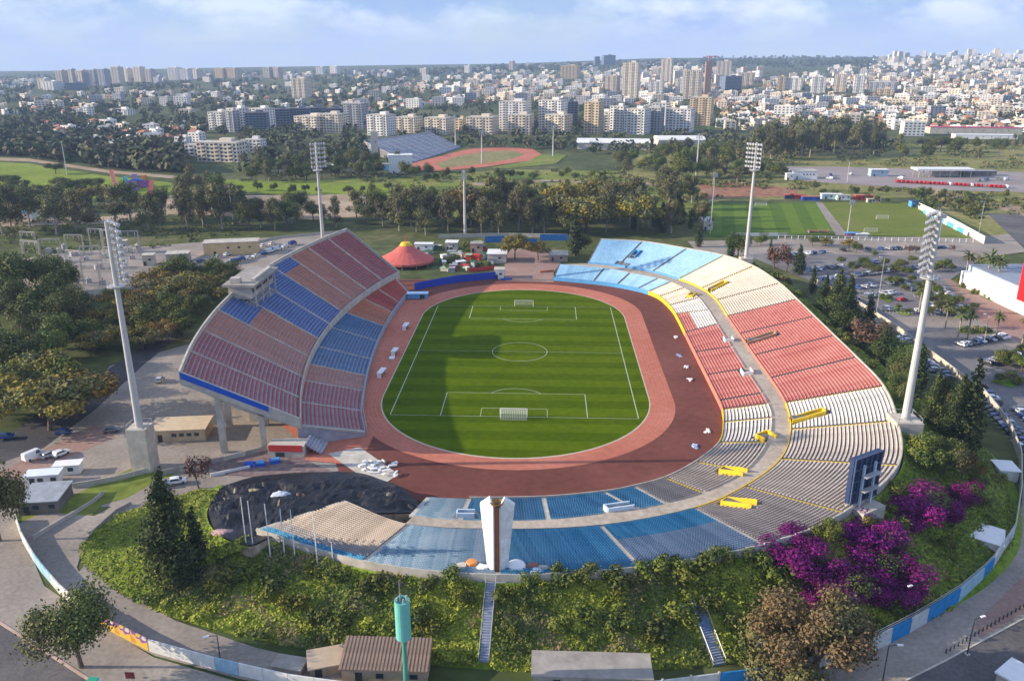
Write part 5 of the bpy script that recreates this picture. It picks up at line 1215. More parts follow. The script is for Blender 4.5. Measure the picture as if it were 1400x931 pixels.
# ------------------------------------------------------------------ cars
CARC = {'white': (.74, .74, .73), 'silver': (.42, .43, .45), 'grey': (.13, .14, .15), 'black': (.02, .02, .025), 'blue': (.03, .07, .22), 'red': (.50, .03, .03)}
def car_proto(color, kind):
    pm = mat('car_paint_'+color, CARC[color], rough=.25, var=.02, spec=.6)
    L, W, H = {'hatch': (4.0, 1.72, 1.5), 'sedan': (4.5, 1.78, 1.45), 'van': (5.2, 1.95, 2.2)}[kind]
    prof = {'hatch': [(-2, .35), (-2, .85), (-1.85, 1.0), (-1.55, 1.45), (-.3, 1.5), (.35, 1.42), (1.05, .95), (1.9, .78), (2, .6), (2, .35)], 'sedan': [(-2.25, .35), (-2.25, .85), (-2.1, .98), (-1.5, 1.02), (-.95, 1.42), (.1, 1.45), (.5, 1.38), (1.15, .95), (2.1, .78), (2.25, .6), (2.25, .35)], 'van': [(-2.6, .35), (-2.6, 1.9), (-2.45, 2.15), (1.0, 2.2), (1.35, 2.1), (1.95, 1.25), (2.5, 1.05), (2.6, .8), (2.6, .35)]}[kind]
    mb = MB(); n = len(prof); vs = []
    for s in (-1, 1):
        for x, z in prof: vs.append((x, s*(W/2-(max(0, z-.95)*.28)), z))
    mb.add(vs, [tuple(range(n)), tuple(range(2*n-1, n-1, -1))]+[(i, n+i, n+(i+1) % n, (i+1) % n) for i in range(n)])
    me_b = mb.mesh('body', pm)
    g = MB(); zt = H-.1; zb = 1.0 if kind != 'van' else 1.3
    xs = {'hatch': (-1.55, .75), 'sedan': (-1.2, .8), 'van': (.1, 1.5)}[kind]
    for s in (-1, 1):
        yb, yt = s*(W/2-(zb-.95)*.28+.012), s*(W/2-(zt-.95)*.28+.012)
        g.add([(xs[0]-.05, yb, zb), (xs[1], yb, zb), (xs[1]-.5, yt, zt), (xs[0]+.25, yt, zt)], [(0, 1, 2, 3) if s < 0 else (3, 2, 1, 0)])
    fx0, fz0, fx1, fz1 = {'hatch': (.45, 1.37, 1.0, 1.0), 'sedan': (.6, 1.33, 1.1, 1.0), 'van': (1.4, 2.05, 1.9, 1.35)}[kind]
    w1, w0 = W/2-.25, W/2-.12; g.quad((fx1+.03, -w0, fz1), (fx1+.03, w0, fz1), (fx0+.03, w1, fz0), (fx0+.03, -w1, fz0))
    if kind != 'van':
        bx0, bz0, bx1, bz1 = {'hatch': (-1.86, 1.03, -1.6, 1.4), 'sedan': (-1.46, 1.06, -1.0, 1.4)}[kind]; g.quad((bx0-.03, w0, bz0), (bx0-.03, -w0, bz0), (bx1-.03, -w1, bz1), (bx1-.03, w1, bz1))
    me_g = g.mesh('window', M_glass)
    w = MB(); w.tube((0, -.1, 0), (0, .1, 0), .32, n=10); me_w = w.mesh('wheel', M_dark)
    l = MB(); l.box((0, 0, 0), (.06, .35, .16)); me_l = l.mesh('headlight', M_white)
    return me_b, me_g, me_w, me_l, L, W
_cars = {}
def car(loc, rz, color, kind, label, group):
    if (color, kind) not in _cars: _cars[color, kind] = car_proto(color, kind)
    b, g, w, l, L, W = _cars[color, kind]; t = thing('parked_car' if kind != 'van' else 'parked_van', loc, label, 'car' if kind != 'van' else 'van', group, rz)
    link('body', b, t); link('window', g, t)
    for x in (-L*.31, L*.31):
        for y in (-W/2+.08, W/2-.08): link('wheel', w, t, (x, y, .32))
    for y in (-W*.33, W*.33): link('headlight', l, t, (L/2, y, .68))
    return t
def P0(x, y): return at(x, y, .05+_z[0])
for x, y, rz, c, k, lab in ((47, 626, 62, 'white', 'van', 'white van, left of the three cars in the west yard'), (67, 624, 62, 'silver', 'hatch', 'silver hatchback, middle of the three cars in the west yard'), (84, 622, 62, 'white', 'hatch', 'white hatchback, right of the three cars in the west yard'), (219, 521, 95, 'silver', 'hatch', 'lone silver car behind the main stand end wall'), (8, 599, 20, 'blue', 'sedan', 'blue sedan on the road at the left edge'), (153, 590, 20, 'grey', 'hatch', 'dark grey car near the west floodlight block, right one'), (88, 593, 14, 'blue', 'hatch', 'dark blue car under the yellow tree in the west yard'), (222, 664, 20, 'silver', 'sedan', 'silver car beside the path behind the tall conifer'), (243, 660, 20, 'white', 'hatch', 'white car right of the silver one beside the path')):
    car(P0(x, y), R(rz), c, k, lab, None)
rq = random.Random(41)
for i in range(16):
    u = i/15; x = 250+u*150; y = 374-u*40+4*math.sin(u*3); c = rq.choice(['white', 'white', 'white', 'silver', 'blue']); k = rq.choice(['van', 'van', 'sedan'])
    car(P0(x, y), R(rq.uniform(60, 80)), c, k, '%s %s in the long parked row behind the main stand' % (c, 'van' if k == 'van' else 'car'), 'cars in the row behind the main stand')
for i in range(10):
    u = i/9; x = 262+u*110; y = 361-u*27; car(P0(x, y), R(70), rq.choice(['white', 'silver', 'blue', 'white']), 'hatch', 'small car in the second row behind the main stand', 'cars in the second row behind the main stand')
pts = [(97, 424), (112, 421), (120, 430), (148, 408)]
for i, (x, y) in enumerate(pts): car(P0(x, y), R(30), 'white', 'van', 'white van half hidden by trees left of the substation wall', 'vans under the trees by the substation')
# ------------------------------------------------------------------ east: car park
rq = random.Random(51)
ISL = M_bankg
def inside(poly, x, y):
    c = False; n = len(poly)
    for i in range(n):
        (x1, y1), (x2, y2) = poly[i], poly[(i+1) % n]
        if (y1 > y) != (y2 > y) and x < (x2-x1)*(y-y1)/(y2-y1)+x1: c = not c
    return c
# parking rows: painted bays, then the cars in them
def bay_rows(rows):
    ml_ = MB(); z = _z[0]+.03
    for (x0, y0, x1, y1, n) in rows:
        a, b = at(x0, y0, z), at(x1, y1, z); d = b-a; rz = math.atan2(d.y, d.x)
        for i in range(n+1):
            p = a.lerp(b, i/n); ml_.box((p.x, p.y, z), (.14, 5.0, .006), rz)
    tag(ml_.build('bay_line', M_white), None, None, None, 'structure')
ROWS = [(1062, 352, 1140, 345, 26, .3), (1150, 344, 1290, 340, 40, .25), (1100, 372, 1200, 360, 26, .45), (1115, 385, 1215, 372, 24, .5), (1205, 372, 1290, 364, 20, .6), (1170, 396, 1240, 386, 15, .55), (1180, 408, 1250, 397, 14, .55), (1236, 392, 1296, 398, 14, .5), (1250, 405, 1320, 410, 14, .55), (1260, 418, 1330, 424, 14, .6), (1205, 424, 1330, 432, 24, .35),
        (1310, 474, 1376, 462, 10, .95), (1345, 500, 1400, 484, 8, .9), (1398, 503, 1450, 496, 6, .9), (1232, 462, 1282, 512, 10, .7), (1262, 494, 1300, 522, 6, .8), (1345, 548, 1412, 622, 13, .95), (1336, 528, 1362, 556, 5, .6), (1390, 560, 1440, 600, 8, .7)]
bay_rows([r[:5] for r in ROWS])
cc_n = 0
for (x0, y0, x1, y1, n, f) in ROWS:
    a, b = at(x0, y0, 0), at(x1, y1, 0); d = b-a; rz = math.atan2(d.y, d.x)
    for i in range(n):
        if rq.random() > f*1.45: continue
        p = a.lerp(b, (i+.5)/n); p.z = _z[0]+.04; c = rq.choice(['white', 'white', 'white', 'silver', 'silver', 'grey', 'black', 'blue', 'grey']); k = rq.choice(['hatch', 'sedan', 'hatch'])
        if x0 in (1345, 1232, 1262, 1336) and y0 > 460: c = rq.choice(['blue', 'white', 'blue', 'grey', 'silver', 'black'])
        area = 'along the retaining wall of the car park' if y0 > 520 or x0 in (1232, 1262) else ('in the near rows beside the palms' if y0 > 455 else ('on the street by the training pitches' if y0 < 356 else 'in the tree shaded rows of the car park'))
        car(p, rz+math.pi/2+(math.pi if rq.random() < .5 else 0), c, k, '%s %s parked %s' % (c, 'saloon' if k == 'sedan' else 'hatchback', area), 'cars parked '+area); cc_n += 1
car(at(1234, 411, _z[0]+.04), R(20), 'red', 'hatch', 'single bright red car in the middle of the car park', None)
car(at(1298, 403, _z[0]+.04), R(10), 'white', 'hatch', 'lone white car on the open lane left of the white store', None)
# planted islands and trees of the car park
for pts in ([(1199, 407), (1207, 402), (1222, 409), (1216, 414)], [(1218, 424), (1226, 419), (1248, 429), (1238, 432)], [(1312, 452), (1318, 456), (1358, 456), (1358, 452)], [(1354, 521), (1372, 512), (1400, 522), (1384, 530)], [(1306, 386), (1312, 382), (1362, 408), (1356, 412)], [(1180, 372), (1200, 368), (1204, 372), (1184, 376)]): sheet('planted_island', pts, M_bankg)
PARK = [(1180, 366, 13), (1165, 372, 12), (1187, 372, 12), (1199, 377, 13), (1230, 368, 12), (1222, 374, 11), (1238, 378, 12), (1228, 390, 11), (1216, 388, 9), (1246, 386, 9), (1276, 372, 11), (1290, 368, 13), (1300, 371, 9), (1268, 396, 11), (1280, 402, 12), (1262, 410, 13), (1274, 418, 14), (1288, 412, 12), (1298, 422, 14), (1310, 416, 11), (1286, 428, 15), (1270, 432, 12), (1300, 434, 13), (1236, 398, 8), (1210, 364, 9), (1206, 409, 7), (1214, 411, 7), (1228, 424, 7), (1240, 430, 8), (1254, 394, 8), (1320, 430, 12), (1332, 424, 9), (1370, 500, 20), (1384, 498, 18), (1396, 508, 20), (1366, 524, 12), (1380, 520, 12), (1392, 526, 10), (1398, 486, 14), (1246, 360, 9), (1262, 364, 8), (1150, 362, 10)]
for x, y, h in PARK:
    p = at(x, y, 0); tree(rq.choice(('green', 'broad')), p, h/scale_at(p)*1.3, 'round green tree between the rows of the car park', 'trees of the car park', rq.uniform(1.1, 1.5))
for x, y in ((1316, 454), (1328, 455), (1340, 455), (1350, 455), (1310, 386), (1320, 391), (1330, 396), (1340, 401), (1350, 406), (1358, 410), (1318, 394), (1334, 402)):
    p = at(x, y, 0); tree('shrub', p, 2.6, 'clipped bright shrub in the planting beside the store', 'shrubs of the car park beds', 1.2)
for x, yb, yt in ((1308, 470, 424), (1322, 466, 426), (1319, 386, 345), (1347, 395, 346), (1360, 400, 352), (1361, 464, 428), (1397, 470, 432), (1256, 430, 388), (1292, 450, 415), (1335, 380, 350)):
    p = at(x, yb, 0); tree('palm', p, height(p, yt)*1.05, 'tall feathery palm standing by the store and car park', 'palms of the car park', 1.0)
for x, y, h, k in ((1110, 336, 14, 'broad'), (1128, 338, 13, 'yellow'), (1160, 342, 15, 'yellow'), (1170, 346, 14, 'broad'), (1242, 348, 13, 'reddish'), (1252, 347, 11, 'reddish'), (1300, 344, 9, 'reddish'), (1040, 336, 16, 'green'), (1095, 360, 12, 'reddish'), (1195, 350, 8, 'green')):
    p = at(x, y, 0); tree(k, p, h/scale_at(p)*1.1, {'broad': 'dark street tree', 'yellow': 'orange tinged street tree', 'reddish': 'small reddish street tree', 'green': 'green street tree'}[k]+' along the street by the training pitches', 'street trees by the training pitches', 1.2)
# the store with the red sign
stA, stB = at(1311, 390, 0), at(1432, 448, 0); d = (stB-stA); Ls = d.length; rz = math.atan2(d.y, d.x); nrm = Vector((-d.y, d.x, 0)).normalized()
if nrm.y < 0: nrm = -nrm
mid = (stA+stB)/2+nrm*16
st = thing('store_building', (mid.x, mid.y, 0), 'long white store building with a blue grey roof and a huge red panel', 'building', None, rz)
mb = MB(); mb.box((0, 0, 3.2), (Ls, 32, 6.6)); sw = mb.build('wall', M_white, st)
sgn_ = 1 if (nrm.x*-math.sin(rz)+nrm.y*math.cos(rz)) > 0 else -1
mb = MB(); mb.box((0, sgn_*1, 7.6), (Ls+.6, 28, 2.2)); mb.build('upper_wall', mat('blue_grey_cladding', (.38, .47, .55), var=.1), st)
mb = MB(); mb.box((0, sgn_*1.5, 8.85), (Ls+1.2, 29, .4)); mb.build('roof', mat('slate_roof', (.26, .30, .36), var=.15), st)
for k in range(14): mb = MB(); mb.box((-Ls/2+Ls*(k+.5)/14, -sgn_*16.05, 4.6), (Ls/14*.55, .14, 1.5)); mb.build('window', mat('frosted_glass', (.45, .52, .55), rough=.3, var=.1), sw)
rp_ = at(1377, 432, 0); rl = thing('red_sign_panel', (rp_.x+6.5, rp_.y-1.2, 0), 'huge plain bright red panel on the front of the white store', 'sign', None, rz)
hr = height(rp_, 363)
mb = MB(); mb.box((2.5, -.2, hr*.62), (19, .8, hr*.72)); mb.build('panel', mat('bright_red', (.72, .015, .015), rough=.5, var=.03), rl)
for x in (-6, 2, 10): mb = MB(); mb.box((x, .5, hr*.45), (.5, .5, hr*.95)); mb.build('support_post', M_steel, rl)
# the training ground
def ffence(pts, label):
    t = thing('pitch_fence', (0, 0, 0), label, 'fence'); P_ = G0(pts); pm = MB(); pm.box((0, 0, 1.3), (.32, .32, 2.6)); pm = pm.mesh('post', M_white)
    for a, b in zip(P_, P_[1:]):
        n = max(1, int((b-a).length/3.4)); d = b-a
        for i in range(n+1): link('post', pm, t, a.lerp(b, i/n))
        mb = MB(); c = (a+b)/2; mb.box((c.x, c.y, 2.45), (d.length, .12, .14), math.atan2(d.y, d.x)); mb.box((c.x, c.y, 1.2), (d.length, .1, .1), math.atan2(d.y, d.x)); mb.build('rail', M_white, t)
        mb = MB(); mb.box((c.x, c.y, .35), (d.length, .2, .7), math.atan2(d.y, d.x)); mb.build('base_wall', M_concl, t)
ffence([(1064, 328), (1155, 330), (1330, 333)], 'white post and rail fence along the near side of the training pitches')
pxwall('hoarding_wall', [(1000, 323), (1076, 323)], 1.8, 'pale hoarding wall at the near left of the training pitch', [M_white, M_concl], 5)
pxwall('long_white_wall', [(1255, 286), (1280, 298), (1310, 314), (1345, 334)], 4.2, 'tall white wall with a coping along the right of the training pitches', M_white, 6)
pxwall('blue_hoarding', [(1262, 292), (1285, 304), (1305, 314), (1322, 323)], 2.4, 'blue and white hoarding in front of the tall white wall', [mat('sky_hoarding', (.10, .38, .60), var=.2), M_white, mat('teal_hoarding', (.08, .42, .50), var=.2)], 5)
for x, y, w, d, h, m, rm_, lab in ((1090, 272, 10, 3, 2.7, M_redp, M_redp, 'red container at the far side of the training pitch, left'), (1108, 274, 12, 3, 2.6, M_bluep, mat('faded_red_roof', (.5, .16, .13), var=.15), 'blue container with a red roof at the head of the dividing path'), (1078, 272, 6, 3, 2.7, mat('navy_container', (.04, .06, .14), var=.2), M_redp, 'dark navy container at the far left of the containers'), (1136, 272, 14, 4, 3.4, mat('teal_white', (.45, .62, .62), var=.2), M_white, 'pale teal cabin right of the dividing path'), (1152, 273, 9, 4, 3.0, M_white, M_concl, 'white cabin between the teal cabin and the red one'), (1180, 273, 12, 4, 3.0, M_redp, mat('faded_red_roof', (.5, .16, .13)), 'dark red cabin at the far side of the worn pitch'), (1194, 277, 9, 3, 2.4, M_concl, M_concl, 'low cream cabin right of the dark red cabin'), (1252, 283, 8, 5, 4, M_lblue, mat('navy_container', (.04, .06, .14)), 'blue cabin at the corner of the tall white wall')):
    hut('site_cabin', at(x, y, 0), w, d, h, 0, m, rm_, lab, win=2)
for x, y, w, lab in ((1165, 325, 8, 'blue and white canopy of the bench by the dividing path'), (1178, 326, 7, 'white canopy of the bench right of the blue one')):
    p = at(x, y, 0); t = thing('bench_canopy', p, lab, 'canopy')
    mb = MB(); mb.box((0, 0, 2.7), (w, 3.4, .25)); mb.build('canopy_top', M_lblue if 'blue and' in lab else M_white, t)
    mb = MB(); mb.box((0, 1.2, 1.2), (w, .15, 2.4)); mb.build('back_wall', mat('pink_board', (.62, .28, .42), var=.15) if 'blue and' in lab else M_white, t)
    for q in (-1, 1): mb = MB(); mb.box((q*w*.45, -1.4, 1.3), (.15, .15, 2.6)); mb.build('post', M_steel, t)
p = at(1118, 318, 0); t = thing('bleachers', p, 'small rust red bleachers at the near side of the training pitch', 'bleachers')
for k in range(4): mb = MB(); mb.box((0, -.8*k, .4+.45*k), (13, .75, .12)); mb.build('bench_row', mat('rust_bench', (.40, .16, .09), var=.2), t)
for q in (-1, 0, 1): mb = MB(); mb.box((q*5.5, -1.2, .8), (.2, 3, 1.6)); mb.build('frame', M_steel, t)
for x, y, lab in ((1206, 300, 'small white goal on the worn training pitch'), (1190, 318, 'white goal at the near side of the worn training pitch'), (1040, 282, 'white goal at the far side of the striped training pitch')):
    p = at(x, y, _z[0]+.02); t = thing('football_goal', p, lab, 'goal', None, R(2))
    for q in (-1, 1): mb = MB(); mb.tube((q*3.66, 0, 0), (q*3.66, 0, 2.44), .1, n=6); mb.build('post', M_white, t)
    mb = MB(); mb.tube((-3.7, 0, 2.44), (3.7, 0, 2.44), .1, n=6); mb.build('crossbar', M_white, t)
    mb = MB()
    for i in range(9): xx = -3.6+.9*i; mb.tube((xx, 1.5, 0), (xx, .05, 2.4), .04, n=3, cap=False)
    for i in range(5): mb.tube((-3.6, 1.5-.36*i, .6*i), (3.6, 1.5-.36*i, .6*i), .04, n=3, cap=False)
    mb.build('net', M_net, t)
p = at(966, 312, 0); hut('viewing_stand', p, 5, 14, 5, R(-4), M_concl, M_white, 'narrow grandstand block at the left end of the training pitch', win=1)
for x, yb, yt, lab in ((1158, 324, 273, 'thin yellow tinted lamp mast on the dividing path'), (971, 320, 236, 'thin lattice lamp mast at the left of the training pitch'), (1283, 330, 292, 'thin mast in front of the blue hoarding')):
    p = at(x, yb, 0); flood(p, height(p, yt), 0, 0, lab, -math.pi/2, 3, 3, 2.0, 2.2, .28, True, None)
# bus yard
for x, y, w, d, h, lab in ((1287, 242, 46, 14, 6.5, 'long white canopy on posts in the bus yard'),):
    p = at(x, y, 0); t = thing('yard_canopy', p, lab, 'canopy')
    mb = MB(); mb.box((0, 0, h), (w, d, 1.4)); mb.build('canopy_roof', M_white, t)
    for i in range(6):
        for q in (-1, 1): mb = MB(); mb.box((-w*.45+w*.9*i/5, q*d*.4, h/2-.3), (.5, .5, h-.6)); mb.build('post', M_concl, t)
    mb = MB(); mb.box((4, 3, 2), (20, 4, 4)); mb.build('office_wall', M_concl, t)
hut('yard_office', at(1097, 244, 0), 20, 12, 6.5, 0, M_white, M_concl, 'white two storey office at the left end of the bus yard', win=4)
hut('yard_office', at(1079, 246, 0), 6, 5, 5, 0, M_white, M_white, 'small white block beside the two storey yard office', win=1)
hut('blue_store', at(1200, 241, 0), 14, 7, 5.5, 0, mat('steel_blue_wall', (.32, .42, .50), var=.15), M_white, 'steel blue shed in the middle of the bus yard', win=1)
hut('low_shed', at(1330, 240, 0), 34, 8, 4, R(-2), M_concd, mat('grey_long_roof', (.3, .3, .32), var=.2), 'long low grey shed right of the bus yard canopy', win=3)
for i in range(26):
    u = i/25; x = 1226+u*150; y = 249.5+u*7.5
    if .78 < u < .84: continue
    car(at(x, y, _z[0]+.04), R(rq.uniform(75, 100)), 'red' if rq.random() < .85 else 'white', 'van', 'red van in the long row at the front of the bus yard', 'vans in the row of the bus yard')
for i in range(14):
    x = rq.uniform(1120, 1390); y = rq.uniform(231, 247); 
    if 1255 < x < 1320 or 1185 < x < 1215: continue
    car(at(x, y+.008*(x-1120), _z[0]+.04), R(rq.uniform(0, 180)), rq.choice(['white', 'silver', 'grey', 'blue']), 'van', 'pale van standing loose in the bus yard', 'loose vans in the bus yard')
# ------------------------------------------------------------------ trees on and below the east bank
def treeg(kind, x, yb, yt, label, group=None, wide=1.0, v=None):
    p = ground_at(x, yb); p = Vector((p.x, p.y, p.z-.1)); return tree(kind, p, max(1.5, height(p, yt)), label, group, wide, v)
for x, yb, yt, k, w, lab in ((1318, 618, 490, 'cypress', 1.15, 'tallest slim cypress of the bank by the car park wall'), (1300, 606, 512, 'conifer', .95, 'broad dark conifer left of the tallest slim cypress'), (1328, 600, 528, 'conifer', .7, 'dark conifer right of the tallest slim cypress'), (1270, 585, 505, 'conifer', .8, 'dark tree right behind the near east floodlight mast'), (1250, 545, 468, 'cypress', 1.3, 'slim cypress behind the near east floodlight mast'), (1222, 520, 455, 'broad', 1.1, 'dark bushy tree on the bank left of the floodlight mast, lowest one'), (1205, 500, 445, 'cypress', 1.5, 'cypress on the bank beside the red seats, third from the north'), (1190, 488, 432, 'reddish', 1.1, 'reddish bush tree beside the red seats on the bank'), (1183, 470, 400, 'cypress', 1.3, 'slim tall cypress beside the upper red seats'), (1160, 455, 378, 'conifer', 1.1, 'right conifer of the dense clump on the east bank'), (1142, 445, 368, 'conifer', 1.1, 'middle conifer of the dense clump on the east bank'), (1128, 428, 376, 'conifer', 1.0, 'left conifer of the dense clump on the east bank'), (1110, 402, 362, 'cypress', 1.2, 'slim cypress north of the dense conifer clump'), (1091, 376, 334, 'cypress', 1.9, 'stout dark cypress beside the far cream seats'), (1074, 372, 338, 'reddish', 1.2, 'purple brown tree left of the stout dark cypress'), (1058, 366, 330, 'reddish', 1.2, 'purple brown tree right of the far east floodlight tower'), (1052, 355, 325, 'cypress', 1.0, 'small cypress behind the purple brown trees'), (1012, 350, 313, 'broad', .9, 'dark tree just left of the far east floodlight tower'), (998, 350, 318, 'cypress', 1.5, 'short cypress left of the far east floodlight tower'), (955, 338, 302, 'cypress', 1.4, 'cypress behind the far light blue seats'), (1235, 528, 478, 'broad', 1.0, 'round dark tree by the slim cypress on the bank'), (1290, 560, 515, 'broad', .8, 'olive tree above the broad dark conifer'), (1228, 545, 508, 'broad', 1.0, 'bushy green tree just left of the floodlight block'), (1262, 640, 590, 'green', 1.0, 'leafy tree on the bank above the far bougainvillea, left one'), (1290, 650, 595, 'broad', 1.0, 'dark leafy tree on the bank above the far bougainvillea'), (1318, 652, 612, 'yellow', .8, 'yellowish tree above the far right bougainvillea'), (1125, 740, 705, 'green', 1.1, 'olive green bush left of the scoreboard block')):
    treeg(k, x, yb, yt, lab, None, w)
for i in range(48):
    t = rq.uniform(3, 11.2); v = rq.uniform(.08, .8); p = bank(t, v); k = rq.choice(['shrub', 'shrub', 'shrub', 'reddish']); tree(k, p-Vector((0, 0, .2)), rq.uniform(1.6, 3.2), 'low bush on the east bank behind the upper seats', 'bushes on the east bank', 1.2)
for i in range(34):
    t = rq.uniform(11.0, 13.4); v = rq.uniform(.05, .85); p = bank(t, v); tree('shrub', p-Vector((0, 0, .2)), rq.uniform(1.6, 3.0), 'low bush on the bank below the scoreboard', 'bushes below the scoreboard', 1.2)
# ------------------------------------------------------------------ tree belts in the middle distance
def belt(poly, n, kinds, hpx, label, group, seed, gap=10, wide=1.0):
    rg = random.Random(seed); got = []; tries = 0; xs = [p[0] for p in poly]; ys = [p[1] for p in poly]
    while len(got) < n and tries < 6000:
        tries += 1; x, y = rg.uniform(min(xs), max(xs)), rg.uniform(min(ys), max(ys))
        if not inside(poly, x, y) or any((x-a)**2+((y-b)*1.8)**2 < gap*gap for a, b in got): continue
        got.append((x, y))
    for x, y in sorted(got, key=lambda q: q[1]):
        p = at(x, y, 0); k = rg.choice(kinds); h = rg.uniform(*hpx)/scale_at(p)/_cp
        tree(k, p, h, label, group, wide*rg.uniform(.85, 1.2))
belt([(0, 395), (60, 372), (120, 400), (110, 470), (40, 520), (0, 520)], 17, ['broad', 'broad', 'green'], (45, 68), 'tall dark tree in the wood at the left edge', 'dark trees of the left wood', 1, 20)
belt([(120, 425), (240, 385), (330, 372), (335, 384), (290, 415), (245, 470), (180, 490), (110, 490)], 30, ['yellow', 'yellow', 'broad', 'green'], (29, 44), 'yellow and green tree in the belt behind the main stand', 'yellowing trees behind the main stand', 2, 17, 1.1)
belt([(0, 505), (70, 500), (110, 530), (40, 570), (0, 580)], 8, ['yellow', 'green'], (40, 60), 'yellow green tree at the left edge above the road', 'yellow green trees at the left edge', 3, 24, 1.15)
for x, yb, yt, lab in ((68, 588, 512, 'low spreading yellow brown tree by the red path, left one'), (104, 572, 505, 'low spreading yellow tree by the red path, right one')): tree_px('yellow', x, yb, yt, lab, None, 1.3)
belt([(0, 325), (330, 312), (335, 296), (200, 296), (120, 305), (0, 300)], 24, ['eucalyptus'], (42, 62), 'tall eucalyptus in the belt north of the substation', 'eucalyptus trees north of the substation', 4, 13)
belt([(335, 316), (530, 312), (535, 298), (340, 300)], 17, ['eucalyptus', 'broad'], (26, 44), 'eucalyptus standing behind the main stand roofline', 'eucalyptus trees behind the main stand', 5, 13)
belt([(535, 322), (850, 322), (905, 312), (860, 296), (540, 298)], 46, ['eucalyptus', 'eucalyptus', 'eucalyptus', 'yellow'], (36, 58), 'tall eucalyptus in the dense belt behind the north end', 'eucalyptus trees behind the north end', 6, 12)
belt([(860, 318), (965, 322), (965, 300), (900, 296)], 12, ['eucalyptus', 'conifer', 'cypress'], (28, 48), 'dark tree between the north end and the training pitch', 'dark trees left of the training pitch', 7, 13)
belt([(905, 288), (945, 286), (948, 268), (905, 268)], 6, ['eucalyptus'], (34, 46), 'tall olive tree clump in the middle of the scrub land', 'tree clump in the scrub land', 8, 13)
belt([(1030, 222), (1200, 212), (1200, 200), (1040, 206)], 30, ['eucalyptus'], (32, 46), 'tall eucalyptus in the grove left above the bus yard', 'eucalyptus grove above the bus yard', 9, 9)
belt([(830, 250), (960, 245), (1040, 240), (1040, 222), (960, 215), (850, 222)], 26, ['eucalyptus', 'green', 'broad'], (18, 32), 'olive tree on the scrub right of the far athletics ground', 'trees right of the far athletics ground', 10, 10)
belt([(560, 250), (830, 252), (830, 238), (560, 240)], 18, ['green', 'broad'], (10, 20), 'bushy tree along the near edge of the far athletics ground', 'bushy trees before the athletics ground', 11, 10)
belt([(330, 252), (560, 246), (560, 226), (330, 232)], 26, ['eucalyptus', 'green', 'broad'], (18, 32), 'bushy tree behind the green field left of centre', 'bushy trees behind the green field', 12, 11)
belt([(245, 300), (300, 296), (300, 262), (250, 262)], 14, ['broad', 'eucalyptus'], (26, 42), 'dark tree beside the coloured slides', 'dark trees beside the coloured slides', 13, 12)
belt([(-10, 300), (140, 290), (140, 272), (60, 276), (-10, 284)], 14, ['eucalyptus', 'broad', 'yellow'], (22, 36), 'tree in the park below the left green field', 'park trees below the left field', 14, 13)
for x, yb, yt, lab in ((76, 238, 220, 'dark round tree on the field track at the left'), (15, 257, 236, 'dark tree group on the left green field, upper one'), (28, 262, 243, 'dark tree on the left green field, lower one'), (82, 262, 240, 'olive tree at the right side of the left field'), (128, 262, 240, 'olive tree beside the field track'), (100, 266, 242, 'olive tree between the two at the field edge')): tree_px('broad', x, yb, yt, lab, None, 1.5)
belt([(700, 268), (880, 266), (880, 258), (700, 258)], 12, ['green', 'broad'], (9, 16), 'low round bush tree on the scrub land', 'low trees on the scrub land', 15, 12)
belt([(1220, 222), (1400, 215), (1400, 196), (1230, 202)], 16, ['eucalyptus', 'green', 'broad'], (14, 26), 'loose tree on the scrub right of the grove', 'loose trees above the bus yard', 16, 12)
belt([(1090, 272), (1400, 300), (1400, 272), (1250, 262), (1090, 258)], 26, ['green', 'broad', 'shrub'], (8, 15), 'low scrub tree along the bus yard edge', 'scrub trees below the bus yard', 17, 10)
belt([(560, 296), (900, 292), (900, 274), (640, 270), (560, 276)], 22, ['green', 'broad', 'eucalyptus'], (11, 22), 'loose tree on the olive meadow behind the eucalyptus belt', 'trees on the olive meadow', 18, 13)
belt([(300, 268), (560, 270), (560, 262), (300, 260)], 12, ['green', 'broad'], (9, 16), 'small tree at the edge of the green field', 'trees along the green field edge', 19, 12)
belt([(960, 250), (1075, 250), (1075, 230), (960, 238)], 12, ['green', 'broad', 'eucalyptus'], (12, 24), 'tree between the red soil strip and the bus yard', 'trees by the red soil strip', 20, 11)
# coloured slides of the play park
for i, (x0, y0, x1, y1, z0, c, lab) in enumerate(((205, 275, 221, 240, 9, (.6, .14, .06), 'long orange red slide tube, rightmost of the play park'), (158, 255, 152, 244, 8, (.6, .2, .1), 'short orange slide, leftmost of the play park'), (185, 262, 188, 243, 8, (.25, .10, .35), 'purple slide in the middle of the play park'), (174, 262, 172, 250, 6, (.02, .35, .35), 'teal slide in the play park'))):
    a, b = at(x0, y0, 0), at(x1, y1, 0); t = thing('play_slide', a, lab, 'slide'); d = b-a; d = d.normalized()*min(d.length, 34); mb = MB(); n = 8; w = Vector((-d.y, d.x, 0)).normalized()*1.6
    m_ = mat('slide_%d' % i, c, rough=.4, var=.1)
    for k in range(n):
        u0, u1 = k/n, (k+1)/n; p0 = d*u0+Vector((0, 0, .5+z0*u0)); p1 = d*u1+Vector((0, 0, .5+z0*u1))
        mb.quad(p0-w, p1-w, p1+w, p0+w); mb.quad(p0-w, p0-w+Vector((0, 0, 1)), p1-w+Vector((0, 0, 1)), p1-w); mb.quad(p0+w, p1+w, p1+w+Vector((0, 0, 1)), p0+w+Vector((0, 0, 1)))
    mb.build('chute', m_, t)
    mb = MB()
    for u in (.3, .65, 1): mb.tube(d*u, d*u+Vector((0, 0, .5+z0*u)), .25, n=5)
    mb.build('support_post', M_steel, t)
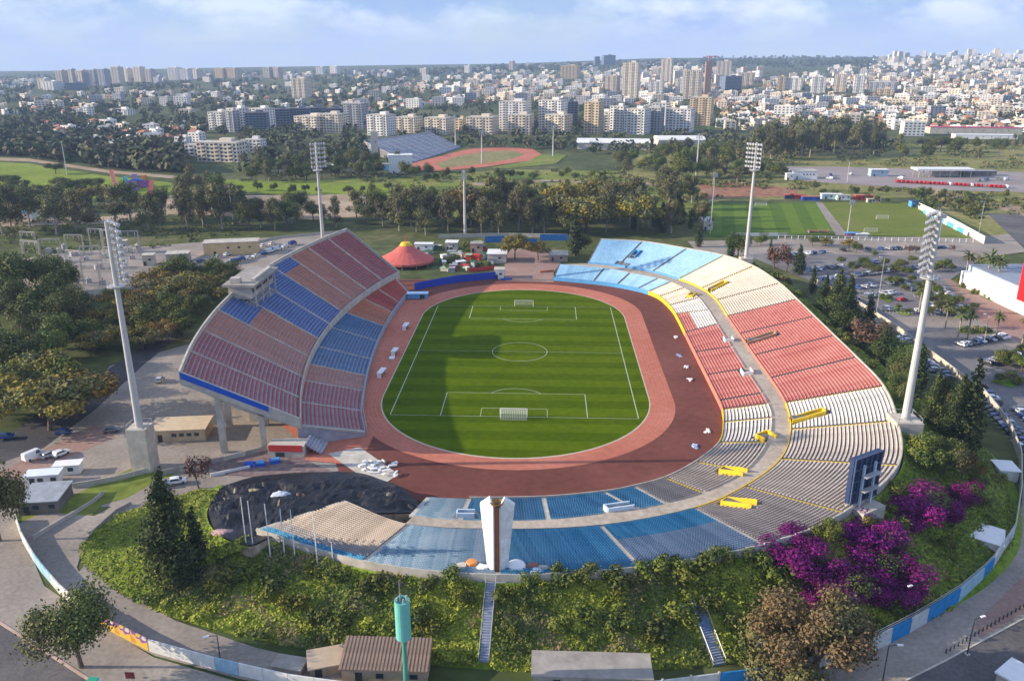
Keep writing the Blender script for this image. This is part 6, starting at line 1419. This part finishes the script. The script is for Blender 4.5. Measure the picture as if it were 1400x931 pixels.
p = at(190, 256, 0); box_thing('play_castle', p, 'purple and blue play castle between the slides', 'play house', [('body', (0, 0, 2.5), (14, 6, 5), mat('purple_panel', (.28, .12, .38), var=.2)), ('roof', (0, 0, 5.4), (10, 5, 1.2), mat('blue_play_panel', (.05, .2, .5), var=.2)), ('tower', (5, 0, 4.5), (3, 3, 9), mat('orange_play_panel', (.6, .22, .05), var=.2))])
p = at(25, 298, 0); hut('blue_roofed_hall', p, 22, 9, 4, 0, M_white, mat('sky_roof', (.16, .36, .62), var=.15), 'low hall with a sky blue roof at the left edge', win=3)
# ------------------------------------------------------------------ far athletics ground
sheet('far_running_track', [(560, 224), (600, 214), (640, 204), (690, 201), (728, 204), (740, 211), (722, 220), (660, 229), (600, 234), (562, 234)], M_track)
sheet('far_infield', [(594, 224), (630, 213), (665, 207), (700, 206), (718, 211), (700, 218), (650, 225), (606, 230)], layered('dry_turf', [(.16, .19, .05), (.24, .21, .09), (.28, .22, .11)], .03, fine=.3))
sheet('far_infield_edge', [(722, 220), (740, 211), (775, 212), (760, 224), (700, 230), (668, 230)], M_wild)
fs = thing('far_grandstand', (0, 0, 0), 'grey raked grandstand beside the far athletics track', 'stand')
fa, fb = at(560, 223, 1), at(630, 201, 1); fc, fd = at(497, 193, 12), at(590, 181, 12)
Pf = lambda u, v: tuple((fa.lerp(fb, u)).lerp(fc.lerp(fd, u), v))
terrace(Pf, 22, 1, 0).build('terrace', mat('far_terrace', (.30, .33, .38), var=.2, scale=.1), fs)
for r in range(22):
    mb = MB(); v = (r+.6)/22
    for k in range(9):
        u0, u1 = (k+.06)/9, (k+.94)/9; a, b = Vector(Pf(u0, v)), Vector(Pf(u1, v)); c = (a+b)/2; z = Pf(.5, r/22)[2]; mb.box((c.x, c.y, z+.35), ((b-a).length, .5, .5), math.atan2((b-a).y, (b-a).x))
    mb.build('bench_row', mat('far_bench_%d' % (r % 3), [(.42, .46, .52), (.34, .40, .50), (.45, .36, .34)][r % 3], var=.1), fs)
q = MB(); q.add([fa-Vector((0, 0, 1)), fc-Vector((0, 0, 12)), fc, fa], [(0, 1, 2, 3)]); q.build('end_wall', M_concl, fs)
q = MB(); q.add([fc-Vector((0, 0, 12)), fd-Vector((0, 0, 12)), fd+Vector((0, 0, 1)), fc+Vector((0, 0, 1))], [(0, 1, 2, 3)]); q.build('rear_wall', M_concl, fs)
M_cream = mat('cream_render', (.58, .53, .45), var=.12, scale=.1)
hut('finish_building', at(548, 236, 0), 20, 12, 15, R(10), M_white, M_white, 'white block building at the left end of the far track', win=3)
hut('stand_tower', at(513, 214, 0), 7, 7, 24, R(10), M_cream, M_concl, 'pale stair tower at the left end of the far grandstand', win=1)
hut('track_store', at(448, 233, 0), 60, 14, 5, R(2), M_concl, M_white, 'long low white building left of the far grandstand', win=5)
for x, yb, yt, lab in ((623, 202, 158, 'lamp mast behind the far track, left'), (659, 224, 180, 'lamp mast in front of the far track'), (756, 214, 173, 'lamp mast at the right end of the far track'), (952, 240, 183, 'lamp mast beside the white vaulted hall')):
    p = at(x, yb, 0); flood(p, height(p, yt), 0, 0, lab, -math.pi/2, 3, 3, 4.0, 3.5, .8, True, None)
for x, yb, yt, lab in ((92, 240, 195, 'thin pale pylon mast above the field track at the left'), (318, 300, 255, 'thin lamp post among the eucalyptus at the left'), (973, 276, 236, 'slim pole at the edge of the red soil'), (1158, 250, 222, 'slim pole at the front of the bus yard'), (32, 155, 138, 'distant needle mast at the far left')):
    p = land(x, yb); h = height(p, yt); t = thing('mast', p, lab, 'mast'); mb = MB(); mb.tube((0, 0, -.5), (0, 0, h), h*.012+.12, h*.006+.06, 8); mb.build('pole', M_mast, t); mb = MB(); mb.box((0, 0, h), (1.4, .3, .3)); mb.build('lamp_head', M_steel, t)
def vault(px, py, w, d, h, rz, lab):
    p = at(px, py, 0); t = thing('vaulted_hall', p, lab, 'hall', None, rz); mb = MB(); mb.box((0, 0, h*.35), (w*.98, d*.96, h*.7)); mb.build('wall', M_cream, t)
    mb = MB(); n = 8
    for i in range(n):
        a0, a1 = math.pi*i/n, math.pi*(i+1)/n; y0, y1 = -d/2*math.cos(a0), -d/2*math.cos(a1); z0, z1 = h*.7+h*.32*math.sin(a0), h*.7+h*.32*math.sin(a1)
        mb.quad((-w/2, y0, z0), (w/2, y0, z0), (w/2, y1, z1), (-w/2, y1, z1))
        for s in (-1, 1): mb.add([(s*w/2, y0, h*.7), (s*w/2, y1, h*.7), (s*w/2, y1, z1), (s*w/2, y0, z0)], [(0, 1, 2, 3)])
    mb.build('vault_roof', M_white, t)
vault(838, 203, 78, 34, 10, R(-4), 'long white vaulted hall in front of the apartment row')
vault(928, 200, 52, 30, 11, R(3), 'shorter white vaulted hall right of the long one')
# ------------------------------------------------------------------ town: apartment blocks one by one
W_c = [mat('render_white', (.76, .73, .68), var=.1, scale=.08), mat('render_cream', (.68, .59, .47), var=.1, scale=.08), mat('render_beige', (.50, .43, .36), var=.1, scale=.08), mat('render_grey', (.38, .38, .40), var=.1, scale=.08), mat('render_bluegrey', (.16, .20, .28), var=.15, scale=.08), mat('render_sand', (.58, .45, .29), var=.1, scale=.08)]
WN = ['white', 'cream', 'beige', 'grey', 'dark blue glass', 'sandy']
def block(px, pyb, wpx, pyt, c, lab, name='apartment_block', depth=.75, rz=None, cat='building', floors=None, roofhut=True):
    p = None
    while p is None: p = land(px, pyb); pyb += 1
    sc_ = scale_at(p); w = wpx/sc_; h = height(p, pyt); d = max(9, w*depth); rz = (R(rng.choice((8, 12))) if c == 4 else R(rng.choice((-14, -20, -26)))) if rz is None else R(rz)
    w = max(6, w-abs(math.sin(rz))*d*.6); p = p+Vector((0, d*.5, -1.0)); h += 1.0
    t = thing(name, p, lab, cat, None, rz); m = W_c[c]
    mb = MB(); mb.prism([(-w/2, -d/2), (w/2, -d/2), (w/2, d/2), (-w/2, d/2)], -3, h); wl_ = mb.build('wall', m, t)
    mb = MB(); mb.box((0, 0, h+.3), (w+.5, d+.5, .6)); rf = mb.build('roof', M_concl if c != 4 else M_concd, t)
    if roofhut: mb = MB(); mb.box((w*.12, d*.1, h+2), (w*.3, d*.35, 3.2)); mb.build('roof_hut', m, rf)
    fl_ = floors or max(2, int(h/3.2)); fh = (h-1)/fl_; gl, ba = MB(), MB(); nc = max(2, int(w/4.2)); nd = max(2, int(d/4.5))
    for f in range(fl_):
        z = 1.2+fh*(f+.5)
        for k in range(nc):
            x = -w/2+w*(k+.5)/nc
            if c != 4 and (k % 3 == 1): ba.box((x, -d/2-.7, z-fh*.3), (w/nc*.92, 1.4, fh*.32)); gl.box((x, -d/2-.02, z+.25), (w/nc*.8, .12, fh*.45))
            else: gl.box((x, -d/2-.02, z), (w/nc*(.52 if c != 4 else .86), .14, fh*(.48 if c != 4 else .62)))
        for s in (-1, 1):
            for k in range(nd): y = -d/2+d*(k+.5)/nd; gl.box((s*(w/2+.02), y, z), (.14, d/nd*.45, fh*.45))
    g = gl.build('glazing', M_glass, wl_); g['kind'] = 'stuff'
    if ba.v: b = ba.build('balconies', m, wl_); b['kind'] = 'stuff'; b.name = 'balcony_tier'
    return t
BL = [(298, 178, 25, 154, 0, 'white office block at the left end of the dark office row'), (325, 178, 30, 149, 0, 'taller white office block behind the left office row'), (318, 181, 17, 152, 3, 'narrow grey framed office block in the middle of the office row'), (350, 182, 30, 155, 4, 'dark blue glazed office block with a white rim in the office row'), (357, 178, 30, 149, 0, 'white slab behind the dark glazed office block'),
 (384, 174, 24, 150, 4, 'dark blue block right of the white office slab'), (408, 172, 30, 149, 4, 'dark blue glass block, second right of the office row'), (432, 170, 26, 148, 4, 'dark blue glass block, third right of the office row'), (456, 168, 26, 149, 4, 'dark blue glass block, farthest right of the office row'),
 (424, 182, 44, 160, 1, 'cream apartment block below the dark blue glass blocks'), (452, 182, 36, 157, 1, 'cream block with roof huts right of the other cream one'), (486, 176, 30, 142, 3, 'tall grey apartment tower above the far grandstand'), (520, 186, 36, 158, 0, 'white apartment block right of the tall grey tower'), (558, 182, 34, 161, 1, 'cream apartment block behind the far grandstand, left'), (600, 184, 38, 162, 1, 'cream apartment block behind the far grandstand, right'), (630, 180, 16, 163, 5, 'small sandy block right of the far grandstand'), (659, 184, 42, 161, 1, 'cream apartment block behind the far track'),
 (704, 180, 42, 140, 0, 'tall white apartment block with a stepped top behind the far track'), (712, 184, 34, 158, 1, 'lower cream wing in front of the stepped white block'), (756, 180, 38, 138, 0, 'tall white apartment block right of the stepped one'), (764, 184, 36, 158, 1, 'cream wing in front of the second tall white block'), (778, 176, 22, 140, 4, 'dark blue glass tower beside the second tall white block'),
 (812, 184, 26, 140, 5, 'sandy apartment block at the left of the white row'), (826, 180, 32, 154, 0, 'white apartment block, first of the row above the vaulted hall'), (846, 182, 24, 146, 0, 'taller white apartment block, second of the row above the vaulted hall'), (872, 184, 36, 150, 0, 'white balconied block, third of the row above the vaulted hall'), (897, 182, 22, 148, 3, 'grey block, fourth of the row above the vaulted hall'), (904, 172, 26, 142, 0, 'white block behind the gap of the row'), (931, 182, 40, 150, 0, 'big white balconied block at the right end of the row'), (960, 172, 34, 134, 5, 'sandy apartment tower right of the white row'),
 (411, 134, 24, 108, 1, 'lone cream tower in the woods left of centre'), (863, 134, 24, 86, 1, 'tallest cream tower right of centre'), (912, 112, 17, 81, 1, 'tall slim cream tower against the horizon'), (948, 136, 27, 97, 1, 'cream stepped tower in front of the crane'), (990, 112, 22, 84, 1, 'cream tower with a pointed top near the crane'), (1022, 120, 22, 100, 2, 'pinkish beige block right of the crane'), (1000, 124, 26, 105, 4, 'dark blue glass block below the pointed cream tower'), (930, 128, 14, 108, 0, 'narrow white tower left of the stepped tower'), (898, 128, 22, 112, 0, 'white block at the foot of the slim tower'), (838, 128, 20, 104, 2, 'beige block left of the tallest tower'),
 (1068, 124, 12, 105, 5, 'narrow sandy block at the left of the long white hospital'), (1086, 124, 30, 107, 0, 'long white slab right of the narrow sandy block'), (1120, 128, 20, 106, 0, 'white block in the town right of centre'), (1150, 126, 18, 102, 1, 'cream block among the right hand houses'), (1175, 128, 16, 104, 0, 'white narrow block among the right hand houses'), (1212, 126, 44, 113, 3, 'long grey factory above an orange roof'), (1213, 131, 24, 122, 5, 'orange walled low block in front of the grey factory'),
 (60, 122, 18, 108, 1, 'cream block at the far left shore'), (69, 124, 24, 112, 0, 'bright white block near the far left'), (100, 124, 26, 114, 4, 'blue glazed block near the far left'), (84, 118, 14, 97, 2, 'beige tower at the far left, first'), (99, 116, 10, 95, 2, 'beige tower at the far left, second'), (112, 118, 16, 97, 2, 'beige tower at the far left, third'), (127, 118, 16, 96, 3, 'grey tower at the far left, fourth'), (142, 118, 14, 95, 3, 'grey rounded tower at the far left, fifth'), (160, 114, 14, 92, 1, 'cream tower of the shore skyline, first'), (174, 112, 12, 94, 1, 'cream tower of the shore skyline, second'), (190, 112, 14, 92, 1, 'cream tower of the shore skyline, third'), (205, 112, 12, 95, 2, 'beige tower of the shore skyline, fourth'), (238, 110, 16, 93, 0, 'white tower of the shore skyline, fifth'), (254, 110, 14, 95, 0, 'white tower of the shore skyline, sixth'), (268, 108, 14, 95, 1, 'cream tower of the shore skyline, seventh'), (302, 107, 16, 94, 5, 'sandy tower pair of the skyline, left'), (318, 107, 18, 94, 5, 'sandy tower pair of the skyline, right'), (366, 107, 12, 93, 2, 'beige tower left of centre on the skyline'), (379, 107, 12, 93, 2, 'beige tower beside its twin on the skyline'), (438, 102, 12, 92, 0, 'white far tower on the left skyline'), (458, 101, 14, 91, 0, 'second white far tower on the left skyline'),
 (780, 108, 26, 90, 5, 'sandy far block on the central skyline'), (816, 90, 8, 78, 4, 'dark far tower on the central skyline'), (832, 90, 18, 76, 4, 'dark wide far block on the central skyline'), (700, 96, 8, 84, 2, 'beige far tower on the central skyline'), (640, 100, 10, 90, 0, 'white far tower left of the central skyline'), (580, 104, 12, 94, 1, 'cream far block left of the central skyline')]
for (a, b, c, d, e, lab) in BL: block(a, b, c, d, e, lab)
block(300, 222, 62, 196, 1, 'long cream institute with a white roof above the green field', depth=.5, rz=-8); block(270, 214, 34, 199, 0, 'low white wing left of the long cream institute', depth=.6, rz=-8); block(345, 208, 30, 192, 0, 'white wing right behind the long cream institute', depth=.6, rz=-8)
block(115, 159, 22, 147, 0, 'white school block in the left woods', depth=.5); block(165, 158, 34, 150, 0, 'long white school block in the left woods', depth=.4); block(255, 158, 22, 150, 1, 'cream house block in the left woods', depth=.5)
for x, y, w, d, h, m, rm_, lab in ((100, 196, 46, 16, 6, M_concl, mat('teal_sheet_roof', (.16, .36, .34), var=.2), 'low hall with a grey green roof in the left woods'), (140, 201, 40, 14, 5, M_white, M_white, 'low white roofed hall in the left woods'), (180, 203, 30, 12, 6, M_concl, mat('turquoise_sheet_roof', (.12, .34, .42), var=.2), 'low hall with a turquoise roof in the left woods'), (158, 192, 50, 12, 5, M_concl, mat('pink_sheet_roof', (.50, .30, .28), var=.2), 'low hall with a faded pink roof in the left woods'), (215, 196, 60, 14, 5, M_concl, M_conc, 'long grey roofed hall in the left woods'), (60, 188, 40, 14, 6, M_concd, M_concl, 'pale flat hall near the left edge of the woods'), (1330, 183, 110, 18, 8, M_concl, mat('magenta_red_roof', (.48, .06, .12), var=.15), 'long hall with a crimson roof below the right hand houses'), (1345, 190, 70, 14, 5, M_white, M_white, 'long white roof in front of the crimson roofed hall'), (520, 232, 26, 10, 5, M_lblue, M_conc, 'small bluish shed beside the white finish building')):
    hut('low_hall', land(x, y), w, d, h, R(-6), m, rm_, lab, win=4)
# crane-like tower under construction
p = land(966, 130); h = height(p, 76); t = thing('tower_scaffold', p, 'brown tower shell under construction with a crane on top', 'tower'); mb = MB(); mb.box((0, 0, h*.42), (14, 14, h*.84)); mb.build('shell', mat('brown_shell', (.30, .20, .15), var=.2), t); mb = MB(); mb.tube((0, 0, h*.84), (0, 0, h), .9, n=4); mb.tube((-8, 0, h*.97), (22, 0, h*.97), .7, n=4); mb.build('crane', M_redp, t)
# ------------------------------------------------------------------ town houses
def house_proto(kind, k):
    rg = random.Random(900+k); mb = MB()
    if kind == 'house':
        w, d, h = rg.uniform(9, 15), rg.uniform(9, 13), rg.choice((4, 6.4, 6.4, 9.4))
    elif kind == 'block': w, d, h = rg.uniform(15, 24), rg.uniform(11, 15), rg.choice((9.5, 12.5, 12.5, 15.5))
    else: w, d, h = rg.uniform(18, 24), rg.uniform(15, 19), rg.choice((24, 30, 38))
    mb.prism([(-w/2, -d/2), (w/2, -d/2), (w/2, d/2), (-w/2, d/2)], -6, h, 0, 1)
    if kind == 'house' and k % 3 == 0:
        o = .5; e = 2.6; mb.add([(-w/2-o, -d/2-o, h), (w/2+o, -d/2-o, h), (w/2+o, d/2+o, h), (-w/2-o, d/2+o, h), (-w*.2, 0, h+e), (w*.2, 0, h+e)], [(0, 1, 5, 4), (1, 2, 5), (2, 3, 4, 5), (3, 0, 4)], 3)
    else:
        for a, b, l1, l2 in ((0, -1, w, .3), (0, 1, w, .3), (1, 0, .3, d-.6), (-1, 0, .3, d-.6)): mb.box((a*(w/2-.15), b*(d/2-.15), h+.45), (l1, l2, .9), 0, 0, False)
        mb.box((w*.15, d*.12, h+1.3), (w*.28, d*.3, 2.5), 0, 0, False)
    fl_ = max(1, int(h/3.1)); nc = max(2, int(w/4.5))
    for f in range(fl_):
        z = 3.1*f+1.75
        for q in range(nc): mb.box((-w/2+w*(q+.5)/nc, -d/2-.02, z), (w/nc*.5, .12, 1.35), 0, 2, False)
        for s in (-1, 1):
            for q in range(2): mb.box((s*(w/2+.02), -d/4+d/2*q, z), (.12, 1.7, 1.3), 0, 2, False)
    return mb
M_tile = mat('red_tile', (.42, .19, .11), var=.25, scale=.3)
HM = {}
for kind, n in (('house', 9), ('block', 6), ('tower', 4)):
    for k in range(n):
        mb = house_proto(kind, k); c = [0, 1, 0, 2, 0, 1, 1, 0, 5][k % 9] if kind == 'house' else [0, 1, 0, 2, 1, 3][k % 6]
        HM[kind, k] = (mb, mb.mesh({'house': 'town_house', 'block': 'apartment_block', 'tower': 'tower_block'}[kind], [W_c[c], M_concl, M_glass, M_tile]), c)
rt = random.Random(61)
spots = []
TAKEN = [(a, b, c) for (a, b, c, d, e, l) in BL]
def scatter_px(poly, n, kinds, gap, ydens=1.0):
    xs = [p[0] for p in poly]; ys = [p[1] for p in poly]; got = []; tries = 0; grid = {}
    while len(got) < n and tries < n*30:
        tries += 1; x = rt.uniform(min(xs), max(xs)); y = rt.uniform(min(ys), max(ys))
        if not inside(poly, x, y): continue
        g = gap*(.35+.65*max(0, (y-85))/70); key = (int(x/8), int(y/4)); bad = False
        for dx in (-1, 0, 1):
            for dy in (-1, 0, 1):
                for (a, b) in grid.get((key[0]+dx, key[1]+dy), ()):
                    if (a-x)**2+((b-y)*2.4)**2 < g*g: bad = True
        if bad or any(abs(a-x) < c/2+5 and -4 < y-b < 7 for a, b, c in TAKEN): continue
        p = land(x, y)
        if p is None: continue
        grid.setdefault(key, []).append((x, y)); got.append((x, y)); k = rt.choice(kinds); spots.append((p, k, rt.randrange({'house': 9, 'block': 6, 'tower': 4}[k]), rt.uniform(-.8, .15), x, y))
scatter_px([(985, 150), (1100, 132), (1400, 124), (1400, 180), (1345, 182), (1240, 186), (1200, 172), (1030, 180), (985, 178)], 330, ['house']*7+['block'], 8)
scatter_px([(560, 150), (640, 118), (800, 106), (1000, 112), (1000, 140), (960, 150), (800, 150), (690, 140)], 260, ['house']*3+['block']*2, 8)
scatter_px([(980, 130), (1060, 112), (1400, 100), (1400, 128), (1100, 135), (985, 152)], 280, ['house']*5+['block'], 8)
scatter_px([(545, 112), (700, 100), (830, 95), (1000, 98), (1060, 112), (1000, 118), (800, 112), (640, 122), (560, 130)], 230, ['house']*2+['block'], 8)
scatter_px([(1060, 112), (1150, 92), (1400, 84), (1400, 104), (1090, 113)], 200, ['house']*2+['block'], 7)
scatter_px([(1190, 86), (1220, 80), (1280, 74), (1310, 78), (1400, 75), (1400, 86), (1200, 90)], 130, ['house', 'block', 'block', 'block', 'tower'], 6)
scatter_px([(0, 112), (560, 98), (560, 108), (300, 112), (0, 124)], 110, ['house', 'block', 'block'], 8)
scatter_px([(550, 104), (700, 93), (900, 88), (1000, 92), (900, 97), (700, 101)], 70, ['house', 'block', 'block'], 8)
scatter_px([(0, 128), (560, 112), (560, 150), (480, 160), (300, 145), (0, 160)], 130, ['house']*4+['block'], 12)
scatter_px([(60, 175), (260, 165), (280, 188), (250, 205), (60, 196)], 40, ['house'], 9)
scatter_px([(800, 110), (1000, 100), (1080, 108), (1000, 122), (820, 124)], 16, ['tower'], 14)
cnt_ = {'house': 0, 'block': 0, 'tower': 0}; rest = {}
LB = {'house': ('town_house', 'house', ['small white flat roofed house', 'small cream flat roofed house', 'small beige flat roofed house', 'grey house', 'x', 'sandy house']), 'block': ('apartment_block', 'building', ['plain white apartment block', 'plain cream apartment block', 'plain beige apartment block', 'plain grey apartment block']), 'tower': ('tower_block', 'building', ['white residential tower', 'cream residential tower', 'beige residential tower', 'grey residential tower'])}
for p, k, v, rz, x, y in sorted(spots, key=lambda s: -s[5]):
    mb, me, c = HM[k, v]; s = rt.uniform(.85, 1.25)
    if cnt_[k] < 250:
        cnt_[k] += 1; nm, cat, words = LB[k]; wd = words[c]
        if k == 'house' and v % 3 == 0: wd = wd.replace('flat roofed', 'red tiled').replace('sandy house', 'sandy red tiled house')
        area = 'right hand town' if x > 980 else ('central town' if x > 545 else 'left woods and shore')
        o = link(nm, me, None, p, rz, s); tag(o, '%s in the rows of the %s' % (wd, area), cat, '%ss of the %s' % (wd.replace('small ', '').replace('plain ', ''), area))
    else:
        b = rest.setdefault(c, MB()); ca, sa = math.cos(rz)*s, math.sin(rz)*s; o = len(b.v)
        b.v.extend((p.x+a*ca-q*sa, p.y+a*sa+q*ca, p.z+z*s) for a, q, z in mb.v)
        b.f.extend(tuple(i+o for i in f) for f in mb.f); b.m.extend(mb.m)
big = MB(); mats_ = []
for c, b in rest.items():
    o = len(big.v); big.v.extend(b.v); big.f.extend(tuple(i+o for i in f) for f in b.f); k = len(mats_); mats_ += [W_c[c], M_concl, M_glass, M_tile]; big.m.extend(k+i for i in b.m)
tag(big.build('distant_town', mats_), 'countless small pale houses of the distant town', None, None, 'stuff')
# ------------------------------------------------------------------ woods between the houses
wd_ = MB(); rw = random.Random(71)
def far_tree(p, h, mb, m):
    w = h*rw.uniform(.40, .62); n = 22
    for i in range(n):
        d = rdir(rw); k = rw.uniform(.6, 1.05); leaf(mb, rw, Vector((p.x+d.x*w*k, p.y+d.y*w*k, p.z+h*.56+d.z*h*.42*k)), d, h*.40, m)
def woods(poly, n, hr, mats=(0, 0, 1, 2)):
    xs = [p[0] for p in poly]; ys = [p[1] for p in poly]; k = 0
    while k < n:
        x, y = rw.uniform(min(xs), max(xs)), rw.uniform(min(ys), max(ys))
        if not inside(poly, x, y): continue
        k += 1
        if noise.noise(Vector((x*.03, y*.09, 3))) < -.28: continue
        if any(abs(a-x) < c/2+2 and 0 < y-b < 4 for a, b, c in TAKEN): continue
        p = land(x, y)
        if p: far_tree(p, rw.uniform(*hr), wd_, rw.choice(mats))
woods([(-30, 126), (560, 110), (560, 170), (480, 188), (290, 186), (-30, 205)], 1500, (8, 14))
woods([(-30, 202), (250, 206), (250, 238), (150, 232), (40, 216), (-30, 212)], 520, (11, 17), (0, 1, 2, 2))
woods([(-30, 186), (250, 186), (250, 206), (-30, 202)], 130, (8, 12), (0, 1, 2))
woods([(330, 186), (500, 186), (500, 238), (330, 238)], 200, (8, 13), (0, 1, 2))
woods([(540, 150), (690, 140), (800, 150), (800, 190), (1000, 184), (1040, 180), (1240, 190), (1240, 205), (960, 215), (780, 210), (630, 202), (540, 188)], 520, (7, 13), (0, 1, 2))
woods([(560, 108), (760, 96), (1000, 96), (1400, 86), (1400, 180), (1240, 180), (1000, 178), (800, 152), (560, 152)], 3000, (6, 11), (0, 1, 1, 2))
woods([(-30, 106), (560, 96), (560, 116), (-30, 130)], 900, (10, 16), (0, 1))
woods([(540, 100), (700, 92), (960, 84), (1010, 86), (1190, 88), (1190, 94), (960, 94), (700, 100), (540, 108)], 700, (14, 26), (0, 0, 1))
woods([(950, 80), (1060, 78), (1200, 80), (1200, 92), (960, 92)], 420, (12, 20), (0,))
scrub_ = MB(); keep_ = wd_; rs_ = random.Random(5)
def scrub(poly, n, hr):
    xs = [p[0] for p in poly]; ys = [p[1] for p in poly]; k = 0
    while k < n:
        x, y = rs_.uniform(min(xs), max(xs)), rs_.uniform(min(ys), max(ys))
        if not inside(poly, x, y): continue
        k += 1
        if noise.noise(Vector((x*.02, y*.08, 13))) < -.1: continue
        p = at(x, y, 0); h = rs_.uniform(*hr); m = rs_.choice((0, 1, 1, 2))
        for i in range(11): d = rdir(rs_); leaf(scrub_, rs_, p+Vector((d.x*h*.9, d.y*h*.9, h*.45+d.z*h*.35)), d, h*.75, m)
scrub([(560, 236), (960, 232), (1000, 258), (960, 298), (560, 300)], 1500, (1.0, 2.6))
scrub([(960, 256), (1250, 264), (1330, 300), (1400, 292), (1400, 268), (1140, 254), (1080, 248), (960, 250)], 900, (1.0, 2.6))
scrub([(1060, 200), (1400, 190), (1400, 232), (1140, 226), (1060, 226)], 900, (1.2, 3.0))
scrub([(830, 205), (1060, 210), (1075, 250), (960, 256), (850, 246)], 700, (1.0, 2.6))
scrub([(290, 236), (560, 236), (560, 250), (300, 248)], 400, (1.0, 2.4))
scrub([(-20, 300), (330, 296), (330, 335), (-20, 350)], 600, (.8, 2.0))
tag(scrub_.build('meadow_scrub', [mat('scrub_dark', (.05, .07, .018), var=.1, island=.7, col2=(.09, .11, .03)), mat('scrub_olive', (.09, .105, .025), var=.1, island=.7, col2=(.16, .17, .045)), mat('scrub_dry', (.15, .12, .05), var=.1, island=.7, col2=(.24, .19, .09))]), 'low scrub and rough grass tufts over the open meadows', None, None, 'stuff')
tag(wd_.build('distant_woodland', [mat('far_dark_leaf', (.030, .048, .024), var=.1, island=.7, col2=(.065, .085, .038)), mat('far_green_leaf', (.05, .07, .022), var=.1, island=.7, col2=(.10, .12, .04)), mat('far_olive_leaf', (.06, .06, .028), var=.1, island=.7, col2=(.12, .11, .05))]), 'dark woods and garden trees filling the distance between the houses', None, None, 'stuff')
# ------------------------------------------------------------------ kerbs and bollards of the streets
def kerb(pts, m, w=.3, h=.14):
    t = MB(); P_ = [at(x, y, 0) for x, y in pts]
    for a, b in zip(P_, P_[1:]):
        d = b-a; n = max(1, int(d.length/4))
        for k in range(n):
            c = a.lerp(b, (k+.5)/n); t.box((c.x, c.y, h/2+.05), (d.length/n-.03, w, h+.1), math.atan2(d.y, d.x))
    o = t.build('kerb', m); o['kind'] = 'structure'
M_kerbp = mat('pink_kerb', (.50, .36, .29), var=.2)
kerb([(-100, 820), (0, 852), (60, 890), (130, 935), (200, 975)], M_kerbp, .45)
kerb([(1180, 960), (1290, 905), (1420, 835), (1480, 800)], M_concl)
for i in range(20):
    x = 1296+i*5.6; y = 898-i*3.35; p = at(x, y, 0); mb_ = MB() if i == 0 else mb_
    if i == 0: mb_.tube((0, 0, 0), (0, 0, .85), .13, .11, 8); mb_.lathe((0, 0, .85), [(.15, 0), (.1, .1), (0, .12)], 8); bme = mb_.mesh('bollard', M_dark)
    tag(link('bollard', bme, None, p+Vector((0, .8, .04))), 'small dark bollard in the row along the lower right kerb', 'bollard', 'bollards along the lower right kerb')
ORD = 'first second third fourth fifth sixth seventh eighth ninth tenth eleventh twelfth thirteenth fourteenth fifteenth sixteenth seventeenth eighteenth nineteenth twentieth'.split()
TENS = {20: 'twenty', 30: 'thirty', 40: 'forty'}; TENTH = {30: 'thirtieth', 40: 'fortieth', 50: 'fiftieth'}
def ordinal(n): return ORD[n-1] if n <= 20 else (TENTH[n] if n in TENTH else TENS[n//10*10]+'-'+ORD[n % 10-1])
same = {}
for o in COL.objects:
    if o.parent is None and o.get('label') and o.get('group'): same.setdefault((o['group'], o['label']), []).append(o)
for (g_, l_), os_ in same.items():
    if 1 < len(os_) <= 49:
        os_.sort(key=lambda o: pix(o.location)[0])
        for k, o in enumerate(os_): o['label'] = ' '.join(l_.split()[:12])+', '+ordinal(k+1)+' from the left'
# ------------------------------------------------------------------ the air
hz = MB(); hz.box((-100, 2750, 86), (13600, 6500, 188)); ho = MB(); 
hzm = bpy.data.materials.new('haze_air'); hzm.use_nodes = True; t = hzm.node_tree; t.nodes.clear()
vo = N(t, 'ShaderNodeVolumePrincipled'); vo.inputs['Color'].default_value = (.50, .68, 1, 1); vo.inputs['Density'].default_value = 9.5e-5; vo.inputs['Anisotropy'].default_value = 0
mo = N(t, 'ShaderNodeOutputMaterial'); t.links.new(vo.outputs[0], mo.inputs['Volume'])
tag(hz.build('haze', hzm), 'thin pale blue air over the whole place', None, None, 'stuff')
